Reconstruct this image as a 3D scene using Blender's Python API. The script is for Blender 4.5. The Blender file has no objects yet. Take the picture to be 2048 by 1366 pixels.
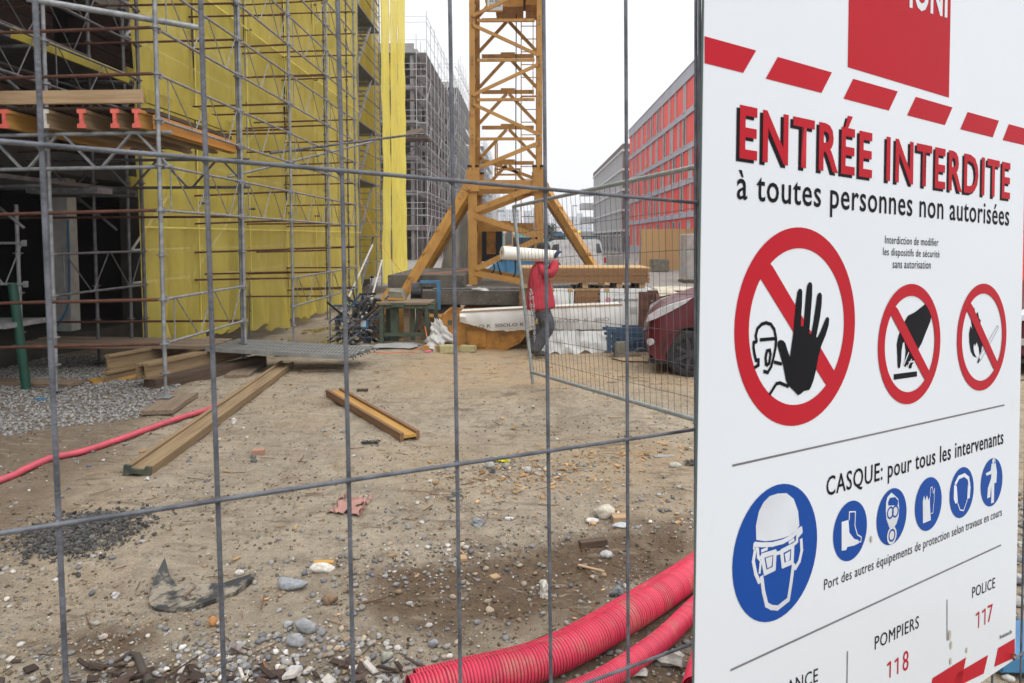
import bpy, math, random
import numpy as np
from mathutils import Vector, Matrix, Euler, noise as mn

random.seed(7)
rng = np.random.default_rng(11)
SC = bpy.context.scene
COL = SC.collection

# ------------------------------------------------------------------ camera
F, PPX, PPY, HOR = 1410.0, 1024.0, 559.0, 478.0
PITCH = math.atan((PPY - HOR) / F)
YAW = math.atan((1055.0 - 1024.0) / F)
CAMZ = 1.87
cam_d = bpy.data.cameras.new('camera')
cam = bpy.data.objects.new('camera', cam_d)
COL.objects.link(cam)
cam.location = (0, 0, CAMZ)
cam.rotation_euler = Euler((math.pi / 2 - PITCH, 0, YAW), 'XYZ')
cam_d.sensor_width = 36.0
cam_d.lens = F / 2048.0 * 36.0
cam_d.shift_y = -(683.0 - PPY) / 2048.0
cam_d.clip_start = 0.05
cam_d.clip_end = 3000
cam_d.dof.use_dof = True
cam_d.dof.focus_distance = 1.6
cam_d.dof.aperture_fstop = 18
SC.camera = cam

# ------------------------------------------------------------------ overcast sky, soft sun
SUN_EL, SUN_AZ = math.radians(52), math.radians(150)
wd = bpy.data.worlds.new("World")
SC.world = wd
wd.use_nodes = True
nt = wd.node_tree
nt.nodes.clear()
n_out = nt.nodes.new('ShaderNodeOutputWorld')
n_bg = nt.nodes.new('ShaderNodeBackground')
n_sky = nt.nodes.new('ShaderNodeTexSky')
n_sky.sky_type = 'NISHITA'
n_sky.sun_disc = False
n_sky.sun_elevation = SUN_EL
n_sky.sun_rotation = SUN_AZ
n_sky.dust_density = 6
n_sky.air_density = 1.5
n_tc = nt.nodes.new('ShaderNodeTexCoord')
n_sep = nt.nodes.new('ShaderNodeSeparateXYZ')
nt.links.new(n_tc.outputs['Generated'], n_sep.inputs[0])
n_rp = nt.nodes.new('ShaderNodeValToRGB')
n_rp.color_ramp.elements[0].position = 0.0
n_rp.color_ramp.elements[0].color = (6.75, 6.88, 7.1, 1)
n_rp.color_ramp.elements[1].position = 1.0
n_rp.color_ramp.elements[1].color = (20.0, 20.3, 20.8, 1)
e = n_rp.color_ramp.elements.new(0.35)
e.color = (8.4, 8.55, 8.75, 1)
nt.links.new(n_sep.outputs['Z'], n_rp.inputs[0])
n_no = nt.nodes.new('ShaderNodeTexNoise')
n_no.inputs['Scale'].default_value = 2.2
n_no.inputs['Detail'].default_value = 4
nt.links.new(n_tc.outputs['Generated'], n_no.inputs['Vector'])
n_mr = nt.nodes.new('ShaderNodeMapRange')
n_mr.inputs[3].default_value = 0.97
n_mr.inputs[4].default_value = 1.03
nt.links.new(n_no.outputs[0], n_mr.inputs[0])
n_mul = nt.nodes.new('ShaderNodeVectorMath')
n_mul.operation = 'SCALE'
nt.links.new(n_rp.outputs[0], n_mul.inputs[0])
nt.links.new(n_mr.outputs[0], n_mul.inputs['Scale'])
n_mix = nt.nodes.new('ShaderNodeMixRGB')
n_mix.inputs[0].default_value = 0.94
nt.links.new(n_sky.outputs[0], n_mix.inputs[1])
nt.links.new(n_mul.outputs[0], n_mix.inputs[2])
nt.links.new(n_mix.outputs[0], n_bg.inputs[0])
n_bg.inputs[1].default_value = 0.1
nt.links.new(n_bg.outputs[0], n_out.inputs[0])

sun_d = bpy.data.lights.new('sun', 'SUN')
sun_d.energy = 0.6
sun_d.angle = math.radians(25)
sun_d.color = (1.0, 0.97, 0.92)
sun = bpy.data.objects.new('sun', sun_d)
COL.objects.link(sun)
_sd = Vector((math.sin(SUN_AZ) * math.cos(SUN_EL), math.cos(SUN_AZ) * math.cos(SUN_EL), math.sin(SUN_EL)))
sun.rotation_euler = _sd.to_track_quat('Z', 'Y').to_euler()

SC.view_settings.view_transform = 'Standard'
SC.view_settings.look = 'None'
SC.view_settings.exposure = 0.5
SC.view_settings.gamma = 1.0
SC.view_settings.use_curve_mapping = False
SC.render.engine = 'CYCLES'
SC.cycles.max_bounces = 8
SC.cycles.volume_bounces = 2
SC.cycles.transparent_max_bounces = 24
SC.cycles.use_denoising = True
try:
    SC.cycles.volume_step_rate = 1
except Exception:
    pass

# ------------------------------------------------------------------ places measured in the photograph (pixels of the 2048 px frame -> metres)
CAMM = cam.rotation_euler.to_matrix()
CAMP = Vector((0, 0, CAMZ))


def ray(px, py):
    return CAMM @ Vector(((px - PPX) / F, (PPY - py) / F, -1.0))


def at(px, py, Y):
    d = ray(px, py)
    return CAMP + d * (Y / d.y)


def gr(px, py, z=0.0):
    d = ray(px, py)
    return CAMP + d * ((z - CAMZ) / d.z)


def cam_pt(v):
    return CAMP + CAMM @ Vector(v)


# ------------------------------------------------------------------ materials
def lin(c):
    return tuple(((v / 255.0) / 12.92 if v <= 10 else ((v / 255.0 + 0.055) / 1.055) ** 2.4) for v in c)


def mat(name, col, col2=None, rough=0.7, metal=0.0, scale=6.0, detail=5, lo=0.35, hi=0.65, stretch=(1, 1, 1), bump=0.0, bscale=40.0,
        spec=0.4, col3=None, s3=30.0, lo3=0.6, hi3=0.7, coord='Object', transl=None, alpha=None, coat=0.0):
    m = bpy.data.materials.new(name)
    m.use_nodes = True
    t = m.node_tree
    b = t.nodes['Principled BSDF']
    b.inputs['Roughness'].default_value = rough
    b.inputs['Metallic'].default_value = metal
    b.inputs['Specular IOR Level'].default_value = spec
    b.inputs['Coat Weight'].default_value = coat
    tc = t.nodes.new('ShaderNodeTexCoord')
    mp = t.nodes.new('ShaderNodeMapping')
    mp.inputs['Scale'].default_value = stretch
    t.links.new(tc.outputs[coord], mp.inputs['Vector'])
    no = t.nodes.new('ShaderNodeTexNoise')
    no.inputs['Scale'].default_value = scale
    no.inputs['Detail'].default_value = detail
    t.links.new(mp.outputs[0], no.inputs['Vector'])
    mr = t.nodes.new('ShaderNodeMapRange')
    mr.inputs[1].default_value = lo
    mr.inputs[2].default_value = hi
    t.links.new(no.outputs[0], mr.inputs[0])
    mx = t.nodes.new('ShaderNodeMixRGB')
    if col2 is None:
        col2 = tuple(v * 0.78 for v in col)
    mx.inputs[1].default_value = (*col, 1)
    mx.inputs[2].default_value = (*col2, 1)
    t.links.new(mr.outputs[0], mx.inputs[0])
    last = mx.outputs[0]
    if col3 is not None:
        n3 = t.nodes.new('ShaderNodeTexNoise')
        n3.inputs['Scale'].default_value = s3
        n3.inputs['Detail'].default_value = 6
        n3.inputs['Roughness'].default_value = 0.7
        t.links.new(mp.outputs[0], n3.inputs['Vector'])
        m3 = t.nodes.new('ShaderNodeMapRange')
        m3.inputs[1].default_value = lo3
        m3.inputs[2].default_value = hi3
        t.links.new(n3.outputs[0], m3.inputs[0])
        x3 = t.nodes.new('ShaderNodeMixRGB')
        x3.inputs[2].default_value = (*col3, 1)
        t.links.new(m3.outputs[0], x3.inputs[0])
        t.links.new(last, x3.inputs[1])
        last = x3.outputs[0]
    t.links.new(last, b.inputs['Base Color'])
    if bump > 0:
        bn = t.nodes.new('ShaderNodeTexNoise')
        bn.inputs['Scale'].default_value = bscale
        bn.inputs['Detail'].default_value = 4
        t.links.new(mp.outputs[0], bn.inputs['Vector'])
        bp = t.nodes.new('ShaderNodeBump')
        bp.inputs['Strength'].default_value = bump
        bp.inputs['Distance'].default_value = 0.01
        t.links.new(bn.outputs[0], bp.inputs['Height'])
        t.links.new(bp.outputs[0], b.inputs['Normal'])
    if transl or alpha:
        out = t.nodes['Material Output']
        sh = b.outputs[0]
        if transl:
            tr = t.nodes.new('ShaderNodeBsdfTranslucent')
            t.links.new(last, tr.inputs[0])
            ms = t.nodes.new('ShaderNodeMixShader')
            ms.inputs[0].default_value = transl
            t.links.new(sh, ms.inputs[1])
            t.links.new(tr.outputs[0], ms.inputs[2])
            sh = ms.outputs[0]
        if alpha:
            tp = t.nodes.new('ShaderNodeBsdfTransparent')
            ms = t.nodes.new('ShaderNodeMixShader')
            ms.inputs[0].default_value = alpha
            t.links.new(sh, ms.inputs[1])
            t.links.new(tp.outputs[0], ms.inputs[2])
            sh = ms.outputs[0]
        t.links.new(sh, out.inputs[0])
    return m


def attr_mat(name, attr='tint', rough=0.85, bump=0.3, bscale=60, spec=0.3, vein=0.25):
    m = bpy.data.materials.new(name)
    m.use_nodes = True
    t = m.node_tree
    b = t.nodes['Principled BSDF']
    b.inputs['Roughness'].default_value = rough
    b.inputs['Specular IOR Level'].default_value = spec
    a = t.nodes.new('ShaderNodeAttribute')
    a.attribute_name = attr
    tc = t.nodes.new('ShaderNodeTexCoord')
    no = t.nodes.new('ShaderNodeTexNoise')
    no.inputs['Scale'].default_value = bscale
    no.inputs['Detail'].default_value = 5
    t.links.new(tc.outputs['Object'], no.inputs['Vector'])
    mr = t.nodes.new('ShaderNodeMapRange')
    mr.inputs[1].default_value = 0.3
    mr.inputs[2].default_value = 0.7
    mr.inputs[3].default_value = 1 - vein
    mr.inputs[4].default_value = 1 + vein
    t.links.new(no.outputs[0], mr.inputs[0])
    vm = t.nodes.new('ShaderNodeVectorMath')
    vm.operation = 'SCALE'
    t.links.new(a.outputs['Color'], vm.inputs[0])
    t.links.new(mr.outputs[0], vm.inputs['Scale'])
    t.links.new(vm.outputs[0], b.inputs['Base Color'])
    bp = t.nodes.new('ShaderNodeBump')
    bp.inputs['Strength'].default_value = bump
    bp.inputs['Distance'].default_value = 0.01
    t.links.new(no.outputs[0], bp.inputs['Height'])
    t.links.new(bp.outputs[0], b.inputs['Normal'])
    return m


MAT = {}


def m_(key, *a, **k):
    MAT[key] = mat(key, *a, **k)


m_('galvanised', (.30, .31, .315), (.19, .198, .205), rough=.5, metal=.35, scale=14, col3=(.16, .14, .12), s3=22, lo3=.62, hi3=.8, bump=.15)
m_('galvanised_dark', (.15, .15, .16), (.085, .085, .085), rough=.55, metal=.3, scale=9, col3=(.12, .07, .045), s3=12, lo3=.55, hi3=.75)
m_('fence_steel', (.14, .146, .165), (.07, .075, .085), rough=.55, metal=.3, scale=45, bump=.25, bscale=300, col3=(.2, .21, .22), s3=160, lo3=.62, hi3=.8)
m_('gate_steel', (.34, .375, .37), (.25, .275, .27), rough=.5, metal=.3, scale=18, col3=(.45, .44, .42), s3=40, lo3=.6, hi3=.75, bump=.15)
m_('rusty_steel', (.125, .05, .03), (.07, .03, .02), rough=.85, scale=8, col3=(.20, .10, .065), s3=25, lo3=.55, hi3=.75, bump=.3)
m_('crane_yellow', (.45, .232, .055), (.36, .18, .042), rough=.5, scale=3, col3=(.17, .07, .03), s3=5, lo3=.54, hi3=.74, bump=.05)
m_('dirty_yellow', (.45, .20, .03), (.30, .14, .03), rough=.55, scale=5, col3=(.10, .055, .025), s3=6, lo3=.5, hi3=.75, bump=.1)
m_('concrete', (.075, .07, .065), (.045, .042, .04), rough=.9, scale=2.5, col3=(.09, .08, .07), s3=5, lo3=.58, hi3=.8, bump=.3)  # darkened past plain concrete, standing in for deep shade indoors
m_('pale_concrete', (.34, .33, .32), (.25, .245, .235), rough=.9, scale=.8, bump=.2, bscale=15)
m_('ballast_concrete', (.14, .125, .105), (.07, .06, .048), rough=.9, scale=3, col3=(.24, .22, .19), s3=6, lo3=.55, hi3=.72, bump=.4)
m_('dark_brick', (.045, .022, .017), (.03, .016, .013), rough=.95, scale=9, bump=.3)  # dark brick taken darker still to carry the interior's shade
m_('brown_concrete', (.23, .195, .18), (.15, .125, .115), rough=.9, scale=.6, col3=(.25, .22, .2), s3=1.2, lo3=.55, hi3=.7)
m_('room_shade', (.010, .009, .009), rough=1)  # near-black colour standing in for the shade of open rooms
m_('wood_plank', (.42, .29, .17), (.31, .20, .105), rough=.8, scale=4, stretch=(.5, 9, 9), col3=(.12, .075, .045), s3=5, lo3=.66, hi3=.8, bump=.3, bscale=12)
m_('wood_weathered', (.24, .18, .125), (.16, .115, .078), rough=.85, scale=4, stretch=(.5, 9, 9), col3=(.08, .06, .045), s3=5, lo3=.6, hi3=.8, bump=.35, bscale=12)
m_('wood_dark', (.10, .065, .042), (.06, .04, .028), rough=.85, scale=4, stretch=(.6, 8, 8), bump=.3, bscale=12)
m_('wood_beam_yellow', (.47, .26, .06), (.36, .19, .045), rough=.6, scale=3, stretch=(.5, 8, 8), col3=(.16, .10, .05), s3=5, lo3=.62, hi3=.8, bump=.2, bscale=12)
m_('wood_beam_old', (.28, .195, .105), (.19, .13, .07), rough=.75, scale=3, stretch=(.5, 8, 8), col3=(.13, .10, .06), s3=6, lo3=.6, hi3=.8, bump=.3, bscale=12)
m_('orange_board', (.55, .26, .05), (.42, .19, .04), rough=.6, scale=3, stretch=(.5, 6, 6), col3=(.2, .11, .05), s3=4, lo3=.62, hi3=.8)
m_('pink_cap', (.72, .15, .11), (.6, .12, .09), rough=.5, scale=20)
m_('white_cap', (.62, .58, .52), rough=.5, scale=20)
m_('yellow_board', (.42, .35, .045), (.30, .24, .04), rough=.6, scale=4, col3=(.16, .12, .04), s3=7, lo3=.66, hi3=.8)
m_('osb', (.53, .35, .165), (.42, .26, .11), rough=.8, scale=25, detail=8, col3=(.30, .17, .07), s3=60, lo3=.55, hi3=.65)
m_('osb_edge', (.36, .20, .09), (.22, .115, .05), rough=.85, scale=30, stretch=(1, 1, 3), col3=(.12, .06, .03), s3=50, lo3=.58, hi3=.7, bump=.3)
m_('white_wrap', (.74, .735, .71), (.66, .655, .63), rough=.35, scale=3, bump=.35, bscale=6)
m_('clear_wrap', (.6, .61, .61), (.45, .46, .46), rough=.2, scale=4, alpha=.55, bump=.9, bscale=9)
m_('white_bag', (.76, .76, .74), (.66, .66, .64), rough=.35, scale=6, transl=.3, alpha=.12, bump=.6, bscale=12)
m_('grey_tarp', (.42, .405, .385), (.30, .29, .275), rough=.75, scale=2, bump=.3, bscale=4)
m_('cream_tarp', (.52, .46, .36), (.38, .33, .25), rough=.7, scale=5, bump=.4, bscale=12)
m_('pink_pipe', (.66, .05, .098), (.54, .038, .078), rough=.42, scale=4, col3=(.40, .19, .14), s3=7, lo3=.52, hi3=.75)
m_('pink_pipe_groove_shade', (.26, .018, .04), rough=.6)  # darker pink painted into the grooves and pipe mouth as shade
m_('pink_hose', (.58, .085, .12), (.44, .075, .1), rough=.55, scale=9, col3=(.36, .2, .17), s3=22, lo3=.6, hi3=.78)
m_('car_red', (.085, .0045, .008), (.075, .004, .007), rough=.4, scale=3, coat=.12, spec=.3)
m_('black_rubber', (.022, .022, .022), (.035, .034, .032), rough=.85, scale=20, bump=.3)
m_('black_plastic', (.018, .018, .018), rough=.5)
m_('steel_rim', (.06, .06, .065), rough=.5, metal=.4)
m_('lamp_glass', (.62, .63, .66), (.42, .43, .45), rough=.08, scale=9, coat=1.0, metal=.3)
m_('window_glass', (.045, .05, .055), (.07, .075, .08), rough=.08, scale=.5, spec=.9)
m_('pale_blind', (.40, .40, .42), (.34, .34, .36), rough=.6, scale=30, stretch=(.1, .1, 4))
m_('dark_blind', (.14, .11, .12), (.09, .075, .08), rough=.6, scale=30, stretch=(.1, .1, 4))
m_('facade_red', (.80, .075, .055), (.75, .068, .05), rough=.6, scale=.4)
m_('facade_grey', (.40, .39, .43), (.36, .35, .39), rough=.75, scale=.5)
m_('brown_brick', (.16, .115, .115), (.12, .088, .09), rough=.9, scale=3)
m_('white_trim', (.62, .62, .62), rough=.7)
m_('fin_metal', (.55, .54, .535), (.46, .45, .44), rough=.5, scale=2)
m_('far_block', (.40, .42, .45), (.36, .38, .41), rough=.9, scale=.05)
m_('far_window', (.2, .22, .25), rough=.5)
m_('turquoise_cloth', (.19, .46, .47), (.15, .38, .40), rough=.8, scale=.3)
m_('leaf_far', (.07, .085, .07), (.045, .055, .045), rough=.9)
m_('bark', (.07, .055, .045), rough=.95)
m_('container_blue', (.06, .21, .38), (.045, .15, .28), rough=.5, scale=3, col3=(.12, .11, .1), s3=6, lo3=.6, hi3=.8)
m_('blue_steel', (.045, .085, .14), (.03, .06, .10), rough=.5, scale=8, col3=(.10, .08, .06), s3=12, lo3=.58, hi3=.75)
m_('cabinet_blue', (.016, .022, .042), rough=.5)
m_('van_white', (.62, .63, .65), rough=.3, coat=.5)
m_('green_post', (.012, .075, .05), (.008, .05, .035), rough=.5, scale=5)
m_('green_steel', (.07, .10, .065), (.05, .065, .045), rough=.6, scale=12, col3=(.12, .08, .05), s3=14, lo3=.55, hi3=.75)
m_('green_net', (.02, .30, .20), (.015, .22, .15), rough=.6, scale=30, transl=.2)
m_('orange_plastic', (.75, .16, .03), rough=.5)
m_('mineral_wool', (.42, .37, .20), (.34, .30, .16), rough=.95, scale=30, bump=.3)
m_('jacket_red', (.50, .028, .052), (.34, .017, .035), rough=.75, scale=7, bump=.5, bscale=14)
m_('trousers_grey', (.085, .088, .098), (.055, .057, .065), rough=.85, scale=10, bump=.4, bscale=25)
m_('skin', (.42, .23, .16), rough=.55)
m_('hair_dark', (.025, .018, .014), rough=.7, bump=.5, bscale=80)
m_('glove_blue', (.022, .04, .10), (.015, .028, .07), rough=.7)
m_('shoe_dark', (.04, .038, .036), (.08, .07, .055), rough=.75, scale=14)
m_('roll_white', (.70, .69, .62), (.62, .61, .53), rough=.4, scale=3)
m_('chain_steel', (.55, .55, .56), rough=.3, metal=.7)
m_('brass', (.45, .30, .09), rough=.4, metal=.6)
m_('sign_white', (.63, .655, .685), (.61, .635, .665), rough=.32, scale=2, coat=.15, col3=(.50, .50, .48), s3=7, lo3=.66, hi3=1.0)
m_('sign_edge', (.10, .13, .12), rough=.5)
m_('print_red', (.42, .010, .020), (.39, .009, .018), rough=.55, scale=4, spec=.12)
m_('print_black', (.006, .006, .008), rough=.6, spec=.1)
m_('print_blue', (.006, .055, .27), (.007, .058, .28), rough=.55, scale=4, spec=.12)
m_('print_white', (.64, .665, .70), rough=.35)
m_('print_grey', (.16, .155, .16), rough=.6)
m_('print_pale', (.36, .36, .36), rough=.5)
m_('print_pink', (.62, .14, .2), rough=.5)
m_('grime', (.36, .30, .19), (.45, .42, .34), rough=.9, scale=60)
m_('strap_green', (.02, .16, .09), rough=.5)
m_('plywood_black', (.03, .032, .032), (.05, .05, .048), rough=.6, scale=9, col3=(.25, .215, .165), s3=9, lo3=.47, hi3=.58, bump=.3)
m_('rag_pink', (.40, .22, .18), (.30, .16, .13), rough=.85, scale=12)
m_('yellow_plastic', (.75, .72, .02), rough=.4)
m_('water', (.10, .08, .055), rough=.06, spec=.6, scale=2)
m_('steel_deck', (.27, .275, .265), (.20, .205, .195), rough=.5, metal=.25, scale=6, col3=(.42, .41, .38), s3=7, lo3=.6, hi3=.75, bump=.3, bscale=60)
m_('bright_yellow', (.80, .62, .02), rough=.5)
m_('excavator_orange', (.55, .30, .10), rough=.6)
m_('brick_pack', (.40, .22, .15), (.3, .17, .12), rough=.9, scale=4)
m_('rock_concrete', (.22, .205, .16), (.13, .125, .09), rough=.95, scale=5, bump=.6, bscale=12)
m_('dark_soil', (.07, .066, .062), (.045, .042, .04), rough=.95, scale=20, bump=.6)
m_('wood_end', (.09, .085, .06), (.03, .045, .035), rough=.85, scale=14)
m_('wood_beam_brown', (.22, .12, .06), (.16, .09, .045), rough=.75, scale=3, stretch=(.5, 8, 8), bump=.3, bscale=12)
m_('core_shaded', (.07, .06, .055), rough=.9, scale=.5)  # core darkened so its colour holds the shade of open storeys
m_('scaffold_pale', (.46, .465, .47), (.34, .345, .35), rough=.6, scale=3)
m_('brick_lightened', (.42, .36, .25), (.33, .28, .20), rough=.9, scale=.7)  # lighter brick behind the net, brightness painted in to lift the netting
MAT['stone'] = attr_mat('stone', rough=.8)
MAT['chip'] = attr_mat('chip', rough=.8, vein=.15)


# ------------------------------------------------------------------ objects
BASE = {}


def tag(o, label=None, cat=None, group=None, kind=None):
    if label:
        o['label'] = label
    if cat:
        o['category'] = cat
    if group:
        o['group'] = group
    if kind:
        o['kind'] = kind
    return o


def thing(name, label, cat, loc=(0, 0, 0), group=None):
    o = bpy.data.objects.new(name, None)
    o.empty_display_size = .2
    COL.objects.link(o)
    o.location = loc
    BASE[o.name] = Vector(loc)
    return tag(o, label, cat, group)


def link(name, me, parent=None, mw=None):
    """link a mesh whose vertices are in world metres (or placed by mw)"""
    o = bpy.data.objects.new(name, me)
    COL.objects.link(o)
    mw = mw or Matrix.Identity(4)
    if parent is not None:
        o.parent = parent
        pw = BASE.get(parent.name, Vector((0, 0, 0)))
        if isinstance(pw, Matrix):
            o.matrix_local = pw.inverted() @ mw
        else:
            o.matrix_local = Matrix.Translation(-pw) @ mw
    else:
        o.matrix_local = mw
    BASE[o.name] = mw
    return o


def kids(o):
    return [c for c in o.children]


def copy_tree(o, parent=None):
    c = o.copy()
    COL.objects.link(c)
    if parent is not None:
        c.parent = parent
    for ch in list(o.children):
        copy_tree(ch, c)
    return c


class MB:
    def __init__(self):
        self.v, self.f, self.m = [], [], []

    def add(self, vs, fs, mi=0):
        b = len(self.v)
        self.v.extend([tuple(p) for p in vs])
        self.f.extend([tuple(i + b for i in f) for f in fs])
        self.m.extend([mi] * len(fs))
        return self

    def hexa(self, p, mi=0):
        return self.add(p, [(0, 3, 2, 1), (4, 5, 6, 7), (0, 1, 5, 4), (1, 2, 6, 5), (2, 3, 7, 6), (3, 0, 4, 7)], mi)

    def box(self, lo, hi, mi=0):
        (x0, y0, z0), (x1, y1, z1) = lo, hi
        return self.hexa([(x0, y0, z0), (x1, y0, z0), (x1, y1, z0), (x0, y1, z0), (x0, y0, z1), (x1, y0, z1), (x1, y1, z1), (x0, y1, z1)], mi)

    def cbox(self, c, s, rz=0, mi=0, rot=None):
        R = rot if rot is not None else Matrix.Rotation(rz, 3, 'Z')
        c = Vector(c)
        P = []
        for z in (-1, 1):
            for x, y in ((-1, -1), (1, -1), (1, 1), (-1, 1)):
                P.append(c + R @ Vector((x * s[0] / 2, y * s[1] / 2, z * s[2] / 2)))
        return self.hexa(P, mi)

    def beam(self, p, q, w, h, up=(0, 0, 1), mi=0):
        p, q = Vector(p), Vector(q)
        d = (q - p).normalized()
        u = Vector(up)
        s = d.cross(u)
        if s.length < 1e-4:
            s = d.cross(Vector((1, 0, 0)))
        s.normalize()
        u = s.cross(d)
        P = []
        for a in (p, q):
            for x, y in ((-1, -1), (1, -1), (1, 1), (-1, 1)):
                P.append(a + s * x * w / 2 + u * y * h / 2)
        return self.hexa(P, mi)

    def tube(self, p, q, r, n=8, mi=0, r2=None):
        p, q = Vector(p), Vector(q)
        d = (q - p).normalized()
        s = d.cross(Vector((0, 0, 1)))
        if s.length < 1e-3:
            s = d.cross(Vector((1, 0, 0)))
        s.normalize()
        u = s.cross(d)
        vs = []
        for a, rr in ((p, r), (q, r if r2 is None else r2)):
            for i in range(n):
                t = 2 * math.pi * i / n
                vs.append(a + (s * math.cos(t) + u * math.sin(t)) * rr)
        fs = [(i, (i + 1) % n, n + (i + 1) % n, n + i) for i in range(n)]
        fs += [tuple(range(n - 1, -1, -1)), tuple(range(n, 2 * n))]
        return self.add(vs, fs, mi)

    def path(self, pts, r, n=8, mi=0, cap=True, rad=None):
        pts = [Vector(p) for p in pts]
        vs = []
        prev = None
        for i, p in enumerate(pts):
            d = (pts[min(i + 1, len(pts) - 1)] - pts[max(i - 1, 0)]).normalized()
            if prev is None:
                s = d.cross(Vector((0, 0, 1)))
                if s.length < 1e-3:
                    s = d.cross(Vector((1, 0, 0)))
            else:
                s = prev - d * prev.dot(d)
            s.normalize()
            prev = s
            u = s.cross(d)
            rr = r if rad is None else rad[i]
            for k in range(n):
                t = 2 * math.pi * k / n
                vs.append(p + (s * math.cos(t) + u * math.sin(t)) * rr)
        fs = []
        for i in range(len(pts) - 1):
            for k in range(n):
                a, b = i * n + k, i * n + (k + 1) % n
                fs.append((a, b, b + n, a + n))
        if cap:
            fs.append(tuple(range(n - 1, -1, -1)))
            fs.append(tuple(range((len(pts) - 1) * n, len(pts) * n)))
        return self.add(vs, fs, mi)

    def prism(self, poly, fn, t0, t1, mi=0):
        """poly 2d -> fn(u, v, t) points, between t0 and t1"""
        n = len(poly)
        vs = [fn(u, v, t0) for u, v in poly] + [fn(u, v, t1) for u, v in poly]
        fs = [(i, (i + 1) % n, n + (i + 1) % n, n + i) for i in range(n)]
        fs += [tuple(range(n - 1, -1, -1)), tuple(range(n, 2 * n))]
        return self.add(vs, fs, mi)

    def mesh(self, name, mats, smooth=False):
        me = bpy.data.meshes.new(name)
        me.from_pydata(self.v, [], self.f)
        if not isinstance(mats, (list, tuple)):
            mats = [mats]
        for k in mats:
            me.materials.append(MAT[k] if isinstance(k, str) else k)
        if len(mats) > 1:
            me.polygons.foreach_set('material_index', self.m)
        if smooth:
            me.polygons.foreach_set('use_smooth', [True] * len(me.polygons))
            try:
                me.set_sharp_from_angle(angle=math.radians(50))
            except Exception:
                pass
        me.update()
        return me

    def build(self, name, mats, parent=None, mw=None, smooth=False):
        return link(name, self.mesh(name, mats, smooth), parent, mw)


def frame_m(origin, xdir, up=(0, 0, 1)):
    x = Vector(xdir).normalized()
    z = Vector(up)
    y = z.cross(x).normalized()
    z = x.cross(y)
    return Matrix(((x.x, y.x, z.x, origin[0]), (x.y, y.y, z.y, origin[1]), (x.z, y.z, z.z, origin[2]), (0, 0, 0, 1)))


def bevel_me(me, w=.01, seg=2):
    import bmesh
    bm = bmesh.new()
    bm.from_mesh(me)
    bmesh.ops.remove_doubles(bm, verts=bm.verts, dist=1e-5)
    bmesh.ops.bevel(bm, geom=list(bm.edges), offset=w, segments=seg, affect='EDGES', clamp_overlap=True)
    bm.to_mesh(me)
    bm.free()
    return me


def text_mesh(s, bold=0.0, gap=1.0):
    cu = bpy.data.curves.new('lettering', 'FONT')
    cu.space_character = gap
    cu.body = s
    cu.size = 1.0
    cu.offset = bold
    cu.resolution_u = 3
    o = bpy.data.objects.new('lettering', cu)
    COL.objects.link(o)
    bpy.context.view_layer.update()
    dg = bpy.context.evaluated_depsgraph_get()
    me = bpy.data.meshes.new_from_object(o.evaluated_get(dg))
    bpy.data.objects.remove(o)
    bpy.data.curves.remove(cu)
    return me


def lettering(s, fn, x0, x1, y0, y1, matname, parent, bold=0.0, name='lettering', shear=0.0, gap=1.0):
    """flat print: fn(u, v) -> world point; text fitted between x0..x1, baseline y0, tallest glyph y1"""
    me = text_mesh(s, bold, gap)
    co = np.array([v.co[:] for v in me.vertices])
    mnx, mxx, top = co[:, 0].min(), co[:, 0].max(), co[:, 1].max()
    for v in me.vertices:
        tx = (v.co.x - mnx) / (mxx - mnx)
        u = x0 + tx * (x1 - x0)
        w = y0 + v.co.y / top * (y1 - y0) + shear * tx
        v.co = fn(u, w)
    me.materials.clear()
    me.materials.append(MAT[matname])
    return link(name, me, parent)


# ------------------------------------------------------------------ ground
_perm = rng.random((256, 256))


def vnoise(x, y):
    x = np.asarray(x, float)
    y = np.asarray(y, float)
    xi, yi = np.floor(x).astype(int), np.floor(y).astype(int)
    fx, fy = x - xi, y - yi
    fx, fy = fx * fx * (3 - 2 * fx), fy * fy * (3 - 2 * fy)
    g = lambda a, b: _perm[a & 255, b & 255]
    return (g(xi, yi) * (1 - fx) + g(xi + 1, yi) * fx) * (1 - fy) + (g(xi, yi + 1) * (1 - fx) + g(xi + 1, yi + 1) * fx) * fy


def fbm(x, y, s, o=4):
    r, a, t = 0, 1, 0
    for i in range(o):
        r = r + a * vnoise(x * s + 17.3 * i, y * s + 9.1 * i)
        t += a
        a *= .55
        s *= 2.05
    return r / t


def sm(x, a, b):
    t = np.clip((x - a) / (b - a), 0, 1)
    return t * t * (3 - 2 * t)


def blob(x, y, cx, cy, rx, ry, ang=0.0):
    c, s = math.cos(ang), math.sin(ang)
    dx, dy = x - cx, y - cy
    return np.exp(-(((c * dx + s * dy) / rx) ** 2 + ((-s * dx + c * dy) / ry) ** 2))


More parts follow.
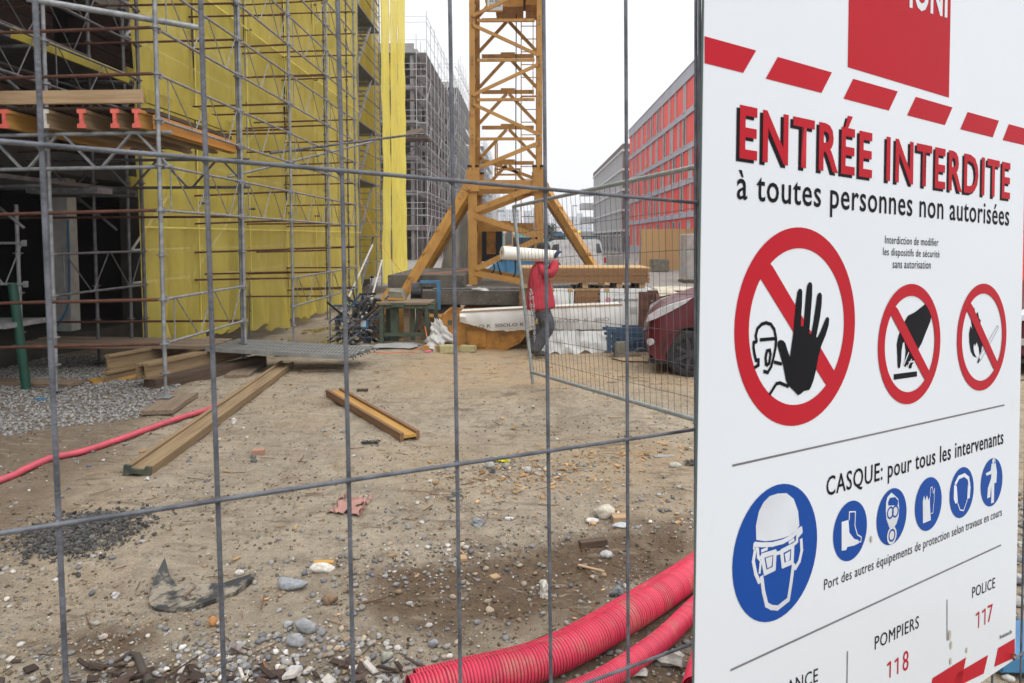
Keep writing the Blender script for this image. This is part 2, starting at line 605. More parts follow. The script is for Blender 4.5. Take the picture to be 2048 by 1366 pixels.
def gh(x, y):
    x = np.asarray(x, float)
    y = np.asarray(y, float)
    near = 1 - sm(y, 25, 45)
    h = (fbm(x, y, .45, 3) - .5) * .07 * near
    h = h + (fbm(x + 40, y, 2.3, 4) - .5) * .045 * near
    h = h + (fbm(x, y + 31, 11, 4) - .5) * .030 * near + .012 * np.maximum(0, fbm(x + 5, y + 3, 5.5, 4) - .55) * 8 * near * .5
    h = h - .36 * sm(y, 12.0, 14.5) * (1 - sm(x, -3.3, -2.2))
    h = h + .07 * blob(x, y, .9, 8.6, 1.6, .5)
    # dug soil beside the pink pipes
    h = h + (fbm(x + 9, y + 4, 7, 4) - .5) * .05 * np.clip(1.5 * blob(x, y, .2, 4.0, 1.2, .5, .35), 0, 1)
    h = h - .05 * blob(x, y, .15, 3.9, .7, .30, .5) + .05 * blob(x, y, .55, 4.3, .9, .16, .35)
    h = h - .035 * blob(x, y, -.05, 4.2, .22, .16) + .02 * blob(x, y, -.4, 3.7, .4, .15, .3)
    # shallow smooth hollow, left foreground
    h = h - .03 * blob(x, y, -2.2, 3.6, .9, .35) + .05 * blob(x, y, -2.75, 4.35, .3, .18)
    # wheel ruts
    for k, yy in enumerate((7.6, 8.3, 9.4)):
        h = h + .035 * np.sin((y - yy + .12 * x) * 16) * np.exp(-((y - yy + .12 * x) / .28) ** 2) * sm(x, -2, -.6) * (.4 + vnoise(x * 3, y * 3 + k))
    # footprints
    for (a, b, c) in ((-1.9, 5.0, .3), (-1.5, 5.6, .5), (-.9, 4.9, -.3), (-.6, 5.9, .2), (-1.2, 7.2, .4), (-.2, 6.6, .1), (-1.7, 6.6, -.2), (.3, 7.1, .3)):
        h = h - .022 * np.where(blob(x, y, a, b, .07, .16, c) > .35, 1, 0) * (.5 + vnoise(x * 25, y * 25))
    return h


def ghs(x, y):
    return float(gh(x, y))


def build_ground():
    ys = [-6, -3, -1, .5, 1.2, 1.8]
    y = 2.1
    while y < 2400:
        ys.append(y)
        y *= 1.0062 if y < 14 else (1.02 if y < 60 else 1.15)
    ts = np.linspace(-1, 1, 361)
    xsn = 1.05 * ts * (0.55 + .45 * ts ** 2)
    V = []
    for y in ys:
        sc = max(y, 3.0) * 1.0 + .5
        X = xsn * sc
        if y > 60:
            X = xsn * sc * 1.6
        V.append(np.stack([X, np.full_like(X, y), np.zeros_like(X)], 1))
    V = np.concatenate(V)
    V[:, 2] = gh(V[:, 0], V[:, 1])
    far = V[:, 1] > 45
    V[far, 2] = 0
    nx = len(ts)
    ny = len(ys)
    i = np.arange(ny - 1)[:, None] * nx + np.arange(nx - 1)[None]
    Fc = np.stack([i, i + 1, i + 1 + nx, i + nx], -1).reshape(-1, 4)
    me = bpy.data.meshes.new('ground')
    me.from_pydata(V.tolist(), [], Fc.tolist())
    me.polygons.foreach_set('use_smooth', [True] * len(me.polygons))
    x, y = V[:, 0], V[:, 1]
    # where the soil itself is brown, sandy or grey
    brown = np.clip(1.0 * blob(x, y, .25, 4.05, 1.1, .45, .35) + .9 * blob(x, y, -.25, 3.55, .55, .3, .3) + .7 * blob(x, y, .9, 3.2, .9, .6, .7)
                    + .45 * blob(x, y, -2.6, 3.3, .9, .5) + .55 * blob(x, y, -1.6, 2.95, .9, .22), 0, 1.3)
    brown = np.clip((brown - .15) * 1.2 + (fbm(x, y, 3.2, 5) - .5) * 2.4 * np.clip(brown * 2.4, 0, 1), 0, 1)
    brown = np.maximum(brown, .62 * (1 - sm(x + .30 * (y - 6.0), -3.9, -3.3)) * (1 - sm(y, 18, 24)))
    sand = np.clip(sm(y, 7.2, 10.0) * (1 - sm(y, 13, 16)) * sm(x, -2.4, -1.2) + .8 * blob(x, y, .95, 6.15, .8, .45) + .3 * sm(fbm(x, y, .9, 3), .5, .7), 0, 1)
    grey = np.clip(sm(y, 15, 20) * sm(x, -2, 1) + sm(y, 24, 30), 0, 1)
    wet = np.clip(blob(x, y, -4.3, 13.6, 1.4, 2.0) * 1.3, 0, 1)
    ca = me.color_attributes.new('soil', 'FLOAT_COLOR', 'POINT')
    ca.data.foreach_set('color', np.stack([brown, sand, grey, wet], 1).ravel())
    m = bpy.data.materials.new('soil')
    m.use_nodes = True
    t = m.node_tree
    b = t.nodes['Principled BSDF']
    N = lambda k: t.nodes.new(k)
    L = t.links.new
    tc = N('ShaderNodeTexCoord')
    at_ = N('ShaderNodeAttribute')
    at_.attribute_name = 'soil'
    sp = N('ShaderNodeSeparateColor')
    L(at_.outputs['Color'], sp.inputs[0])

    def nz(sc, de=6, ro=.6, off=0, st=(1, 1, 1)):
        n = N('ShaderNodeTexNoise')
        n.inputs['Scale'].default_value = sc
        n.inputs['Detail'].default_value = de
        n.inputs['Roughness'].default_value = ro
        mp = N('ShaderNodeMapping')
        mp.inputs['Location'].default_value = (off, off * .7, 0)
        mp.inputs['Scale'].default_value = st
        L(tc.outputs['Object'], mp.inputs[0])
        L(mp.outputs[0], n.inputs['Vector'])
        return n.outputs[0]

    def rng_(s, a, b_, c=0.0, d=1.0):
        r = N('ShaderNodeMapRange')
        for i, v in enumerate((a, b_, c, d)):
            r.inputs[i + 1].default_value = v
        L(s, r.inputs[0])
        return r.outputs[0]

    def mix(fac, a, c):
        x = N('ShaderNodeMixRGB')
        for i, s in ((0, fac), (1, a), (2, c)):
            if isinstance(s, tuple):
                x.inputs[i].default_value = (*s, 1)
            elif isinstance(s, float):
                x.inputs[i].default_value = s
            else:
                L(s, x.inputs[i])
        return x.outputs[0]

    def mul(a, c):
        x = N('ShaderNodeMath')
        x.operation = 'MULTIPLY'
        L(a, x.inputs[0])
        if isinstance(c, float):
            x.inputs[1].default_value = c
        else:
            L(c, x.inputs[1])
        return x.outputs[0]

    c = mix(rng_(nz(1.1, 5), .35, .65), (.44, .372, .278), (.34, .282, .205))
    c = mix(rng_(nz(6, 8, .7, 3), .46, .66, 0, .7), c, (.20, .158, .11))
    c = mix(rng_(nz(9, 7, .7, 9), .55, .72, 0, .7), c, (.47, .405, .30))
    c = mix(mul(sp.outputs[1], rng_(nz(2.5, 6, .6, 5), .25, .6, .2, .9)), c, (.46, .325, .185))
    c = mix(mul(sp.outputs[0], 1.0), c, mix(rng_(nz(13, 8, .7, 7), .35, .7), (.095, .058, .032), (.165, .108, .064)))
    c = mix(mul(rng_(nz(1.0, 6, .75, 41), .5, .66, 0, .45), rng_(nz(19, 5, .7, 43), .4, .62)), c, (.12, .09, .06))
    c = mix(sp.outputs[2], c, mix(rng_(nz(3, 8, .7, 1), .35, .65), (.30, .28, .255), (.21, .195, .18)))
    c = mix(mul(at_.outputs['Alpha'], .8), c, (.14, .105, .062))
    c = mix(mul(rng_(nz(7, 6, .7, 51, (.3, 1.5, 1)), .53, .62, 0, .85), rng_(nz(.9, 3, .6, 61), .44, .58)), c, (.16, .12, .08))
    c = mix(mul(rng_(nz(9, 6, .7, 71, (.35, 1.6, 1)), .56, .66, 0, .7), rng_(nz(.8, 3, .6, 81), .45, .6)), c, (.50, .43, .32))
    # grit: dark and pale specks
    vo = N('ShaderNodeTexVoronoi')
    vo.inputs['Scale'].default_value = 85
    L(tc.outputs['Object'], vo.inputs['Vector'])
    grit = mul(rng_(vo.outputs['Distance'], .22, .10), rng_(nz(4, 4, .6, 12), .48, .62))
    sc_ = N('ShaderNodeSeparateColor')
    L(vo.outputs['Color'], sc_.inputs[0])
    c = mix(mul(grit, .95), c, mix(rng_(sc_.outputs[0], .55, .65), (.09, .085, .085), (.5, .46, .40)))
    c = mix(rng_(nz(150, 4, .7, 2), .5, .68, 0, .55), c, (.13, .10, .07))
    c = mix(mul(rng_(nz(42, 5, .75, 8), .55, .64, 0, 1), rng_(nz(2.2, 3, .6, 31), .42, .6)), c, (.17, .13, .09))
    L(c, b.inputs['Base Color'])
    rr = rng_(nz(3, 5, .6, 22), .35, .6, .62, .9)
    L(mix(at_.outputs['Alpha'], rr, (.12, .12, .12)), b.inputs['Roughness'])
    b.inputs['Specular IOR Level'].default_value = .35
    hsum = N('ShaderNodeMath')
    hsum.operation = 'ADD'
    L(mul(nz(22, 8, .65, 4), 1.0), hsum.inputs[0])
    L(mul(nz(120, 5, .7, 6), .35), hsum.inputs[1])
    h2 = N('ShaderNodeMath')
    h2.operation = 'ADD'
    L(hsum.outputs[0], h2.inputs[0])
    L(mul(grit, .25), h2.inputs[1])
    bp = N('ShaderNodeBump')
    bp.inputs['Strength'].default_value = 1.0
    bp.inputs['Distance'].default_value = .035
    L(h2.outputs[0], bp.inputs['Height'])
    L(bp.outputs[0], b.inputs['Normal'])
    me.materials.append(m)
    o = bpy.data.objects.new('ground', me)
    COL.objects.link(o)
    o['kind'] = 'structure'
    o['label'] = 'trodden sandy building site soil with brown damp patches'


build_ground()

# ------------------------------------------------------------------ stones: unit shapes, scattered as one object where nobody could count them
import bmesh


def unit_rock(sub, seed, ang=.25, squash=(1, .8, .55)):
    bm = bmesh.new()
    bmesh.ops.create_icosphere(bm, subdivisions=sub, radius=1)
    r = random.Random(seed)
    off = Vector((r.random() * 50, r.random() * 50, r.random() * 50))
    for v in bm.verts:
        n = mn.noise(v.co * .9 + off) * ang * 1.6 + mn.noise(v.co * 2.3 + off) * ang * .6
        v.co = Vector((v.co.x * squash[0], v.co.y * squash[1], v.co.z * squash[2])) * (1 + n)
    V = np.array([v.co[:] for v in bm.verts])
    T = np.array([[v.index for v in f.verts] for f in bm.faces])
    bm.free()
    return V, T


R1 = [unit_rock(1, s, .3) for s in range(8)]
R2 = [unit_rock(2, s + 50, .3) for s in range(8)]
R3 = [unit_rock(3, s + 90, .28, (1, .78, .6)) for s in range(12)]
RA = [unit_rock(2, s + 150, .75, (1, .75, .6)) for s in range(6)]


def scatter(name, P, S, cols, shapes, matname, label, smooth=True, flat=1.0, sink=.3, tilt=.5, parent=None):
    vs, fs, cs = [], [], []
    b = 0
    for i, (x, y) in enumerate(P):
        V, T = shapes[i % len(shapes)]
        a = rng.random() * 6.283
        tx, ty = (rng.random(2) - .5) * tilt
        R = np.array(Euler((tx, ty, a)).to_matrix())
        W = (V * np.array([1, 1, flat])) @ R.T * S[i]
        z = P3[i] if False else 0
        vs.append(W + np.array([x, y, 0]))
        fs.append(T + b)
        b += len(V)
        cs.append(np.repeat([cols[i]], len(V), 0))
    VV = np.concatenate(vs)
    cen = np.concatenate([np.repeat([[p[0], p[1]]], len(v), 0) for p, v in zip(P, vs)])
    sz = np.concatenate([np.full(len(v), s) for s, v in zip(S, vs)])
    VV[:, 2] += gh(cen[:, 0], cen[:, 1]) + sz * (.55 * flat - sink)
    FF = np.concatenate(fs)
    me = bpy.data.meshes.new(name)
    me.vertices.add(len(VV))
    me.vertices.foreach_set('co', VV.ravel())
    k = FF.shape[1]
    me.loops.add(FF.size)
    me.loops.foreach_set('vertex_index', FF.ravel())
    me.polygons.add(len(FF))
    me.polygons.foreach_set('loop_start', np.arange(len(FF)) * k)
    me.polygons.foreach_set('loop_total', np.full(len(FF), k))
    me.polygons.foreach_set('use_smooth', [smooth] * len(FF))
    me.update()
    me.validate()
    C = np.concatenate(cs)
    ca = me.color_attributes.new('tint', 'FLOAT_COLOR', 'POINT')
    ca.data.foreach_set('color', np.concatenate([C, np.ones((len(C), 1))], 1).ravel())
    me.materials.append(MAT[matname])
    o = link(name, me, parent)
    tag(o, label, kind='stuff')
    return o


SC_COL = np.array([(.18, .175, .175), (.30, .29, .275), (.45, .42, .38), (.13, .13, .14), (.33, .27, .20), (.24, .22, .19), (.55, .52, .48), (.27, .19, .12), (.20, .19, .165)])


def stone_cols(n, mul=1.0):
    c = SC_COL[rng.choice(len(SC_COL), n, p=[.19, .18, .08, .14, .12, .14, .02, .04, .09])]
    return c * (0.8 + .4 * rng.random((n, 1))) * mul


def view_points(n, y0, y1, xa, xb, power=1.0):
    """random ground points, x limits in px-like slopes from the camera so the sheet seen is covered"""
    y = y0 * (y1 / y0) ** (rng.random(n) ** power)
    x = (xa + (xb - xa) * rng.random(n)) * y
    return np.stack([x, y], 1)


def filt(P, dens):
    k = rng.random(len(P)) < dens
    return P[k]


# fine gravel and pebbles over the whole near ground
P = view_points(15000, 2.3, 9.0, -.86, .42)
d = .25 + 1.3 * sm(fbm(P[:, 0], P[:, 1], 1.1, 4), .46, .64)
d *= 1 - .75 * blob(P[:, 0], P[:, 1], -2.2, 3.6, .8, .4)
P = filt(P, d)
S = .004 + .0065 * rng.random(len(P)) ** 2.5
scatter('pebbles', P, S, stone_cols(len(P)), R1, 'stone', 'small mixed pebbles pressed into the sandy soil', sink=.28)
P = view_points(2600, 2.3, 8.5, -.86, .42)
P = filt(P, .12 + 1.3 * sm(fbm(P[:, 0] + 7, P[:, 1], .8, 4), .48, .66))
S = .009 + .013 * rng.random(len(P)) ** 2.2
scatter('pebbles', P, S, stone_cols(len(P)), R2, 'stone', 'larger rounded pebbles strewn over the soil', sink=.25)
# rubble concentrations: a bank below the beams, the heap at the bottom centre, round the wood chips
pl = []
for (cx, cy, sx, sy, n) in ((-1.22, 3.05, .26, .13, 420), (-.95, 2.78, .30, .10, 420), (-.05, 5.7, .40, .16, 260), (-.72, 3.05, .25, .2, 200), (.62, 2.75, .3, .2, 260),
                            (-.3, 4.0, .5, .25, 240), (.95, 4.9, .3, .3, 160), (-1.9, 2.9, .6, .12, 200), (-.9, 3.75, .5, .15, 160)):
    pl.append(np.stack([rng.normal(cx, sx, n), rng.normal(cy, sy, n)], 1))
P = np.concatenate(pl)
S = .006 + .014 * rng.random(len(P)) ** 2
scatter('gravel', P, S, stone_cols(len(P)), R2, 'stone', 'loose mixed gravel gathered in small patches by the fence', sink=.15)
# grey crushed gravel bed under the scaffold at the left
n = 42000
P = np.stack([rng.uniform(-9.5, -3.6, n), rng.uniform(5.6, 11.0, n)], 1)
edge = -4.0 - .30 * (P[:, 1] - 7.2) + .5 * (fbm(P[:, 0], P[:, 1], 1.3, 3) - .5) - 1.5 * sm(7.4 - P[:, 1], 0, 1.4)
keep = (P[:, 0] < edge) & (P[:, 0] > -.86 * P[:, 1])
P = P[keep]
S = .008 + .012 * rng.random(len(P))
c = np.array([(.27, .262, .25)]) * (.45 + .85 * rng.random((len(P), 1)))
scatter('gravel', P, S, c, R1, 'stone', 'bed of grey crushed gravel under the scaffold', sink=.1, smooth=False, tilt=1.5)


# crumbs of the same soil
P = view_points(22000, 2.3, 10.5, -.8, .42)
P = filt(P, .1 + 1.3 * sm(fbm(P[:, 0] + 3, P[:, 1] + 8, 1.6, 4), .45, .62) + .8 * blob(P[:, 0], P[:, 1], .2, 4.0, 1.2, .5, .35))
S = .003 + .012 * rng.random(len(P)) ** 3
c = np.array([(.23, .175, .118)]) * (.35 + .85 * rng.random((len(P), 1)))
br = blob(P[:, 0], P[:, 1], .2, 3.9, 1.1, .55, .35)[:, None]
c = c * (1 - .4 * np.clip(br * 1.3, 0, 1))
scatter('soil_crumbs', P, S, c, R1, 'stone', 'crumbs and small clods of the sandy soil', smooth=False, sink=.25, tilt=2)


# wood chips, splinters and sticks
def box_shape(a, b_, c):
    V = np.array([(x, y, z) for z in (-c, c) for x, y in ((-a, -b_), (a, -b_), (a * .9, b_), (-a * .8, b_))])
    T = np.array([(0, 3, 2), (0, 2, 1), (4, 5, 6), (4, 6, 7), (0, 1, 5), (0, 5, 4), (1, 2, 6), (1, 6, 5), (2, 3, 7), (2, 7, 6), (3, 0, 4), (3, 4, 7)])
    return V, T


CH = [box_shape(1, .35, .12), box_shape(1, .18, .1), box_shape(1, .55, .15), box_shape(1.2, .1, .08)]
pl = []
for (cx, cy, sx, sy, n) in ((.05, 5.65, .45, .22, 150), (.35, 5.2, .5, .25, 90), (.9, 6.1, .35, .25, 100), (-.2, 4.6, .7, .5, 20), (.5, 9.0, 1.5, 1.2, 80), (-2.4, 9.6, .8, .4, 60)):
    pl.append(np.stack([rng.normal(cx, sx, n), rng.normal(cy, sy, n)], 1))
pl.append(view_points(70, 2.6, 9, -.6, .3))
P = np.concatenate(pl)
S = .010 + .022 * rng.random(len(P)) ** 2
c = np.array([(.46, .28, .13)]) * (.5 + .7 * rng.random((len(P), 1)))
scatter('wood_chips', P, S, c, CH, 'chip', 'pale orange wood chips and splinters trodden into the ground', smooth=False, sink=.2, tilt=.5)
STK = [box_shape(1, .03, .03), box_shape(1, .045, .04)]
P = np.concatenate([view_points(150, 2.5, 10, -.7, .35), np.stack([rng.normal(-.45, .35, 40), rng.normal(4.9, .3, 40)], 1)])
S = .025 + .06 * rng.random(len(P)) ** 2
c = np.array([(.17, .09, .05)]) * (.6 + .8 * rng.random((len(P), 1)))
scatter('twigs', P, S, c, STK, 'chip', 'thin brown twigs and splinters lying on the soil', smooth=False, sink=.4, tilt=.25)
# dark bark and root litter along the near edge
pl = []
for (cx, cy, sx, sy, n) in ((-1.75, 2.83, .22, .07, 70), (-1.15, 2.75, .22, .09, 90), (-2.6, 2.9, .25, .06, 40), (-.75, 2.9, .12, .08, 30)):
    pl.append(np.stack([rng.normal(cx, sx, n), rng.normal(cy, sy, n)], 1))
P = np.concatenate(pl)
S = .012 + .04 * rng.random(len(P)) ** 2
c = np.array([(.055, .036, .028)]) * (.6 + .9 * rng.random((len(P), 1)))
c[rng.random(len(P)) < .14] = (.45, .42, .38)
scatter('bark_litter', P, S, c, CH, 'chip', 'dark bark scraps and root litter along the bottom edge', smooth=False, sink=0, tilt=1.0)
# dark crumbled heap at the left
n = 3600
P = np.stack([rng.normal(-2.80, .16, n), rng.normal(4.28, .15, n)], 1)
S = .004 + .013 * rng.random(n) ** 3
c = np.array([(.085, .08, .075)]) * (.6 + .7 * rng.random((n, 1)))
o = scatter('asphalt_crumbs', P, S, c, RA, 'stone', 'heap of dark grey crumbled asphalt at the left', smooth=False, sink=-.2, tilt=2)


def rock(px, py, w, label, col, kind='r', ry=.8, h=.55, rz=0.0, py_is_bottom=True, cat='stone', name='stone', mtl='stone', group=None):
    """a stone of its own, w = its width in photo pixels"""
    c = gr(px, py)
    Y = c.y
    r = w / F * Y / 2
    V, T = (R3 if kind == 'r' else RA)[int(px + py) % (12 if kind == 'r' else 6)]
    k = r / (V[:, 0].max() - V[:, 0].min()) * 2
    V = V * np.array([k, k * ry / .78, k * h / .6])
    R = np.array(Euler((0, 0, rz)).to_matrix())
    V = V @ R.T
    V = V - V.min(0) * np.array([0, 0, 1])
    z = ghs(c.x, c.y)
    me = bpy.data.meshes.new(name)
    me.from_pydata((V + np.array([c.x, c.y, z - .12 * V[:, 2].max()])).tolist(), [], T.tolist())
    me.polygons.foreach_set('use_smooth', [kind == 'r'] * len(T))
    if mtl == 'stone':
        ca = me.color_attributes.new('tint', 'FLOAT_COLOR', 'POINT')
        ca.data.foreach_set('color', np.tile([*col, 1.0], len(V)))
    me.materials.append(MAT[mtl])
    me.update()
    return tag(link(name, me), label, cat, group)


for a in ((1207, 1030, 46, 'large cream coloured stone behind the pink pipes', (.46, .42, .34), 'r', .8, .7),
          (1092, 1196, 26, 'whitish broken stone standing in the brown soil', (.52, .49, .43), 'a', .8, 1.3),
          (1235, 1186, 38, 'jagged slate grey stone above the big pink pipe', (.17, .18, .19), 'a', .8, .9),
          (1212, 1108, 26, 'smooth grey egg shaped stone below the brown timber offcut', (.36, .36, .35), 'r', .9, .6),
          (1241, 1062, 34, 'flat pale grey stone below the wooden block', (.40, .41, .41), 'r', .6, .3),
          (1183, 1044, 28, 'flat whitish stone left of the wooden block', (.52, .50, .48), 'r', .6, .35),
          (955, 1056, 40, 'long flat blue grey stone in the middle of the soil', (.24, .25, .26), 'a', .5, .5),
          (1018, 1044, 20, 'small white flat pebble alone on the sand', (.55, .56, .57), 'r', .5, .4),
          (585, 1176, 72, 'flat grey stone left of the long white one', (.26, .27, .28), 'r', .5, .35),
          (642, 1148, 56, 'long white stone beside the flat grey one', (.56, .52, .46), 'r', .4, .45),
          (610, 1268, 54, 'largest grey stone of the cluster in front', (.26, .265, .27), 'r', .6, .7),
          (590, 1296, 46, 'grey stone with pale spots in front of the cluster', (.24, .24, .245), 'r', .7, .7),
          (577, 1256, 22, 'small round grey stone left in the cluster', (.30, .30, .30), 'r', .8, .8),
          (643, 1276, 20, 'small dark grey stone right in the cluster', (.19, .195, .2), 'r', .8, .9),
          (661, 1208, 32, 'brown rounded stone above the cluster', (.20, .135, .085), 'r', .8, .8),
          (470, 1308, 40, 'flat brownish stone in front of the second wire', (.21, .18, .165), 'a', .7, .5),
          (428, 1252, 20, 'orange brown stone against the second wire', (.40, .19, .07), 'r', .9, 1.2),
          (478, 1148, 20, 'pale pebble resting above the black offcut', (.50, .46, .40), 'r', .8, .8),
          (866, 1290, 22, 'smooth blue grey pebble left of the pink pipe end', (.26, .27, .30), 'r', .8, .8),
          (775, 1322, 26, 'greenish grey stone near the pipe end', (.28, .28, .23), 'r', .8, .9),
          (814, 1338, 26, 'flat brown grey pebble beside the pipe mouth', (.25, .22, .19), 'r', .6, .4),
          (765, 1356, 40, 'flat pale stone at the very bottom of the soil', (.33, .32, .30), 'a', .6, .5),
          (588, 1350, 36, 'long pale grey pebble at the bottom centre', (.40, .39, .38), 'r', .6, .7),
          (980, 1216, 18, 'small tan stone in the dug soil', (.38, .31, .23), 'r', .8, .8),
          (1012, 935, 16, 'grey stone just under the yellow scrap', (.26, .25, .23), 'r', .9, 1.0),
          (1055, 944, 16, 'light grey stone right of the yellow scrap', (.40, .39, .37), 'r', .9, .9),
          (980, 935, 18, 'pale stone left of the yellow scrap', (.34, .33, .31), 'r', .8, .8),
          (984, 948, 14, 'black chipped stone below the pale one', (.05, .055, .065), 'a', .8, .8),
          (1350, 934, 26, 'long pale stone near the sign edge', (.45, .43, .38), 'r', .5, .5),
          (295, 968, 10, 'white chalky lump in front of the long beam end', (.6, .58, .55), 'a', 1, 1.2),
          (230, 1187, 20, 'white and grey splintered stone in the left hollow', (.45, .44, .44), 'a', .8, .7),
          (190, 1246, 24, 'flat greenish pebble in the left hollow', (.30, .29, .25), 'r', .6, .5),
          (208, 1284, 16, 'pinkish pebble in the left foreground', (.42, .33, .27), 'r', .8, .8),
          (468, 847, 16, 'white stone right of the long beam', (.55, .52, .48), 'a', .8, .8),
          (507, 926, 24, 'dark pebble below the orange brick chip', (.14, .13, .125), 'a', .6, .6),
          (1340, 1330, 60, 'pale angular stone between the small pipes', (.30, .28, .25), 'a', .7, .8),
          (1270, 1352, 50, 'flat pale grey slab of stone under the fence wire', (.33, .32, .30), 'a', .6, .5)):
    rock(a[0], a[1], a[2], a[3], a[4], a[5], a[6], a[7], rz=random.uniform(-.4, .4))


def scrap(px, py, w, d, h, label, mtl, name='wood_offcut', cat='offcut', rz=0.0, tilt=0.0, group=None):
    c = gr(px, py)
    k = c.y / F
    me = MB().cbox((0, 0, 0), (w * k, d * k, h * k)).mesh(name, mtl)
    bevel_me(me, .0015, 1)
    mw = Matrix.Translation((c.x, c.y, ghs(c.x, c.y) + h * k * .42)) @ Euler((tilt, tilt * .5, rz)).to_matrix().to_4x4()
    return tag(link(name, me, None, mw), label, cat, group)


scrap(1186, 1092, 58, 16, 13, 'dark brown timber offcut behind the big pink pipe', 'wood_dark', rz=.28)
scrap(1240, 1042, 32, 26, 12, 'orange brown wooden block beside the cream stone', 'wood_plank', rz=.1)
scrap(926, 1120, 14, 22, 6, 'small square pale wood chip behind the third wire', 'wood_plank', rz=.3)
scrap(990, 1144, 18, 18, 4, 'small flat square wood chip above the dug soil', 'wood_plank', rz=.6)
scrap(1182, 1124, 58, 7, 3, 'pale splinter of wood on the brown soil', 'wood_plank', rz=-.5)
scrap(517, 909, 24, 16, 10, 'orange piece of brick beside the long beam', 'brick_pack', 'brick_piece', 'brick piece', rz=.2)
scrap(648, 1130, 40, 12, 3, 'orange wood shaving beside the long white stone', 'wood_beam_yellow', rz=.2, tilt=.15)
scrap(725, 780, 22, 8, 5, 'short dark timber offcut behind the yellow beam', 'wood_dark')
scrap(640, 740, 70, 10, 4, 'brown board lying by the end of the steel decks', 'wood_weathered', 'board', 'board', rz=.25)
scrap(655, 733, 80, 9, 4, 'second brown board lying behind the first one', 'wood_weathered', 'board', 'board', rz=-.02)
scrap(765, 742, 34, 6, 2, 'thin wood splinter on the sand by the steel decks', 'wood_plank', rz=.3)
scrap(1335, 908, 56, 14, 2, 'pale grey flat scrap near the edge of the sign', 'pale_concrete', 'scrap', 'scrap', rz=.1)

# flat black disc
c = gr(911, 998)
me = MB().tube((0, 0, 0), (0, 0, .004), .058, 24).mesh('disc', 'plywood_black')
tag(link('cutting_disc', me, None, Matrix.Translation((c.x, c.y, ghs(c.x, c.y) + .006)) @ Euler((.06, .03, 0)).to_matrix().to_4x4()), 'flat dark round cutting disc lying on the soil', 'disc')

# curved black plywood offcut
pts = [(297, 1195), (300, 1165), (330, 1131), (338, 1142), (350, 1155), (352, 1163), (375, 1160), (395, 1164), (420, 1164), (445, 1160), (480, 1152), (512, 1147),
       (497, 1158), (470, 1176), (430, 1194), (390, 1208), (350, 1216), (320, 1214), (303, 1206)]
g = [gr(x, y, .03) for x, y in pts]
mb = MB()
cz = ghs(-2.0, 3.95)
lift = [.012 + (.05 if i in (2,) else 0) + (.025 if i in (11,) else 0) + .008 * math.sin(i) for i in range(len(g))]
n = len(g)
vs = [(p.x, p.y, ghs(p.x, p.y) + l + .008) for p, l in zip(g, lift)] + [(p.x, p.y, ghs(p.x, p.y) + l - .012) for p, l in zip(g, lift)]
mb.add(vs, [tuple(range(n - 1, -1, -1)), tuple(range(n, 2 * n))] + [(i, (i + 1) % n, n + (i + 1) % n, n + i) for i in range(n)])
tag(mb.build('plywood_offcut', 'plywood_black'), 'curved black coated plywood offcut smeared with mud', 'offcut')


def rag(name, px, py, wpx, mtl, label, cat, seed, hgt=.03, parts=26, asp=.8):
    c = gr(px, py)
    k = wpx * c.y / F
    mb = MB()
    N = 16
    r = random.Random(seed)
    vs = []
    for j in range(N):
        for i in range(N):
            u, v = i / (N - 1) - .5, j / (N - 1) - .5
            e = 1 + .5 * mn.noise(Vector((u * 3 + seed, v * 3, 0)))
            x, y = c.x + u * k * e, c.y + v * k * asp * e
            vs.append((x, y, ghs(x, y) + .006 + hgt * abs(mn.noise(Vector((u * 7 + seed, v * 7, 1)))) * 2.2))
    fs = []
    for j in range(N - 1):
        for i in range(N - 1):
            if mn.noise(Vector((i * .35 + seed, j * .35, 5))) > -.22:
                fs.append((j * N + i, j * N + i + 1, (j + 1) * N + i + 1, (j + 1) * N + i))
    mb.add(vs, fs)
    return tag(mb.build(name, mtl, smooth=True), label, cat)


rag('rag', 700, 1022, 80, 'rag_pink', 'torn faded pink netting rag on the soil', 'rag', 3, .03, asp=1.1)
rag('plastic_scrap', 1003, 922, 30, 'yellow_plastic', 'bright yellow plastic scrap among stones and chips', 'scrap', 9, .025)
rag('rag', 742, 888, 34, 'plywood_black', 'small black rag beside the end of the yellow beam', 'rag', 14, .02, asp=.5)
rag('rag', 1385, 930, 30, 'plywood_black', 'black rag at the foot of the fence beside the sign', 'rag', 19, .03, asp=.7)

# root and branch at the bottom left
mb = MB()
g0 = gr(295, 1366)
pts = [gr(300, 1366, .03), gr(285, 1340, .04), gr(275, 1312, .05), gr(262, 1306, .03), gr(228, 1325, .02)]
mb.path(pts, .014, 8, rad=[.02, .018, .016, .012, .005])
tag(mb.build('root', 'bark', smooth=True), 'thick brown bent root at the bottom of the soil', 'root')
mb = MB()
pts = [gr(430, 1245, .01), gr(445, 1270, .02), gr(470, 1290, .015), gr(500, 1300, .01)]
mb.path(pts, .003, 6)
tag(mb.build('root', 'bark', smooth=True), 'thin dark rootlet curling beside the brownish stone', 'root')


# ------------------------------------------------------------------ pink pipes
def spline(pts, step):
    pts = [Vector(p) for p in pts]
    P = [pts[0] * 2 - pts[1]] + pts + [pts[-1] * 2 - pts[-2]]
    out = []
    for i in range(1, len(P) - 2):
        a, b, c, d = P[i - 1], P[i], P[i + 1], P[i + 2]
        n = max(2, int((c - b).length / step))
        for k in range(n):
            t = k / n
            out.append(.5 * ((2 * b) + (c - a) * t + (2 * a - 5 * b + 4 * c - d) * t * t + (3 * b - 3 * c + d - a) * t ** 3))
    out.append(pts[-1])
    return out


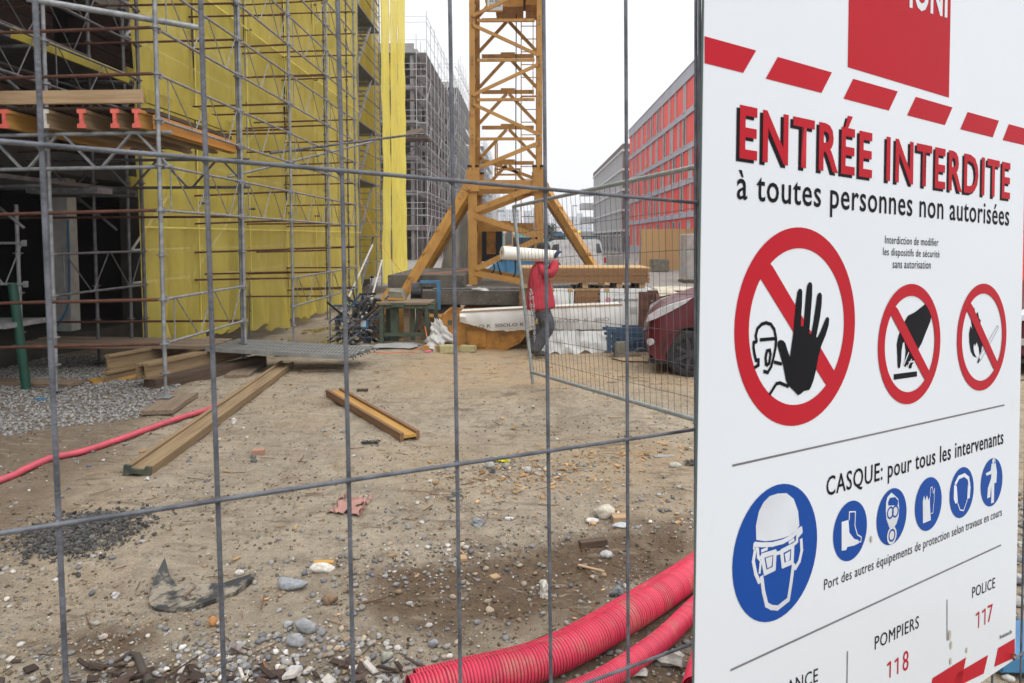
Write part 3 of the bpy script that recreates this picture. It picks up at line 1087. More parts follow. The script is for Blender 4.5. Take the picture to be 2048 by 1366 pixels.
def ribbed(pts, r, period, depth=.075, n=32, open_end=True):
    sp = spline(pts, period / 7)
    mb = MB()
    rad, mi = [], []
    L = 0
    for i, p in enumerate(sp):
        if i:
            L += (p - sp[i - 1]).length
        t = (L / period) % 1
        c = math.cos(2 * math.pi * t)
        rad.append(r * (1 - depth * (.5 - .5 * c)))
    mb.path(sp, r, n, cap=False, rad=rad)
    mb.m = []
    for i in range(len(sp) - 1):
        g = (rad[i] + rad[i + 1]) / 2 < r * (1 - depth * .70)
        mb.m += [1 if g else 0] * n
    # inner wall at the open start
    k = len(mb.f)
    mb.path(sp[:30], r * .86, n, cap=False)
    mb.m = mb.m[:k] + [1] * (len(mb.f) - k)
    return mb


PIPES = [
    ('thick pink corrugated pipe sweeping along in front of the sign', [(1790, 925), (1600, 990), (1480, 1066), (1387, 1146), (1260, 1238), (1096, 1320), (919, 1370), (820, 1396)], .075, .0150, .075),
    ('second pink corrugated pipe lying close behind the thick front one', [(1790, 915), (1600, 978), (1480, 1052), (1392, 1128), (1262, 1216), (1096, 1303), (919, 1352), (832, 1372)], .060, .0125, .066),
    ('thinner pink corrugated pipe curving below the thick ones', [(1750, 985), (1580, 1055), (1470, 1140), (1387, 1221), (1330, 1275), (1260, 1330), (1190, 1372), (1100, 1412)], .047, .0115, .05),
    ('short pink pipe rising at the foot of the sign', [(1740, 1035), (1600, 1105), (1500, 1190), (1440, 1275), (1412, 1330), (1396, 1390)], .068, .0140, .072)]
for lab, pp, r, per, z in PIPES:
    pts = [gr(x, y, z) for x, y in pp]
    pts = [Vector((p.x, p.y, z + ghs(p.x, p.y) * .5 + .01)) for p in pts][::-1]
    mb = ribbed(pts, r, per)
    tag(mb.build('corrugated_pipe', ['pink_pipe', 'pink_pipe_groove_shade'], smooth=False), lab, 'pipe', 'pink corrugated pipes')
hp = [(0, 964), (51, 944), (102, 918), (164, 903), (222, 882), (280, 862), (328, 846), (369, 833), (413, 818), (450, 800)]
pts = [gr(-220, 1030, .03)] + [gr(x, y, .03) for x, y in hp]
pts = [Vector((p.x, p.y, ghs(p.x, p.y) + .03)) for p in pts]
mb = ribbed(pts, .028, .012, .08, 14)
tag(mb.build('corrugated_hose', ['pink_hose', 'pink_hose'], smooth=True), 'long thin pink corrugated hose running under the long beam', 'hose')


# ------------------------------------------------------------------ timber formwork beams (I section), planks
def i_profile(h=.2, w=.08, f=.038, t=.027):
    a, b, c = w / 2, t / 2, h / 2
    return [(-a, -c), (a, -c), (a, -c + f), (b, -c + f + .006), (b, c - f - .006), (a, c - f), (a, c), (-a, c), (-a, c - f), (-b, c - f - .006), (-b, -c + f + .006), (-a, -c + f)]


def i_beam(name, p, q, mtl, label=None, roll=0.0, group=None, cap=None, parent=None, cat='timber beam', lw=None, h=.2, w=.08):
    p, q = Vector(p), Vector(q)
    L = (q - p).length
    M0 = frame_m(p, q - p) @ Matrix.Rotation(roll, 4, 'X')
    root = thing(name, label, cat, (0, 0, 0), group)
    root.matrix_local = M0
    BASE[root.name] = M0
    mb = MB()
    pr = i_profile(h, w)
    # flanges and web
    for z0, z1, ww in ((-h / 2, -h / 2 + .038, w), (h / 2 - .038, h / 2, w)):
        m2 = MB().box((0, -ww / 2, z0), (L, ww / 2, z1)).mesh('flange', mtl)
        bevel_me(m2, .003, 1)
        link('flange', m2, root, M0)
    MB().box((0, -.0135, -h / 2 + .036), (L, .0135, h / 2 - .036)).build('web', lw or mtl, root, M0)
    if cap:
        MB().prism(i_profile(h + .006, w + .008, .044, .036), lambda u, v, t: (t, u, v), -.012, .018).build('end_cap', cap, root, M0)
    return root


def plank(name, p, q, w, h, mtl, label, up=(0, 0, 1), cat='plank', group=None):
    p, q = Vector(p), Vector(q)
    L = (q - p).length
    M0 = frame_m(p, q - p, up)
    me = MB().box((0, -w / 2, -h / 2), (L, w / 2, h / 2)).mesh(name, mtl)
    bevel_me(me, .003, 1)
    return tag(link(name, me, None, M0), label, cat, group)


# two beams lying on their side on the sand
a, b = gr(275, 948, .04), gr(574, 730, .04)
a.z, b.z = ghs(a.x, a.y) + .045, ghs(b.x, b.y) + .05
i_beam('timber_beam', a, b, 'wood_beam_old', 'long weathered timber I beam lying on its side beside the pink hose', roll=math.pi / 2 + .10, cap='wood_end')
a, b = gr(820, 880, .0), gr(668, 792, .0)
a.z, b.z = ghs(a.x, a.y) + .045, ghs(b.x, b.y) + .045
i_beam('timber_beam', a, b, 'wood_beam_brown', 'short orange timber I beam lying on its side in the middle', roll=math.pi / 2, lw='wood_beam_yellow')
# beams carrying the gangway
i_beam('timber_beam', (-4.86, 8.60, .22), (-4.35, 10.6, .20), 'wood_beam_old', 'pale timber I beam end on a dark block under the gangway', cap=None)
i_beam('timber_beam', (-4.76, 8.60, .22), (-4.25, 10.6, .20), 'wood_beam_old', 'second pale timber I beam beside its twin under the gangway')
i_beam('timber_beam', (-5.45, 8.95, .27), (-4.95, 10.9, .25), 'wood_beam_old', 'timber I beam further left under the wooden gangway')
i_beam('timber_beam', (-5.42, 8.85, .07), (-4.92, 10.9, .05), 'wood_beam_old', 'lower timber I beam under the left stack on the gravel', roll=0)
plank('timber_block', (-4.72, 8.62, .045), (-3.95, 10.3, .06), .22, .16, 'wood_dark', 'dark square timber under the pale beams', cat='timber')
plank('board', (-5.65, 8.9, .03), (-5.1, 9.5, .03), .25, .03, 'wood_beam_yellow', 'orange board end on the gravel under the left beams', cat='board')

# gangway: wooden boards then perforated steel decks
for i in range(3):
    y = 9.74 + i * .26
    plank('plank', (-7.2, y, .37 + .012 * i), (-4.42, y + .02, .36), .24, .045, 'wood_weathered', ('nearest', 'middle', 'furthest')[i] + ' of the three wooden gangway boards under the scaffold', group='wooden gangway boards')
for i in range(4):
    y = 9.74 + i * .225
    t = thing('steel_deck', ['steel scaffold deck at the near edge of the gangway', 'second steel scaffold deck of the gangway from the front',
                             'third steel scaffold deck of the gangway from the front', 'furthest steel scaffold deck, beside the yellow netting'][i], 'scaffold deck', (0, 0, 0), 'steel scaffold decks of the gangway')
    p, q = Vector((-4.48 + .03 * i, y, .36)), Vector((-2.48 + .05 * i, y + .02, .245))
    M0 = frame_m(p, q - p)
    t.matrix_local = M0
    BASE[t.name] = M0
    L = (q - p).length
    mb = MB().box((0, -.10, -.004), (L, .10, 0))
    mb.box((0, -.108, -.05), (L, -.10, .004)).box((0, .10, -.05), (L, .108, .004))
    mb.build('deck_plate', 'steel_deck', t, M0)
    mb = MB()
    nx = int(L / .05)
    for u in range(nx):
        for v in range(4):
            x, yy = .03 + u * .05, -.075 + v * .05
            mb.cbox((x, yy, .002), (.022, .018, .004), .5)
    tag(mb.build('tread_pattern', 'galvanised_dark', t, M0), kind='stuff')
    for s in (-1, 1):
        mb = MB().path([(L, s * .07, -.02), (L + .05, s * .07, -.015), (L + .06, s * .07, -.05)], .012, 6)
        mb.build('hook', 'galvanised_dark', t, M0)


# ------------------------------------------------------------------ big scaffold at the left
POSTY = [7.82, 10.09, 12.2, 14.5, 16.8]
XO, XI = -4.1, -5.9


def post_me(z0, z1, r=.024, levels=()):
    mb = MB().tube((0, 0, z0), (0, 0, z1), r, 10)
    for z in levels:
        if z0 < z < z1:
            mb.tube((0, 0, z - .006), (0, 0, z + .006), .058, 8)
            mb.tube((0, 0, z - .035), (0, 0, z + .035), r + .006, 10)
    return mb


LV = [.69 + .5 * k for k in range(24)]
sc = thing('scaffold', 'tall galvanised tube scaffold with rusty cross bars wrapped round the netted building', 'scaffold', (XO, 7.82, 0))
posts_me = {}


def post(x, y, z1=11.5, r=.024, jack=True, ground=None, lean=0.0, m='galvanised', zj=.38):
    zg = ghs(x, y) if ground is None else ground
    mb = post_me(zj, z1, r, LV)
    if jack:
        mb.tube((0, 0, .02 + zg), (0, 0, .45), .017, 8)
        mb.tube((0, 0, zj - .03), (0, 0, zj - .012), .055, 6)
        mb.cbox((0, 0, .045 + zg), (.15, .15, .008))
    mw = Matrix.Translation((x, y, 0)) @ Matrix.Rotation(lean, 4, 'Y')
    return link('standard', mb.mesh('standard', m, smooth=True), sc, mw)


for k, y in enumerate(POSTY):
    post(XO, y, ground=ghs(XO, y) + (.04 if k < 2 else 0), lean=0)
    if k:
        post(XI + .02, y + .2, ground=ghs(XI, y) - .1, m='galvanised_dark')
post(XO - .055, 10.13, 11.5, m='galvanised')
post(-5.68, 8.3, m='galvanised')
post(-5.70, 10.35, m='galvanised_dark', r=.026)
post(-6.3, 10.15, m='galvanised_dark')
post(-6.42, 8.75, 2.3, m='galvanised')
for k, y in enumerate((19.2, 21.6)):
    post(XI + .4, y, m='galvanised_dark')


def truss_me(L, h=.5, r=.0165, rd=.008):
    mb = MB().tube((0, 0, 0), (L, 0, 0), r, 8).tube((0, 0, h), (L, 0, h), r, 8)
    mb.tube((.09 * L, 0, 0), (.09 * L, 0, h), rd, 6)
    for a, b in (((.11, h), (.36, 0)), ((.38, 0), (.56, h)), ((.58, h), (.80, 0)), ((.82, 0), (.97, h))):
        mb.tube((a[0] * L, 0, a[1]), (b[0] * L, 0, b[1]), rd, 6)
    # wedge heads
    for x in (.02, L - .02):
        for z in (0, h):
            mb.cbox((x, 0, z), (.05, .03, .075))
    return mb


trm = {}
for i in range(4):
    y0, y1 = POSTY[i] + .05, POSTY[i + 1] - .05
    me = truss_me(y1 - y0).mesh('guardrail', 'galvanised', smooth=True)
    for lv in (.69, 2.19, 3.19, 4.19, 5.19, 6.19, 7.19, 8.19):
        if lv < 1 and i == 1:
            continue
        link('guardrail', me, sc, Matrix.Translation((XO, y0, lv)) @ Matrix.Rotation(math.pi / 2, 4, 'Z'))
# trusses of the inner row, left of the net
me = truss_me(2.0).mesh('guardrail', 'galvanised_dark', smooth=True)
for lv in (1.19, 3.69, 4.69, 5.69, 6.7):
    link('guardrail', me, sc, Matrix.Translation((-5.68, 8.33, lv)) @ Matrix.Rotation(math.pi / 2, 4, 'Z'))
    if lv > 2:
        link('guardrail', me, sc, Matrix.Translation((-6.35, 8.2, lv - .2)) @ Matrix.Rotation(math.pi / 2 - .02, 4, 'Z'))
        link('guardrail', me, sc, Matrix.Translation((-5.68, 6.2, lv)) @ Matrix.Rotation(math.pi / 2, 4, 'Z'))
me = truss_me(1.5).mesh('guardrail', 'galvanised', smooth=True)
link('guardrail', me, sc, Matrix.Translation((-7.6, 8.45, 1.32)))

# rusty cross bars: each bay row runs across from the outer posts to the left
rr = random.Random(5)
for k, y in enumerate(POSTY):
    xl = -7.6 if k == 0 else (-5.95 if k < 3 else -5.85)
    for lv in LV:
        if lv > 8.5:
            break
        if k == 0 and (1.5 < lv < 2 or 2.4 < lv < 3.6 or lv < .6):
            continue
        if k and rr.random() < .22:
            continue
        dz = rr.uniform(-.02, .05)
        x1 = XO - .04
        me = MB().tube((xl - (1.7 if k == 1 and lv < 6 else 0), y + .02, lv - .03 + dz - (.09 if k == 0 else .03)), (x1, y - .02, lv), .0165 if k else .019, 8).mesh('cross_bar', 'rusty_steel', smooth=True)
        link('cross_bar', me, sc)
        if k and rr.random() < .16:
            yy = y + .34
            z2 = lv + rr.uniform(-.1, .18)
            link('cross_bar', MB().tube((xl + .1, yy, z2 - .04), (x1 - .1, yy, z2), .016, 8).mesh('cross_bar', 'rusty_steel', smooth=True), sc)
# big galvanised tube clamped near the top left and loose stub tubes
a, b = at(396, 55, 8.25), at(52, -3, 7.35)
link('tie_tube', MB().tube(a, b, .0335, 14).mesh('tie_tube', 'galvanised', smooth=True), sc)
link('tie_tube', MB().tube((XO + .45, 16.9, 4.2), (XO - 1.6, 13.4, 3.05), .024, 10).mesh('tie_tube', 'galvanised', smooth=True), sc)
a, b = at(834, 268, 16.2), at(540, 306, 13.0)
link('tie_tube', MB().tube(a, b, .027, 10).mesh('tie_tube', 'galvanised_dark', smooth=True), sc)


def lattice(p, q, h, n, mtl, r=.022):
    p, q = Vector(p), Vector(q)
    mb = MB().tube(p, q, r, 10).tube(p - Vector((0, 0, h)), q - Vector((0, 0, h)), r, 10)
    d = (q - p) / n
    for i in range(n):
        a = p + d * i
        m = a + d * .5
        lo = Vector((0, 0, h))
        mb.beam(a + d * .04 - lo, m - d * .04, .035, .02)
        mb.beam(m + d * .04, a + d * .96 - lo, .035, .02)
    return mb


link('lattice_girder', lattice((-8.2, 7.9, 3.0), (-3.98, 7.88, 3.06), .38, 5, 'galvanised').mesh('lattice_girder', 'galvanised', smooth=True), sc)
link('lattice_girder', lattice((-8.4, 10.2, 3.0), (-4.02, 10.18, 3.02), .40, 5, 'galvanised').mesh('lattice_girder', 'galvanised_dark', smooth=True), sc)
# inner decks with yellow toe boards
for z in (2.62, 4.25, 6.3, 8.3):
    link('scaffold_deck', MB().box((-6.9, 6.0, z - .05), (-6.0, 10.2, z)).mesh('scaffold_deck', 'galvanised_dark'), sc)
    link('scaffold_deck', MB().box((-6.9, 10.6, z - .05), (-6.05, 24, z)).mesh('scaffold_deck', 'galvanised_dark'), sc)
    link('toe_board', MB().box((-6.04, 10.6, z + .02), (-6.0, 24, z + .20)).mesh('toe_board', 'yellow_board'), sc)
    if z > 4:
        link('toe_board', MB().box((-5.78, 7.9, z - .14), (-5.74, 10.2, z - .01)).mesh('toe_board', 'yellow_board'), sc)
    for y in (8.3, 10.2, 12.4, 14.7, 17.0, 19.3, 21.7):
        MBt = MB().tube((-6.95, y, z - .12), (-5.7, y, z - .12), .024, 8).tube((-6.6, y, z - .12), (-6.0, y, z - .62), .018, 6)
        link('bracket', MBt.mesh('bracket', 'galvanised_dark', smooth=True), sc)
for z in (1.2, 1.7, 3.2, 3.7, 4.9, 5.4, 6.9, 7.4):
    for k, (y0, y1) in enumerate(((10.6, 12.4), (12.5, 14.7), (14.8, 17.0), (17.1, 19.2), (19.3, 21.6), (21.7, 24.0))):
        link('ledger', MB().tube((-6.0, y0, z), (-6.0, y1, z), .022, 6).mesh('ledger', 'white_trim'), sc)
        if (k + int(z * 2)) % 3 == 0:
            link('brace', MB().tube((-6.02, y0, z), (-6.02, y1, z + 1.4), .02, 6).mesh('brace', 'white_trim'), sc)
link('scaffold_deck', MB().box((-6.9, 9.6, 2.5), (-5.9, 9.95, 2.58)).mesh('scaffold_deck', 'galvanised'), sc)
link('scaffold_deck', MB().box((-7.8, 8.2, .80), (-6.2, 8.9, .86)).mesh('scaffold_deck', 'galvanised'), sc)

# sole boards under the front posts
c1, c2 = (-3.97, 7.68), (-3.98, 9.75)
for (cx, cy), lab in ((c1, 'wooden sole board under the nearest scaffold post'), (c2, 'wooden sole board under the second scaffold post, behind the long beam')):
    z = ghs(cx, cy) + .035
    plank('sole_board', (cx + .06, cy - .42, z), (cx - .06, cy + .42, z), .32, .05, 'wood_weathered', lab, cat='board')
plank('sole_board', (-6.9, 8.75, ghs(-6.4, 8.75) + .03), (-5.7, 8.70, ghs(-6, 8.75) + .03), .30, .045, 'wood_weathered', 'wooden sole board under the green post on the gravel', cat='board')

# platform of timber beams and boards at the near corner
plank('plank', (-8.0, 7.75, 3.41), (-4.22, 7.75, 3.43), .05, .145, 'wood_plank', 'thick pale plank set on edge along the platform front')
plank('plank', (-4.22, 7.8, 3.45), (-4.22, 10.0, 3.45), .04, .15, 'yellow_board', 'yellow edge plank along the side of the timber platform')
plank('plank', (-4.30, 7.85, 3.30), (-4.30, 10.0, 3.30), .22, .05, 'wood_dark', 'brown board under the yellow edge plank')
plank('plank', (-4.16, 7.85, 3.17), (-4.16, 10.02, 3.17), .03, .16, 'orange_board', 'orange side board of the timber platform')
plank('platform_deck', (-8.0, 8.9, 3.325), (-4.42, 8.9, 3.325), 2.1, .03, 'wood_dark', 'dark plywood deck of the timber platform', cat='platform')
for i, (px, capm, lab) in enumerate(((19, 'pink_cap', 'timber beam with pink end cap, leftmost of the platform'), (98, 'white_cap', 'timber beam with worn white end on the platform'),
                                     (172, 'pink_cap', 'timber beam with pink end cap right of the white ended one'), (238, 'pink_cap', 'timber beam with pink end cap, last but one before the corner post'),
                                     (281, 'pink_cap', 'timber beam with pink end cap nearest the corner post'))):
    x = at(px, 238, 7.8).x
    i_beam('timber_beam', (x, 7.72, 3.19), (x + .05, 10.1, 3.19), 'wood_beam_yellow' if i in (0, 4) else 'wood_beam_old', lab, cap=capm, group='timber beams of the platform')

# ------------------------------------------------------------------ green post, white column, blue hose
c = gr(53, 783)
me = MB().tube((c.x, c.y, .03), (c.x - .12, c.y, 1.33), .052, 16).build('green_post', 'green_post', smooth=True)
tag(me, 'dark green round post standing on a board on the gravel', 'post')
for px in (76, 88):
    c = gr(px, 806)
    me = MB().cbox((c.x, c.y, .03), (.05, .04, .05), .3)
    tag(me.build('plastic_clip', 'container_blue'), ('left' if px == 76 else 'right') + ' of two small blue plastic clips on the gravel', 'clip', 'blue clips on the gravel')

# ------------------------------------------------------------------ unfinished building behind the scaffold
ub = thing('unfinished_building', 'unfinished concrete and brick building behind the yellow netting', 'building', (-7.4, 12, 0))
FX = -7.35
for k, z in enumerate((3.25, 6.25, 9.25, 12.25, 15.25)):
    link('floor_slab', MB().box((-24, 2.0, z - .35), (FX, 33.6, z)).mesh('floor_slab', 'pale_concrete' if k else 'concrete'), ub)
link('floor_slab', MB().box((-24, 2.0, -.3), (FX - .2, 33.6, .28)).mesh('floor_slab', 'concrete'), ub)
ubw = MB().box((-24.2, 2, 0), (-24, 33.4, 15)).box((-24, 33.4, 0), (FX, 33.6, 15.5)).box((-24, 1.8, 0), (FX, 2.0, 15.5))
link('wall', ubw.mesh('wall', 'dark_brick'), ub)
for y in (5.5, 9.0, 13.6, 17.8, 22, 26):
    for k, (z0, z1) in enumerate(((.281, 2.899), (3.251, 5.899), (6.251, 8.899), (9.251, 11.899), (12.251, 14.899))):
        link('column', MB().box((FX - .5, y - .15, z0), (FX - .1, y + .15, z1)).mesh('column', 'concrete'), ub)
# brick infill with rough window gaps on the upper storeys
for k, z in enumerate((3.25, 6.25, 9.25, 12.25)):
    for (y0, y1) in ((3, 5.3), (5.7, 8.8), (9.2, 11.2), (12.0, 13.4), (13.8, 15.4), (16.4, 17.6), (18, 19.6), (20.6, 21.8), (22.2, 23.8), (24.8, 29), (29.4, 33)):
        mb = MB()
        nz_ = 12
        for j in range(nz_):
            zz = z + .001 + j * (2.6 / nz_)
            mb.box((FX - .45, y0 + .01, zz), (FX - .14 - (.012 if j % 2 else 0), y1 - .01, zz + 2.6 / nz_ - .02))
        link('brick_wall', mb.mesh('brick_wall', 'dark_brick' if y0 < 12.5 else 'brick_lightened'), ub)  # one brick wall in a shaded and a lightened copy, split along the street
for (y0, y1) in ((13.8, 17.6), (18, 21.8), (22.2, 33)):
    link('brick_wall', MB().box((FX - .45, y0, .29), (FX - .14, y1, 2.89)).mesh('brick_wall', 'brick_lightened'), ub)
link('inner_wall', MB().box((-13, 2.1, .285), (-12.8, 33, 2.89)).mesh('inner_wall', 'room_shade'), ub)
c = at(128, 500, 12.0)
tag(MB().box((c.x - .16, 11.85, .29), (c.x + .18, 12.1, 3.0)).build('prop_column', 'white_trim'), 'pale square column standing in the dark ground floor', 'column')
pts = [(c.x + .22, 11.8, 2.2), (c.x + .24, 11.75, 1.2), (c.x + .22, 11.7, .7), (c.x + .05, 11.6, .35)]
tag(MB().path(spline(pts, .1), .018, 8).build('hose', 'container_blue', smooth=True), 'thin blue hose hanging beside the pale column', 'hose')


# ------------------------------------------------------------------ yellow debris netting
def net_mat(name, c1, c2, alpha, transl):
    return mat(name, c1, c2, rough=.75, scale=1.2, stretch=(1, 1, .5), transl=transl, alpha=alpha, col3=tuple(v * .8 for v in c1), s3=3, lo3=.5, hi3=.7, bump=.35, bscale=30, spec=.1)


MAT['net_yellow'] = net_mat('net_yellow', (.82, .69, .15), (.70, .58, .12), .36, .2)
MAT['net_yellow_lit'] = net_mat('net_yellow_lit', (.92, .81, .17), (.86, .75, .14), .06, .2)  # lighter copy of the same netting, its extra light put into the colour
MAT['net_seam'] = mat('net_seam', (.80, .70, .16), rough=.7)


def net_sheet(y0, y1, x, z0, z1, seed, parent, name='net_sheet', mtl='net_yellow', along='y', ny=60, nz=70, amp=.075, dip=.25):
    N = mn.noise
    vs = []
    for j in range(nz + 1):
        tz = (j / nz) ** 1.6
        for i in range(ny + 1):
            t = i / ny
            y = y0 + (y1 - y0) * t
            zb = z0 + dip * abs(N(Vector((t * 3.1, seed, 0)))) + .14 * N(Vector((t * 13, seed, 2)))
            z = zb + (z1 - zb) * tz
            sag = 1 + 4.0 * math.exp(-(z - zb) * 1.6)
            dx = amp * sag * N(Vector((t * (y1 - y0) * 1.5, z * .12, seed))) + amp * .5 * sag * N(Vector((t * (y1 - y0) * 5, z * .3, seed + 4)))
            dx += .012 * math.sin(z * 3.14 + seed) + amp * .35 * N(Vector((t * (y1 - y0) * 2.2 + z * .9, z * .25, seed + 9)))
            vs.append((x + dx, y, z) if along == 'y' else (y, x + dx, z))
    fs = []
    for j in range(nz):
        for i in range(ny):
            a = j * (ny + 1) + i
            fs.append((a, a + 1, a + ny + 2, a + ny + 1))
    mb = MB().add(vs, fs)
    return link(name, mb.mesh(name, mtl, smooth=True), parent)


nt1 = thing('debris_netting', 'long yellow debris netting hung along the left scaffold', 'netting', (XI, 10.4, 0))
ye = [10.42, 12.3, 14.6, 16.9, 19.2, 21.6, 24.2]
for i in range(len(ye) - 1):
    zb = .18 if i == 0 else (.12 if i == 1 else -.10)
    net_sheet(ye[i] - .02, ye[i + 1] + .02, XI + .10 + .012 * (i % 2), zb - .12, 12.5, i * 3.7, nt1, dip=.42)
    mb = MB().path([(XI + .13, ye[i], zb + z * .5 + .1) for z in range(24)], .007, 5)
    mb.build('seam', 'net_seam', nt1)
for z in (2.05, 6.15):
    MB().beam((XI + .16, 10.4, z), (XI + .16, 24.2, z + .05), .012, .022).build('seam', 'net_seam', nt1)
# gathered folds of net lying at the foot
for (x, y, s, lab) in ((-5.6, 11.2, .3, 'crumpled yellow net gathered at the foot of the netting near the steel decks'), (-5.35, 22.6, .5, 'crumpled yellow net lying at the far foot of the netting')):
    mb = MB()
    V, T = unit_rock(4, int(y * 7), .9, (1, .7, .35))
    V = V * s * .8
    mb.add([(x + v[0], y + v[1], ghs(x, y) + .06 + v[2]) for v in V], [tuple(t) for t in T.tolist()])
    tag(mb.build('crumpled_net', 'net_yellow_lit', smooth=True), lab, 'net')
nt2 = thing('debris_netting', 'yellow debris netting, brighter light put into its colour, on the far scaffold end beyond the ladder tower', 'netting', (-5.85, 30, 0))
ye2 = [28.25, 30.0, 31.8, 33.6]
for i in range(3):
    net_sheet(ye2[i] - .02, ye2[i + 1] + .02, -5.80 + .015 * (i % 2), .0, 17.5, 31.0 + i * 2.3, nt2, mtl='net_yellow_lit', along='y', ny=26, nz=90, amp=.07, dip=.12)
    MB().path([(-5.76, ye2[i], .2 + z * .6) for z in range(28)], .010, 5).build('seam', 'net_seam', nt2)

# ladder tower
lt = thing('ladder_tower', 'narrow access tower with zigzag stairs and ladder between the two nets', 'tower', (-5.9, 26.3, 0))
for x in (-5.85, -6.7):
    for y in (24.5, 27.25, 28.15):
        link('standard', MB().tube((x, y, -.1), (x, y, 17), .024, 8).mesh('standard', 'galvanised'), lt)
z = .0
while z < 16:
    link('stair_flight', MB().beam((-5.95, 24.9, z), (-5.95, 27.15, z + 1.95), .05, .10).beam((-6.5, 24.9, z), (-6.5, 27.15, z + 1.95), .05, .10).mesh('stair_flight', 'steel_deck'), lt)
    st_me = MB()
    for q in range(8):
        st_me.box((-6.48, 25.0 + q * .27, z + .18 + q * .235), (-5.98, 25.2 + q * .27, z + .20 + q * .235))
    tag(link('stair_tread', st_me.mesh('stair_tread', 'galvanised'), lt), kind='stuff')
    link('stair_landing', MB().box((-6.7, 24.5, z + 1.94), (-5.85, 28.15, z + 1.99)).mesh('stair_landing', 'galvanised_dark'), lt)
    for q in (.5, 1.0):
        link('guardrail', MB().tube((-5.85, 24.5, z + q), (-5.85, 28.15, z + q), .018, 6).mesh('guardrail', 'galvanised_dark'), lt)
    z += 2.0
z = .3
rung = MB().tube((-5.84, 27.27, 0), (-5.84, 28.13, 0), .016, 6).mesh('rung', 'galvanised')
while z < 16.5:
    link('rung', rung, lt, Matrix.Translation((0, 0, z)))
    z += .28
MAT['net_olive'] = net_mat('net_olive', (.80, .70, .19), (.66, .57, .15), .08, .15)
net_sheet(24.3, 33.2, -6.95, .1, 17, 55.0, lt, name='back_net', mtl='net_olive', amp=.04, ny=20, nz=40)
# leaning pale tubes at its foot
for (a, b, c_, d_, lab) in ((683, 648, 745, 490, 'long pale tube leaning against the foot of the ladder tower'), (742, 600, 764, 520, 'shorter pale tube leaning at the right of the ladder tower')):
    p, q = at(a, b, 20.5), at(c_, d_, 24.3)
    p.z = max(p.z, -.3)
    tag(MB().tube(p, q, .03, 8).build('leaning_tube', 'white_trim', smooth=True), lab, 'tube')
# puddle beside the net
mb = MB()
r = random.Random(4)
N_ = 40
vs = [(-4.75, 15.0, -.352)]
for i in range(N_):
    a = 2 * math.pi * i / N_
    q = 1 + .35 * mn.noise(Vector((math.cos(a) * 2, math.sin(a) * 2, 3)))
    vs.append((-4.75 + .85 * q * math.cos(a), 15.2 + 2.6 * q * math.sin(a), -.352))
mb.add(vs, [(0, i + 1, (i + 1) % N_ + 1) for i in range(N_)])
tag(mb.build('puddle', 'water'), 'shallow brown puddle at the foot of the yellow netting', kind='structure')


# ------------------------------------------------------------------ tower crane
TY0, TY1 = 15.5, 17.15
TXL, TXR = -1.30, .35
cr = thing('tower_crane', 'yellow lattice tower crane mast on four splayed struts', 'crane', ((TXL + TXR) / 2, (TY0 + TY1) / 2, .86))


def cpart(name, mb, mtl='crane_yellow', smooth=False):
    return link(name, mb.mesh(name, mtl, smooth), cr)


def angle(mb, x, y, z0, z1, sx, sy, w=.19, t=.022):
    """an L profile leg, its flanges towards (sx, sy)"""
    mb.box((min(x, x + sx * w), min(y, y + sy * t), z0), (max(x, x + sx * w), max(y, y + sy * t), z1))
    mb.box((min(x, x + sx * t), min(y + sy * t, y + sy * w), z0), (max(x, x + sx * t), max(y + sy * t, y + sy * w), z1))


zc = 3.17
for x, sx in ((TXL, 1), (TXR, -1)):
    for y, sy in ((TY0, 1), (TY1, -1)):
        mb = MB()
        angle(mb, x + sx * .03, y + sy * .01, zc, 16.5, sx, sy, .125)
        cpart('mast_leg', mb)
        mb = MB()
        angle(mb, x, y, .86, zc - .05, sx, sy, .19, .03)
        cpart('base_leg', mb)
        mb = MB().cbox((x + sx * .1, y + sy * .06, zc - .03), (.28, .22, .46))
        mb.tube((x + sx * .03, y, zc + .15), (x + sx * .03, y, zc + .28), .045, 8)
        mb.tube((x + sx * .2, y, zc + .15), (x + sx * .2, y, zc + .28), .045, 8)
        cpart('joint_block', mb)
        for dx in (.03, .2):
            cpart('pin_cap', MB().tube((x + sx * dx, y, zc + .26), (x + sx * dx, y, zc + .31), .05, 8), 'black_plastic')
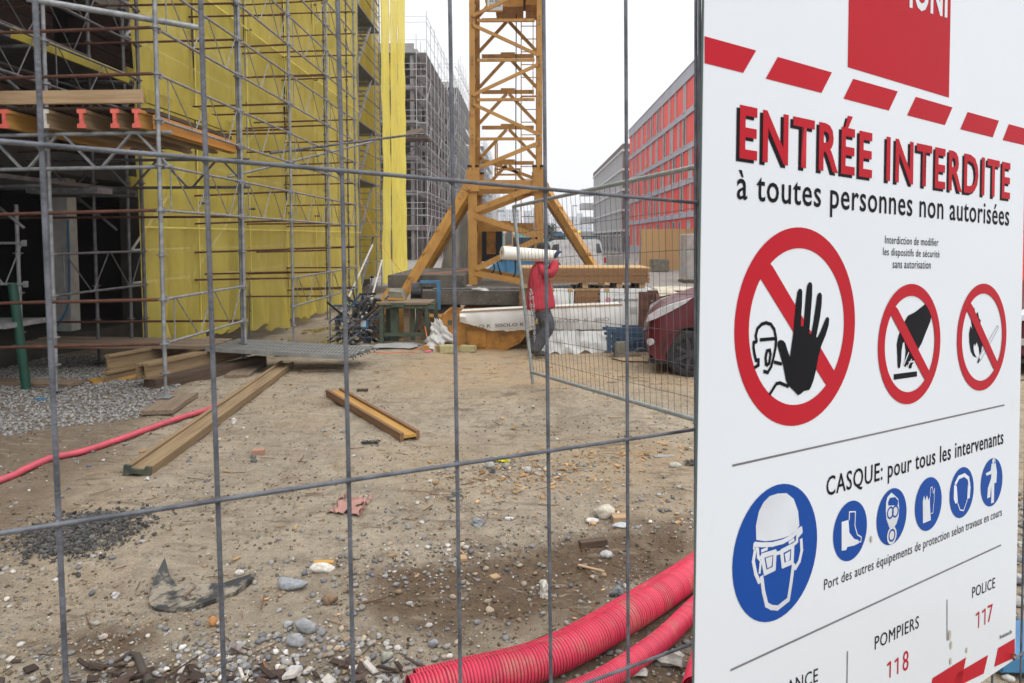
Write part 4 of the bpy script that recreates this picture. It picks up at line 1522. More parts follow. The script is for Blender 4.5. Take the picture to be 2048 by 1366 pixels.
# mast panels
h = .845
zz = [4.05 + i * h for i in range(15)]
zb = 3.45
for i, z in enumerate(zz):
    cpart('cross_member', MB().beam((TXL + .2, TY0 + .02, z), (TXR - .2, TY0 + .02, z), .05, .06))
    zk = z - .35
    cpart('cross_member', MB().beam((TXL + .2, TY1 - .02, zk), (TXR - .2, TY1 - .02, zk), .06, .085))
    zn = z + h
    if i % 2 == 0:
        a, b = (TXL + .1, zn - .09), (TXR - .1, z + .09)
    else:
        a, b = (TXL + .1, z + .09), (TXR - .1, zn - .09)
    cpart('diagonal_brace', MB().beam((a[0], TY0 + .0, a[1]), (b[0], TY0 + .0, b[1]), .05, .07))
    xm = (TXL + TXR) / 2
    cpart('diagonal_brace', MB().beam((TXL + .14, TY1 - .05, zk - h + .1), (xm - .03, TY1 - .05, zk - .05), .05, .075))
    cpart('diagonal_brace', MB().beam((TXR - .14, TY1 - .05, zk - h + .1), (xm + .03, TY1 - .05, zk - .05), .05, .075))
    bl = MB()
    for xb in (TXL + .1, TXR - .1):
        for zz_ in (z - .02, z + .07, z - .10):
            bl.tube((xb, TY0 - .045, zz_), (xb, TY0 - .02, zz_), .016, 6)
    tag(cpart('bolts', bl, 'galvanised_dark'), kind='stuff')
    cpart('gusset', MB().cbox((xm, TY1 - .045, zk + .02), (.34, .02, .13)))
    # side panels
    for x in (TXL + .06, TXR - .06):
        cpart('diagonal_brace', MB().beam((x, TY0 + .12, z if i % 2 else zn), (x, TY1 - .12, zn if i % 2 else z), .07, .04, up=(1, 0, 0)))
        cpart('cross_member', MB().beam((x, TY0 + .12, z), (x, TY1 - .12, z), .05, .05))
cpart('diagonal_brace', MB().beam((TXL + .12, TY0, 3.38), (TXR - .1, TY0, 3.96), .05, .085))
cpart('diagonal_brace', MB().beam((TXL + .14, TY1 - .05, 3.8), (TXR - .1, TY1 - .05, 3.3), .05, .075))
# collar beams
cpart('collar_beam', MB().box((TXL + .22, TY0 + .02, 2.96), (TXR - .22, TY0 + .12, 3.16)))
cpart('collar_beam', MB().box((TXL + .22, TY1 - .12, 2.96), (TXR - .22, TY1 - .02, 3.16)))
for x in (TXL + .05, TXR - .15):
    cpart('collar_beam', MB().box((x, TY0 + .25, 2.96), (x + .1, TY1 - .25, 3.16)))
# base braces
xm = (TXL + TXR) / 2
for y, dy in ((TY0 - .012, 1), (TY1 - .06, -1)):
    for (a, b) in (((TXL + .14, 2.50), (TXR - .2, 3.0)), ((TXL + .14, 2.38), (TXR - .12, 1.92)), ((TXL + .14, 1.20), (TXR - .12, 1.86)), ((TXL + .14, 1.12), (TXR - .35, .90))):
        cpart('diagonal_brace', MB().beam((a[0], y + .02, a[1]), (b[0], y + .02, b[1]), .045, .125))
cpart('cross_member', MB().box((TXL + .2, TY1 - .35, 2.05), (TXR - .2, TY1 - .22, 2.25)))
cpart('cross_member', MB().box((TXL + .2, TY0 + .6, 2.12), (xm + .1, TY0 + .75, 2.28)))
for x in (TXL + .06, TXR - .06):
    cpart('diagonal_brace', MB().beam((x, TY0 + .12, 1.1), (x, TY1 - .12, 2.0), .05, .1, up=(1, 0, 0)))
    cpart('diagonal_brace', MB().beam((x, TY1 - .12, 2.1), (x, TY0 + .12, 2.95), .05, .1, up=(1, 0, 0)))
# struts
ends = {'FL': ((TXL - .02, TY0 + .05, 3.02), (-2.56, 13.95, .62)), 'BL': ((TXL + .0, TY1, 3.0), (-2.75, 18.9, .95)),
        'FR': ((TXR + .02, TY0 + .05, 3.02), (1.75, 13.95, .60)), 'BR': ((TXR, TY1, 3.0), (1.80, 18.9, .95))}
for k_, (a, b) in ends.items():
    a, b = Vector(a), Vector(b)
    mb = MB().beam(a, b, .13, .15)
    cpart('strut', mb)
    d = (b - a).normalized()
    cpart('strut_head', MB().tube(a - Vector((0, .16, 0)), a + Vector((0, .16, 0)), .1, 12), smooth=True)
    mb = MB()
    for t in (.25, .45, .65, .85):
        p = a.lerp(b, t)
        mb.cbox(p + Vector((0, 0, .12)), (.08, .08, .05))
    cpart('lug', mb)
# ladder in the mast with cage rails
lx0, lx1, ly = .35 - .50, .35 - .12, 16.5
cpart('ladder_rail', MB().tube((lx0, ly, 2.0), (lx0, ly, 16), .013, 6))
cpart('ladder_rail', MB().tube((lx1, ly, 2.0), (lx1, ly, 16), .013, 6))
rung = MB().tube((lx0, ly, 0), (lx1, ly, 0), .011, 6).mesh('rung', 'crane_yellow')
z = 2.1
while z < 15:
    link('rung', rung, cr, Matrix.Translation((0, 0, z)))
    z += .29 if int(z * 3) % 5 else .44
cpart('cage_rail', MB().beam((.12, 16.2, 5.1), (.12, 16.2, 9.5), .035, .02))
cpart('cage_hoop', MB().path([(lx0 - .06, 16.45, 5.05), (lx0 + .03, 16.2, 5.10), (lx1 - .03, 16.2, 5.10), (lx1 + .08, 16.45, 5.05)], .022, 6))
cpart('power_cable', MB().path([(-.24, 16.3, 16), (-.25, 16.3, 9), (-.27, 16.3, 5), (-.27, 16.3, 1.3)], .014, 6), 'black_plastic')
# small platform rail above the collar
cpart('handrail', MB().path([(-.72, 15.9, 3.3), (-.72, 15.9, 4.12), (-.68, 15.9, 4.0), (-.68, 15.9, 3.3)], .018, 6))
cpart('step_frame', MB().beam((-.72, 15.8, 3.42), (-.18, 15.8, 3.42), .05, .04).beam((-.72, 15.8, 3.3), (-.18, 15.8, 3.3), .05, .04).beam((-.72, 15.8, 3.24), (-.72, 15.8, 3.44), .05, .04).beam((-.18, 15.8, 3.24), (-.18, 15.8, 3.44), .05, .04))
# head of the inner section at the top
cpart('inner_section', MB().box((-.72, 15.75, 6.95), (-.10, 16.8, 8.6)).box((-.95, 15.9, 7.15), (.2, 16.7, 7.4)), 'dirty_yellow')
cpart('inner_section', MB().box((-.05, 15.8, 7.0), (.30, 16.9, 7.12)).box((-.05, 15.8, 7.25), (.30, 16.9, 7.33)).box((-.05, 15.8, 7.5), (.30, 16.9, 7.58)), 'dirty_yellow')
pl_ = cpart('load_plate', MB().box((-.88, 15.70, 6.86), (-.55, 15.72, 7.25)), 'print_white')
cpart('plate_frame', MB().box((-.91, 15.69, 6.83), (-.88, 15.74, 7.28)).box((-.88, 15.69, 6.83), (-.55, 15.74, 6.86)), 'wood_beam_yellow')
for i, s in enumerate(('60.8m', '55.8m', '54.8m')):
    lettering(s, lambda u, v: Vector((u, 15.695, v)), -.84, -.60, 7.13 - .1 * i, 7.19 - .1 * i, 'print_grey', pl_, .02)
# electric cabinet and cables
cb = MB().box((-1.12, 17.25, 1.32), (-.62, 17.6, 2.22)).mesh('electric_cabinet', 'cabinet_blue')
bevel_me(cb, .01, 1)
cb_o = thing('electric_cabinet', 'dark blue electric cabinet hung inside the crane base', 'cabinet', (-.87, 17.4, 1.3))
link('casing', cb, cb_o)
link('door_frame', MB().box((-1.0, 17.22, 1.5), (-.78, 17.247, 2.1)).mesh('door_frame', 'dirty_yellow'), cb_o)
for i, pp in enumerate(([(-.9, 17.2, 1.4), (-.8, 17.1, 1.15), (-.95, 17.0, .95)], [(-.75, 17.2, 1.35), (-.6, 17.0, .95), (-.35, 16.9, .9)], [(-.3, 16.4, 1.5), (-.28, 16.3, 1.1), (-.4, 16.2, .9)])):
    tag(MB().path(spline(pp, .08), .018, 6).build('cable', 'black_plastic', smooth=True), ('black cable drooping from the left of the cabinet', 'black cable curving from the right of the cabinet', 'black cable hanging beside the crane ladder')[i], 'cable')


def block(name, lo, hi, mtl, label, cat, bv=.012, mw=None, group=None):
    me = MB().box(lo, hi).mesh(name, mtl)
    bevel_me(me, bv, 2)
    return tag(link(name, me, None, mw), label, cat, group)


block('ballast_slab', (-2.9, 14.55, .86), (-1.32, 18.3, 1.12), 'ballast_concrete', 'upper concrete ballast slab left of the crane leg', 'ballast slab')
block('ballast_slab', (-2.33, 13.95, .56), (1.9, 15.42, .84), 'ballast_concrete', 'long concrete ballast slab in front of the crane mast', 'ballast slab')
block('ballast_slab', (-1.25, 15.45, .56), (1.9, 18.6, .84), 'ballast_concrete', 'rear concrete ballast slab under the crane mast', 'ballast slab')
block('ballast_block', (-2.25, 14.1, .02), (-1.45, 15.2, .54), 'ballast_concrete', 'dark concrete block under the left end of the long slab', 'block')
block('base_beam', (-1.3, 14.3, .05), (1.5, 14.6, .50), 'dirty_yellow', 'yellow cross beam of the crane foot below the slabs', 'beam', .01)
block('base_beam', (-2.95, 13.3, -.02), (-2.35, 14.4, .56), 'crane_yellow', 'yellow crane foot plate behind the saw table', 'foot', .02)
tag(MB().tube((-.9, 14.2, .40), (.6, 14.25, .52), .02, 8).build('steel_bar', 'dirty_yellow'), 'thin rusty yellow bar lying under the long slab', 'bar')
tag(MB().tube((-1.9, 14.1, .87), (.45, 14.3, .87), .02, 8).build('steel_bar', 'galvanised_dark'), 'grey steel bar lying on the long ballast slab', 'bar')
# grey tarpaulin hung behind the mast
vs, fs = [], []
n1, n2 = 16, 26
for j in range(n2 + 1):
    for i in range(n1 + 1):
        t, s = i / n1, j / n2
        wd_ = .55 + .85 * (1 - s) ** .7
        x = -1.85 + (t - .5) * wd_ * .75 + .12 * s
        y = 19.2 + .16 * math.sin(t * 13 + s * 2) * (1.1 - s * .6)
        vs.append((x, y, 1.0 + s * 1.85))
for j in range(n2):
    for i in range(n1):
        a = j * (n1 + 1) + i
        fs.append((a, a + 1, a + n1 + 2, a + n1 + 1))
tag(MB().add(vs, fs).build('tarpaulin', 'grey_tarp', smooth=True), 'grey tarpaulin hanging in folds behind the crane leg', 'tarpaulin')
tag(MB().path(spline([(-2.2, 15.0, 1.13), (-1.7, 15.3, 1.15), (-1.1, 15.6, 1.22)], .1), .006, 6).build('rope', 'orange_plastic'), 'orange cord lying on the upper ballast slab', 'cord')
p0, p1 = at(722, 400, 22), Vector((-2.62, 14.8, 1.14))
tag(MB().path([p0.lerp(p1, t) - Vector((0, 0, .9 * t * (1 - t))) for t in [i / 12 for i in range(13)]], .0055, 5).build('rope', 'orange_plastic'), 'thin orange cord slanting from the ladder tower to the ballast', 'cord')
rag('plastic_scrap', 905, 580, 20, 'white_bag', 'white rag', 'rag', 40)
o = bpy.data.objects[-1] if False else None
for ob in list(bpy.data.objects):
    if ob.get('label') == 'white rag':
        bpy.data.objects.remove(ob)
V, T = unit_rock(3, 77, .9, (1, .6, .4))
tag(MB().add([(-.95 + v[0] * .16, 14.05 + v[1] * .1, .87 + v[2] * .07) for v in V], [tuple(t) for t in T.tolist()]).build('rag', 'white_bag'), 'small crumpled white rag on the long ballast slab', 'rag')

# ------------------------------------------------------------------ saw table with blue bracket
st = thing('saw_table', 'old green steel saw table with splintered wooden legs', 'table', (-2.1, 12.4, 0))
TX0, TX1, TYa, TYb, TZ = -2.62, -1.70, 12.25, 12.95, .75


def sp_(name, mb, mtl):
    return link(name, mb.mesh(name, mtl), st)


sp_('table_top', MB().box((TX0, TYa, TZ - .03), (TX1, TYb, TZ + .01)), 'wood_weathered')
sp_('apron', MB().box((TX0 + .06, TYa + .03, TZ - .10), (TX1 - .03, TYa + .06, TZ - .031)).box((TX0 + .06, TYb - .06, TZ - .10), (TX1 - .03, TYb - .03, TZ - .031)), 'green_steel')
for x, y in ((TX0 + .02, TYa + .02), (TX1 - .1, TYa + .02), (TX0 + .02, TYb - .1), (TX1 - .02, TYb - .1)):
    sp_('leg', MB().box((x, y, ghs(x, y) - .02), (x + .07, y + .07, TZ - .032)), 'green_steel')
sp_('crossbar', MB().box((TX0 + .1, TYa + .03, .16), (TX1 - .1, TYa + .08, .22)), 'green_steel')
sp_('crossbar', MB().beam((TX0 + .75, TYa + .3, .55), (TX1 + .0, TYa + .2, .30), .03, .05), 'galvanised_dark')
for i, (x, l) in enumerate(((-2.35, .14), (-2.15, .10), (-2.05, .08), (-1.88, .07))):
    sp_('support_board', MB().box((x - l / 2, TYa + .12 + .06 * i, .06), (x + l / 2, TYa + .16 + .06 * i, TZ - .04)), 'wood_weathered' if i % 2 else 'green_steel')
sp_('side_leaf', MB().beam((TX0 - .42, TYa + .2, .36), (TX0 - .0, TYa + .2, TZ - .05), .3, .03), 'wood_dark')
sp_('clamp', MB().cbox((TX0 + .36, TYa - .03, TZ - .03), (.22, .06, .07)), 'green_steel')
sp_('clamp', MB().cbox((TX1 + .02, TYa + .05, TZ - .06), (.12, .1, .1)), 'green_steel')
bk = thing('blue_bracket', 'bent blue steel bracket standing behind the saw table', 'bracket', (-1.75, 13.2, .7))
link('arm', MB().box((-2.02, 13.18, 1.04), (-1.64, 13.24, 1.09)).mesh('arm', 'container_blue'), bk)
link('upright', MB().box((-1.70, 13.18, .54), (-1.64, 13.24, 1.038)).mesh('upright', 'container_blue'), bk)
link('motor', MB().tube((-2.17, 13.15, .86), (-1.98, 13.15, .86), .10, 16).mesh('motor', 'black_plastic', True), bk)
link('motor_housing', MB().cbox((-2.1, 13.2, 1.0), (.16, .12, .1)).mesh('motor_housing', 'galvanised_dark'), bk)
o = thing('wooden_box', 'small open wooden box with concrete residue on the saw table', 'box', (-2.3, 12.75, .77))
link('front', MB().beam((-2.52, 12.6, .80), (-2.20, 12.6, .78), .02, .04).mesh('front', 'wood_beam_yellow'), o)
link('tray', MB().hexa([(-2.50, 12.62, .77), (-2.22, 12.62, .77), (-2.22, 12.9, .77), (-2.46, 12.9, .77), (-2.52, 12.62, .93), (-2.28, 12.62, .91), (-2.26, 12.9, .95), (-2.54, 12.9, .97)]).mesh('tray', 'rock_concrete'), o)
link('side', MB().beam((-2.62, 12.58, .77), (-2.5, 12.6, .98), .03, .06).mesh('side', 'wood_beam_yellow'), o)

# pile of scaffold couplers and frames in a mesh crate
pile = thing('scrap_pile', 'tangled heap of grey steel scaffold parts beside the ladder tower', 'heap', (-3.1, 13.3, 0))
r = random.Random(12)
for i in range(150):
    a = r.uniform(0, 6.28)
    q = r.random() ** .6
    x, y = -3.15 + .58 * q * math.cos(a), 13.45 + .6 * q * math.sin(a)
    z = r.uniform(-.15, .98 - q * .45)
    d = Vector((r.uniform(-1, 1), r.uniform(-.6, .6), r.uniform(-.9, .9))).normalized() * r.uniform(.08, .30)
    mb = MB().beam((x - d.x, y - d.y, z - d.z), (x + d.x, y + d.y, z + d.z), r.uniform(.02, .05), r.uniform(.015, .05))
    link('steel_part', mb.mesh('steel_part', r.choice(['galvanised_dark', 'galvanised_dark', 'galvanised', 'blue_steel', 'black_plastic'])), pile)
cg = thing('mesh_crate', 'wire mesh crate filled with scaffold parts', 'crate', (-3.2, 12.7, 0))
for i in range(9):
    x = -3.62 + i * .11
    link('wire', MB().tube((x, 12.72, -.25), (x, 12.72, .45), .004, 4).mesh('wire', 'galvanised'), cg)
for i in range(7):
    z = -.25 + i * .11
    link('wire', MB().tube((-3.62, 12.72, z), (-2.74, 12.72, z), .004, 4).mesh('wire', 'galvanised'), cg)
c = at(727, 648, 12.4)
jug = thing('water_canister', 'clear blue tinted plastic canister at the foot of the mesh crate', 'canister', (c.x, 12.45, -.25))
me = MB().cbox((c.x, 12.45, c.z), (.15, .12, .20)).mesh('body', 'container_blue')
bevel_me(me, .03, 3)
link('body', me, jug)
link('cap', MB().tube((c.x - .03, 12.45, c.z + .10), (c.x - .03, 12.45, c.z + .14), .025, 10).mesh('cap', 'white_trim'), jug)
link('label_panel', MB().cbox((c.x, 12.385, c.z + .01), (.09, .006, .11)).mesh('label_panel', 'print_white'), jug)
# timber bits near the crate
plank('plank', (-3.7, 11.6, -.0), (-2.75, 11.35, .0), .22, .05, 'wood_weathered', 'dark flat plank lying in front of the mesh crate')
block('timber_block', (-4.05, 11.1, -.05), (-3.45, 11.25, .13), 'wood_dark', 'dark timber block beside the wet ground', 'timber', .01)

# ------------------------------------------------------------------ yellow skip
sk = thing('concrete_skip', 'dirty yellow boat shaped steel skip on the sand', 'skip', (-.7, 12.0, 0))
prof = [(-1.42, .56), (-1.40, .16), (-1.25, .02), (-.42, .02), (-.10, .17), (.04, .40), (.04, .44), (-1.42, .60)]
ya, yb = 11.75, 12.95
t = .03
mb = MB()
P2 = [(-1.42, .60), (-1.40, .16), (-1.22, .02), (-.42, .0), (-.12, .15), (.04, .36)]
for (a, b) in zip(P2[:-1], P2[1:]):
    mb.beam((a[0], (ya + yb) / 2, a[1]), (b[0], (ya + yb) / 2, b[1]), yb - ya, t)
link('hull', mb.mesh('hull', 'dirty_yellow'), sk)
for y in (ya, yb):
    link('side_plate', MB().prism([(-1.42, .62), (-1.40, .15), (-1.22, .0), (-.42, -.02), (-.12, .13), (.05, .37), (.05, .43), (-.5, .50)], lambda u, v, w: (u, w, v), y - .015, y + .015).mesh('side_plate', 'dirty_yellow'), sk)
link('rim', MB().beam((-.56, ya - .04, .40), (.10, ya - .04, .46), .10, .10).mesh('rim', 'crane_yellow'), sk)
link('rib', MB().cbox((-.85, ya - .03, .2), (.32, .03, .26)).mesh('rib', 'dirty_yellow'), sk)
link('badge', MB().cbox((-1.30, ya - .022, .47), (.07, .006, .08)).mesh('badge', 'green_steel'), sk)
block('yellow_trough', (-2.0, 13.0, .05), (-1.45, 13.6, .42), 'dirty_yellow', 'yellow steel trough standing behind the saw table', 'trough', .01)

# white bag, wool scraps, cords
V, T = unit_rock(4, 5, .6, (.9, .7, 1.1))
V = V * (1.0 + .22 * np.sin(V[:, [2]] * 9 + V[:, [0]] * 7) * np.sin(V[:, [1]] * 8))
V[:, :2] *= (1.05 - .55 * V[:, [2]])
tag(MB().add([(-1.52 + v[0] * .20 + .10 * (1 - v[2]) * .6, 11.75 + v[1] * .2, .26 + v[2] * .22) for v in V], [tuple(q) for q in T.tolist()]).build('plastic_bag', 'white_bag'), 'crumpled white translucent plastic bag between saw table and skip', 'bag')
block('wood_offcut', (-1.72, 11.55, .02), (-1.46, 11.75, .10), 'wood_beam_yellow', 'orange wooden offcut beside the white bag', 'offcut', .005)
block('insulation_piece', (-.15, -.11, 0), (.15, .11, .12), 'mineral_wool', 'yellow green block of insulation wool in front of the skip', 'insulation', .01, Matrix.Translation((-1.30, 11.4, .02)) @ Matrix.Rotation(.3, 4, 'Z'))
block('insulation_piece', (-.13, -.09, 0), (.13, .09, .10), 'mineral_wool', 'thin slab of insulation wool behind the wire, right of the thicker block', 'insulation', .01, Matrix.Translation((-.98, 11.5, .02)) @ Matrix.Rotation(-.2, 4, 'Z'))
tag(MB().path(spline([(-1.78, 12.15, .35), (-1.72, 12.0, .12), (-1.75, 11.85, .03), (-1.9, 11.7, .02)], .05), .010, 6).build('cord', 'orange_plastic', smooth=True), 'orange cord dangling from the saw table to the ground', 'cord')
tag(MB().path(spline([(-2.7, 11.4, .04), (-2.3, 11.25, .035), (-1.95, 11.35, .035), (-1.7, 11.2, .03)], .05), .008, 6).build('cord', 'orange_plastic', smooth=True), 'thin orange cord lying in front of the saw table', 'cord')
V, T = unit_rock(2, 9, .5)
tag(MB().add([(-1.60 + v[0] * .05, 11.3 + v[1] * .04, .05 + v[2] * .05) for v in V], [tuple(q) for q in T.tolist()]).build('plastic_scrap', 'print_pink', smooth=True), 'small pink scrap at the end of the orange cord', 'scrap')

for i, (x, y, s, lab) in enumerate(((-2.35, 11.9, .22, 'flat pale lump of hardened concrete under the saw table'), (-2.75, 11.75, .18, 'pale hardened concrete spill left of the saw table'), (-2.0, 12.2, .15, 'small concrete lump between the saw table legs'))):
    V, T = RA[i]
    tag(MB().add([(x + v[0] * s * 1.5, y + v[1] * s, ghs(x, y) + .02 + v[2] * s * .35) for v in V], [tuple(q) for q in T.tolist()]).build('concrete_lump', 'pale_concrete', smooth=True), lab, 'concrete lump')
# ------------------------------------------------------------------ board packs
KY = 12.4


def pack(x0, x1, z0, z1, label, marks=True, yd=1.2):
    t = thing('board_pack', label, 'board pack', ((x0 + x1) / 2, KY, z0), 'white wrapped packs of boards')
    me = MB().box((x0, KY, z0), (x1, KY + yd, z1)).mesh('wrapping', 'white_wrap')
    bevel_me(me, .015, 2)
    link('wrapping', me, t)
    for x in ((x0 + .07, x1 - .07) if x1 - x0 < .5 else (x0 + .12, x1 - .45)):
        link('strap', MB().box((x - .008, KY - .004, z0), (x + .008, KY + .003, z1 + .003)).mesh('strap', 'strap_green'), t)
        link('edge_protector', MB().box((x - .04, KY - .007, z1 - .06), (x + .04, KY + .03, z1 + .008)).mesh('edge_protector', 'osb'), t)
    return t


fnK = lambda u, v: Vector((u, KY - .009, v))
pk = pack(1.28, 2.19, .10, 1.0, 'white wrapped board pack printed with a round pink logo and large letters')
lettering('SWISS KRONO', fnK, 1.50, 1.94, .78, .825, 'print_grey', pk, .03)
lettering('Holz in Bestform', fnK, 1.50, 1.76, .885, .905, 'print_pale', pk)
mb = MB()
for i in range(4):
    a = i * math.pi / 2 + .785
    mb.cbox((1.42 + .022 * math.cos(a), KY - .008, .80 + .022 * math.sin(a)), (.022, .003, .022), 0, 0, Matrix.Rotation(a, 3, 'Y'))
ring = []
for i in range(20):
    a, b = 2 * math.pi * i / 20, 2 * math.pi * (i + 1) / 20
    mb.add([(1.42 + .045 * math.cos(a), KY - .009, .80 + .045 * math.sin(a)), (1.42 + .045 * math.cos(b), KY - .009, .80 + .045 * math.sin(b)),
            (1.42 + .036 * math.cos(b), KY - .009, .80 + .036 * math.sin(b)), (1.42 + .036 * math.cos(a), KY - .009, .80 + .036 * math.sin(a))], [(0, 1, 2, 3)])
link('logo', mb.mesh('logo', 'print_pink'), pk)
for i in range(5):
    link('print_line', MB().box((1.80, KY - .009, .66 - i * .025), (1.93, KY - .008, .668 - i * .025)).mesh('print_line', 'print_pale'), pk)
pk2 = pack(.36, .82, .10, 1.0, 'narrow white wrapped board pack behind the worker with a paper label')
link('paper_label', MB().box((.40, KY - .01, .66), (.52, KY - .006, .88)).mesh('paper_label', 'print_white'), pk2)
lettering('SK', fnK, .42, .50, .82, .85, 'container_blue', pk2)


def sheet_stack(name, x0, x1, y0, y1, z0, z1, n, label, cat='board stack'):
    t = thing(name, label, cat, ((x0 + x1) / 2, y0, z0))
    th = (z1 - z0) / n
    r = random.Random(int(x0 * 100))
    for i in range(n):
        e = r.uniform(-.006, .006)
        top = i == n - 1
        link('board', MB().box((x0 + r.uniform(-.012, .012), y0 + e, z0 + i * th), (x1 + r.uniform(-.02, .02) + (.03 if top else 0), y1 + e, z0 + (i + 1) * th - (.006 if n < 20 else .0045))).mesh('board', 'osb' if top else 'osb_edge'), t)
    return t


sheet_stack('board_stack', -.12, 2.14, KY + .0, KY + 1.25, 1.10, 1.375, 12, 'long stack of brown chipboard sheets on top of the white packs')
sheet_stack('board_stack', .84, 1.26, KY + .03, KY + 1.2, .10, 1.0, 40, 'chipboard sheets showing between the two white packs')
sheet_stack('board_stack', -.14, .30, KY + .12, KY + 1.2, .10, 1.06, 42, 'pile of chipboard sheets behind the red jacket')
for i, x in enumerate((-.05, .40, 1.02, 1.62, 2.02)):
    block('timber_block', (x - .05, KY + .02, 1.003), (x + .05, KY + 1.1, 1.097), 'wood_plank', ('leftmost', 'second', 'third', 'fourth', 'rightmost')[i] + ' of the wooden spacers between board stack and packs', 'spacer', .004, group='wooden spacers under the board stack')
block('pallet', (-.1, KY + .1, .0), (2.2, KY + 1.1, .095), 'wood_weathered', 'low timber base under the wrapped board packs', 'pallet', .004)
# film at the foot of the packs
vs, fs = [], []
nn, mmn = 60, 10
for j in range(mmn + 1):
    for i in range(nn + 1):
        t, s = i / nn, j / mmn
        x = .16 + 1.22 * t
        y = KY - .82 - .25 * (1 - s) + .07 * mn.noise(Vector((t * 9, s * 3, 0)))
        z = .0 + .33 * s + .10 * mn.noise(Vector((t * 7, s * 4, 5))) * (1 - s) + .03
        vs.append((x, y, z))
for j in range(mmn):
    for i in range(nn):
        a = j * (nn + 1) + i
        fs.append((a, a + 1, a + nn + 2, a + nn + 1))
tag(MB().add(vs, fs).build('plastic_film', 'white_bag', smooth=True), 'loose white plastic film spread at the foot of the board packs', 'film')

# long white wrapped slab bowed over the skip
sl = thing('wrapped_panel', 'long bowed white wrapped panel with grey lettering resting on the skip', 'panel', (.2, 11.5, .4))
vs, fs = [], []
N1 = 70
for i in range(N1 + 1):
    t = i / N1
    x = -1.12 + 2.68 * t
    zt = .655 + .13 * t
    zb_ = .50 - .17 * min(1, t * 5) + .05 * t
    y = 11.62 + .06 * math.sin(t * 3)
    w1, w2 = mn.noise(Vector((x * 6, 1, 2))), mn.noise(Vector((x * 5, 7, 2)))
    zb_ += .035 * w2 + .02 * mn.noise(Vector((x * 16, 3, 3)))
    vs += [(x, y - .03, zt), (x, y - .06 - .03 * w1, (zt + zb_) / 2 + .02), (x, y - .02 * w2, zb_), (x, y + .5, zb_ + .02), (x, y + .55, zt)]
for i in range(N1):
    for k in range(5):
        a, b = i * 5 + k, i * 5 + (k + 1) % 5
        fs.append((a, a + 5, b + 5, b))
fs += [(0, 1, 2, 3, 4), tuple(range(N1 * 5 + 4, N1 * 5 - 1, -1))]
link('wrapping', MB().add(vs, fs).mesh('wrapping', 'white_wrap', True), sl)
mb = MB()
for i in range(N1):
    t0, t1 = i / N1, (i + 1) / N1
    f0 = lambda t: Vector((-1.125 + 2.69 * t, 11.60 + .06 * math.sin(t * 3), .664 + .13 * t))
    mb.beam(f0(t0), f0(t1), .05, .022)
link('edge_batten', mb.mesh('edge_batten', 'wood_plank'), sl)


def fnS(u, v):
    t = (u + 1.12) / 2.68
    zt = .655 + .13 * t
    return Vector((u, 11.62 + .06 * math.sin(t * 3) - .064, zt - .30 + v))


lettering('O K  SISOLO K', fnS, -.80, -.05, .03, .085, 'print_grey', sl, .02)
lettering('SISOLO  K  SISO', fnS, .42, 1.35, .05, .11, 'print_pale', sl, .02)

# blue steel frames stacked
bf = thing('frame_stack', 'stack of dark blue steel frames on the sand', 'frame stack', (1.75, 11.2, 0))
for i in range(5):
    z = .12 + i * .075
    y = 11.0 + .05 * i
    link('frame_bar', MB().beam((1.28 - .02 * i, y, z + .03), (2.15, y + .05, z + (.02 if i % 2 else 0)), .05, .045).mesh('frame_bar', 'blue_steel'), bf)
    link('frame_bar', MB().beam((1.30, y + .45, z), (2.15, y + .5, z), .05, .045).mesh('frame_bar', 'blue_steel'), bf)
for x in (1.25, 1.33, 2.05):
    link('frame_post', MB().box((x, 10.98, .10), (x + .06, 11.04, .47)).mesh('frame_post', 'blue_steel'), bf)
link('frame_bar', MB().beam((1.38, 10.96, .44), (1.55, 10.96, .28), .04, .04).mesh('frame_bar', 'blue_steel'), bf)
link('frame_bar', MB().beam((1.55, 10.95, .26), (2.1, 10.95, .36), .03, .05).mesh('frame_bar', 'blue_steel'), bf)
block('concrete_block', (1.36, 10.9, .0), (1.56, 11.1, .26), 'rock_concrete', 'small concrete block below the blue frames', 'block', .015)
V, T = RA[2]
tag(MB().add([(2.02 + v[0] * .13, 10.9 + v[1] * .1, .17 + v[2] * .28) for v in V], [tuple(q) for q in T.tolist()]).build('concrete_lump', 'pale_concrete'), 'speckled broken concrete lump right of the blue frames', 'concrete lump')
tag(MB().path(spline([(1.58, 10.85, .02), (1.68, 10.83, .17), (1.82, 10.83, .18), (1.92, 10.85, .04)], .04), .006, 5).build('wire_loop', 'galvanised'), 'thin pale wire loop on the sand below the frames', 'wire')
V, T = RA[4]
tag(MB().add([(1.9 + v[0] * .5, 10.75 + v[1] * .3, -.02 + v[2] * .16) for v in V], [tuple(q) for q in T.tolist()]).build('sand_heap', mat('heap_sand', (.42, .30, .175), (.34, .24, .14), rough=.95, scale=8, bump=.5), smooth=True), 'low heap of yellow sand beside the car', 'heap')
# rusty crate with green net and cream tarpaulin
rc = thing('rusty_container', 'rusty brown steel container under a cream tarpaulin', 'container', (2.8, 11.6, 0))
link('side', MB().box((2.28, 11.6, .1), (2.42, 11.68, 1.0)).box((2.42, 11.64, .1), (4.6, 11.7, 1.02)).mesh('side', 'rusty_steel'), rc)
link('panel', MB().box((2.56, 11.60, .2), (2.95, 11.638, .96)).mesh('panel', 'rag_pink'), rc)
link('net_cover', MB().box((2.95, 11.55, .62), (4.5, 11.60, .98)).mesh('net_cover', 'green_net'), rc)
rc.location.x -= .44
for i in range(6):
    link('bolt', MB().cbox((2.49, 11.635, .3 + i * .11), (.02, .02, .03)).mesh('bolt', 'pale_concrete'), rc)
link('pallet_foot', MB().box((2.24, 11.7, .0), (2.5, 12.6, .3)).mesh('pallet_foot', 'wood_dark'), rc)
vs, fs = [], []
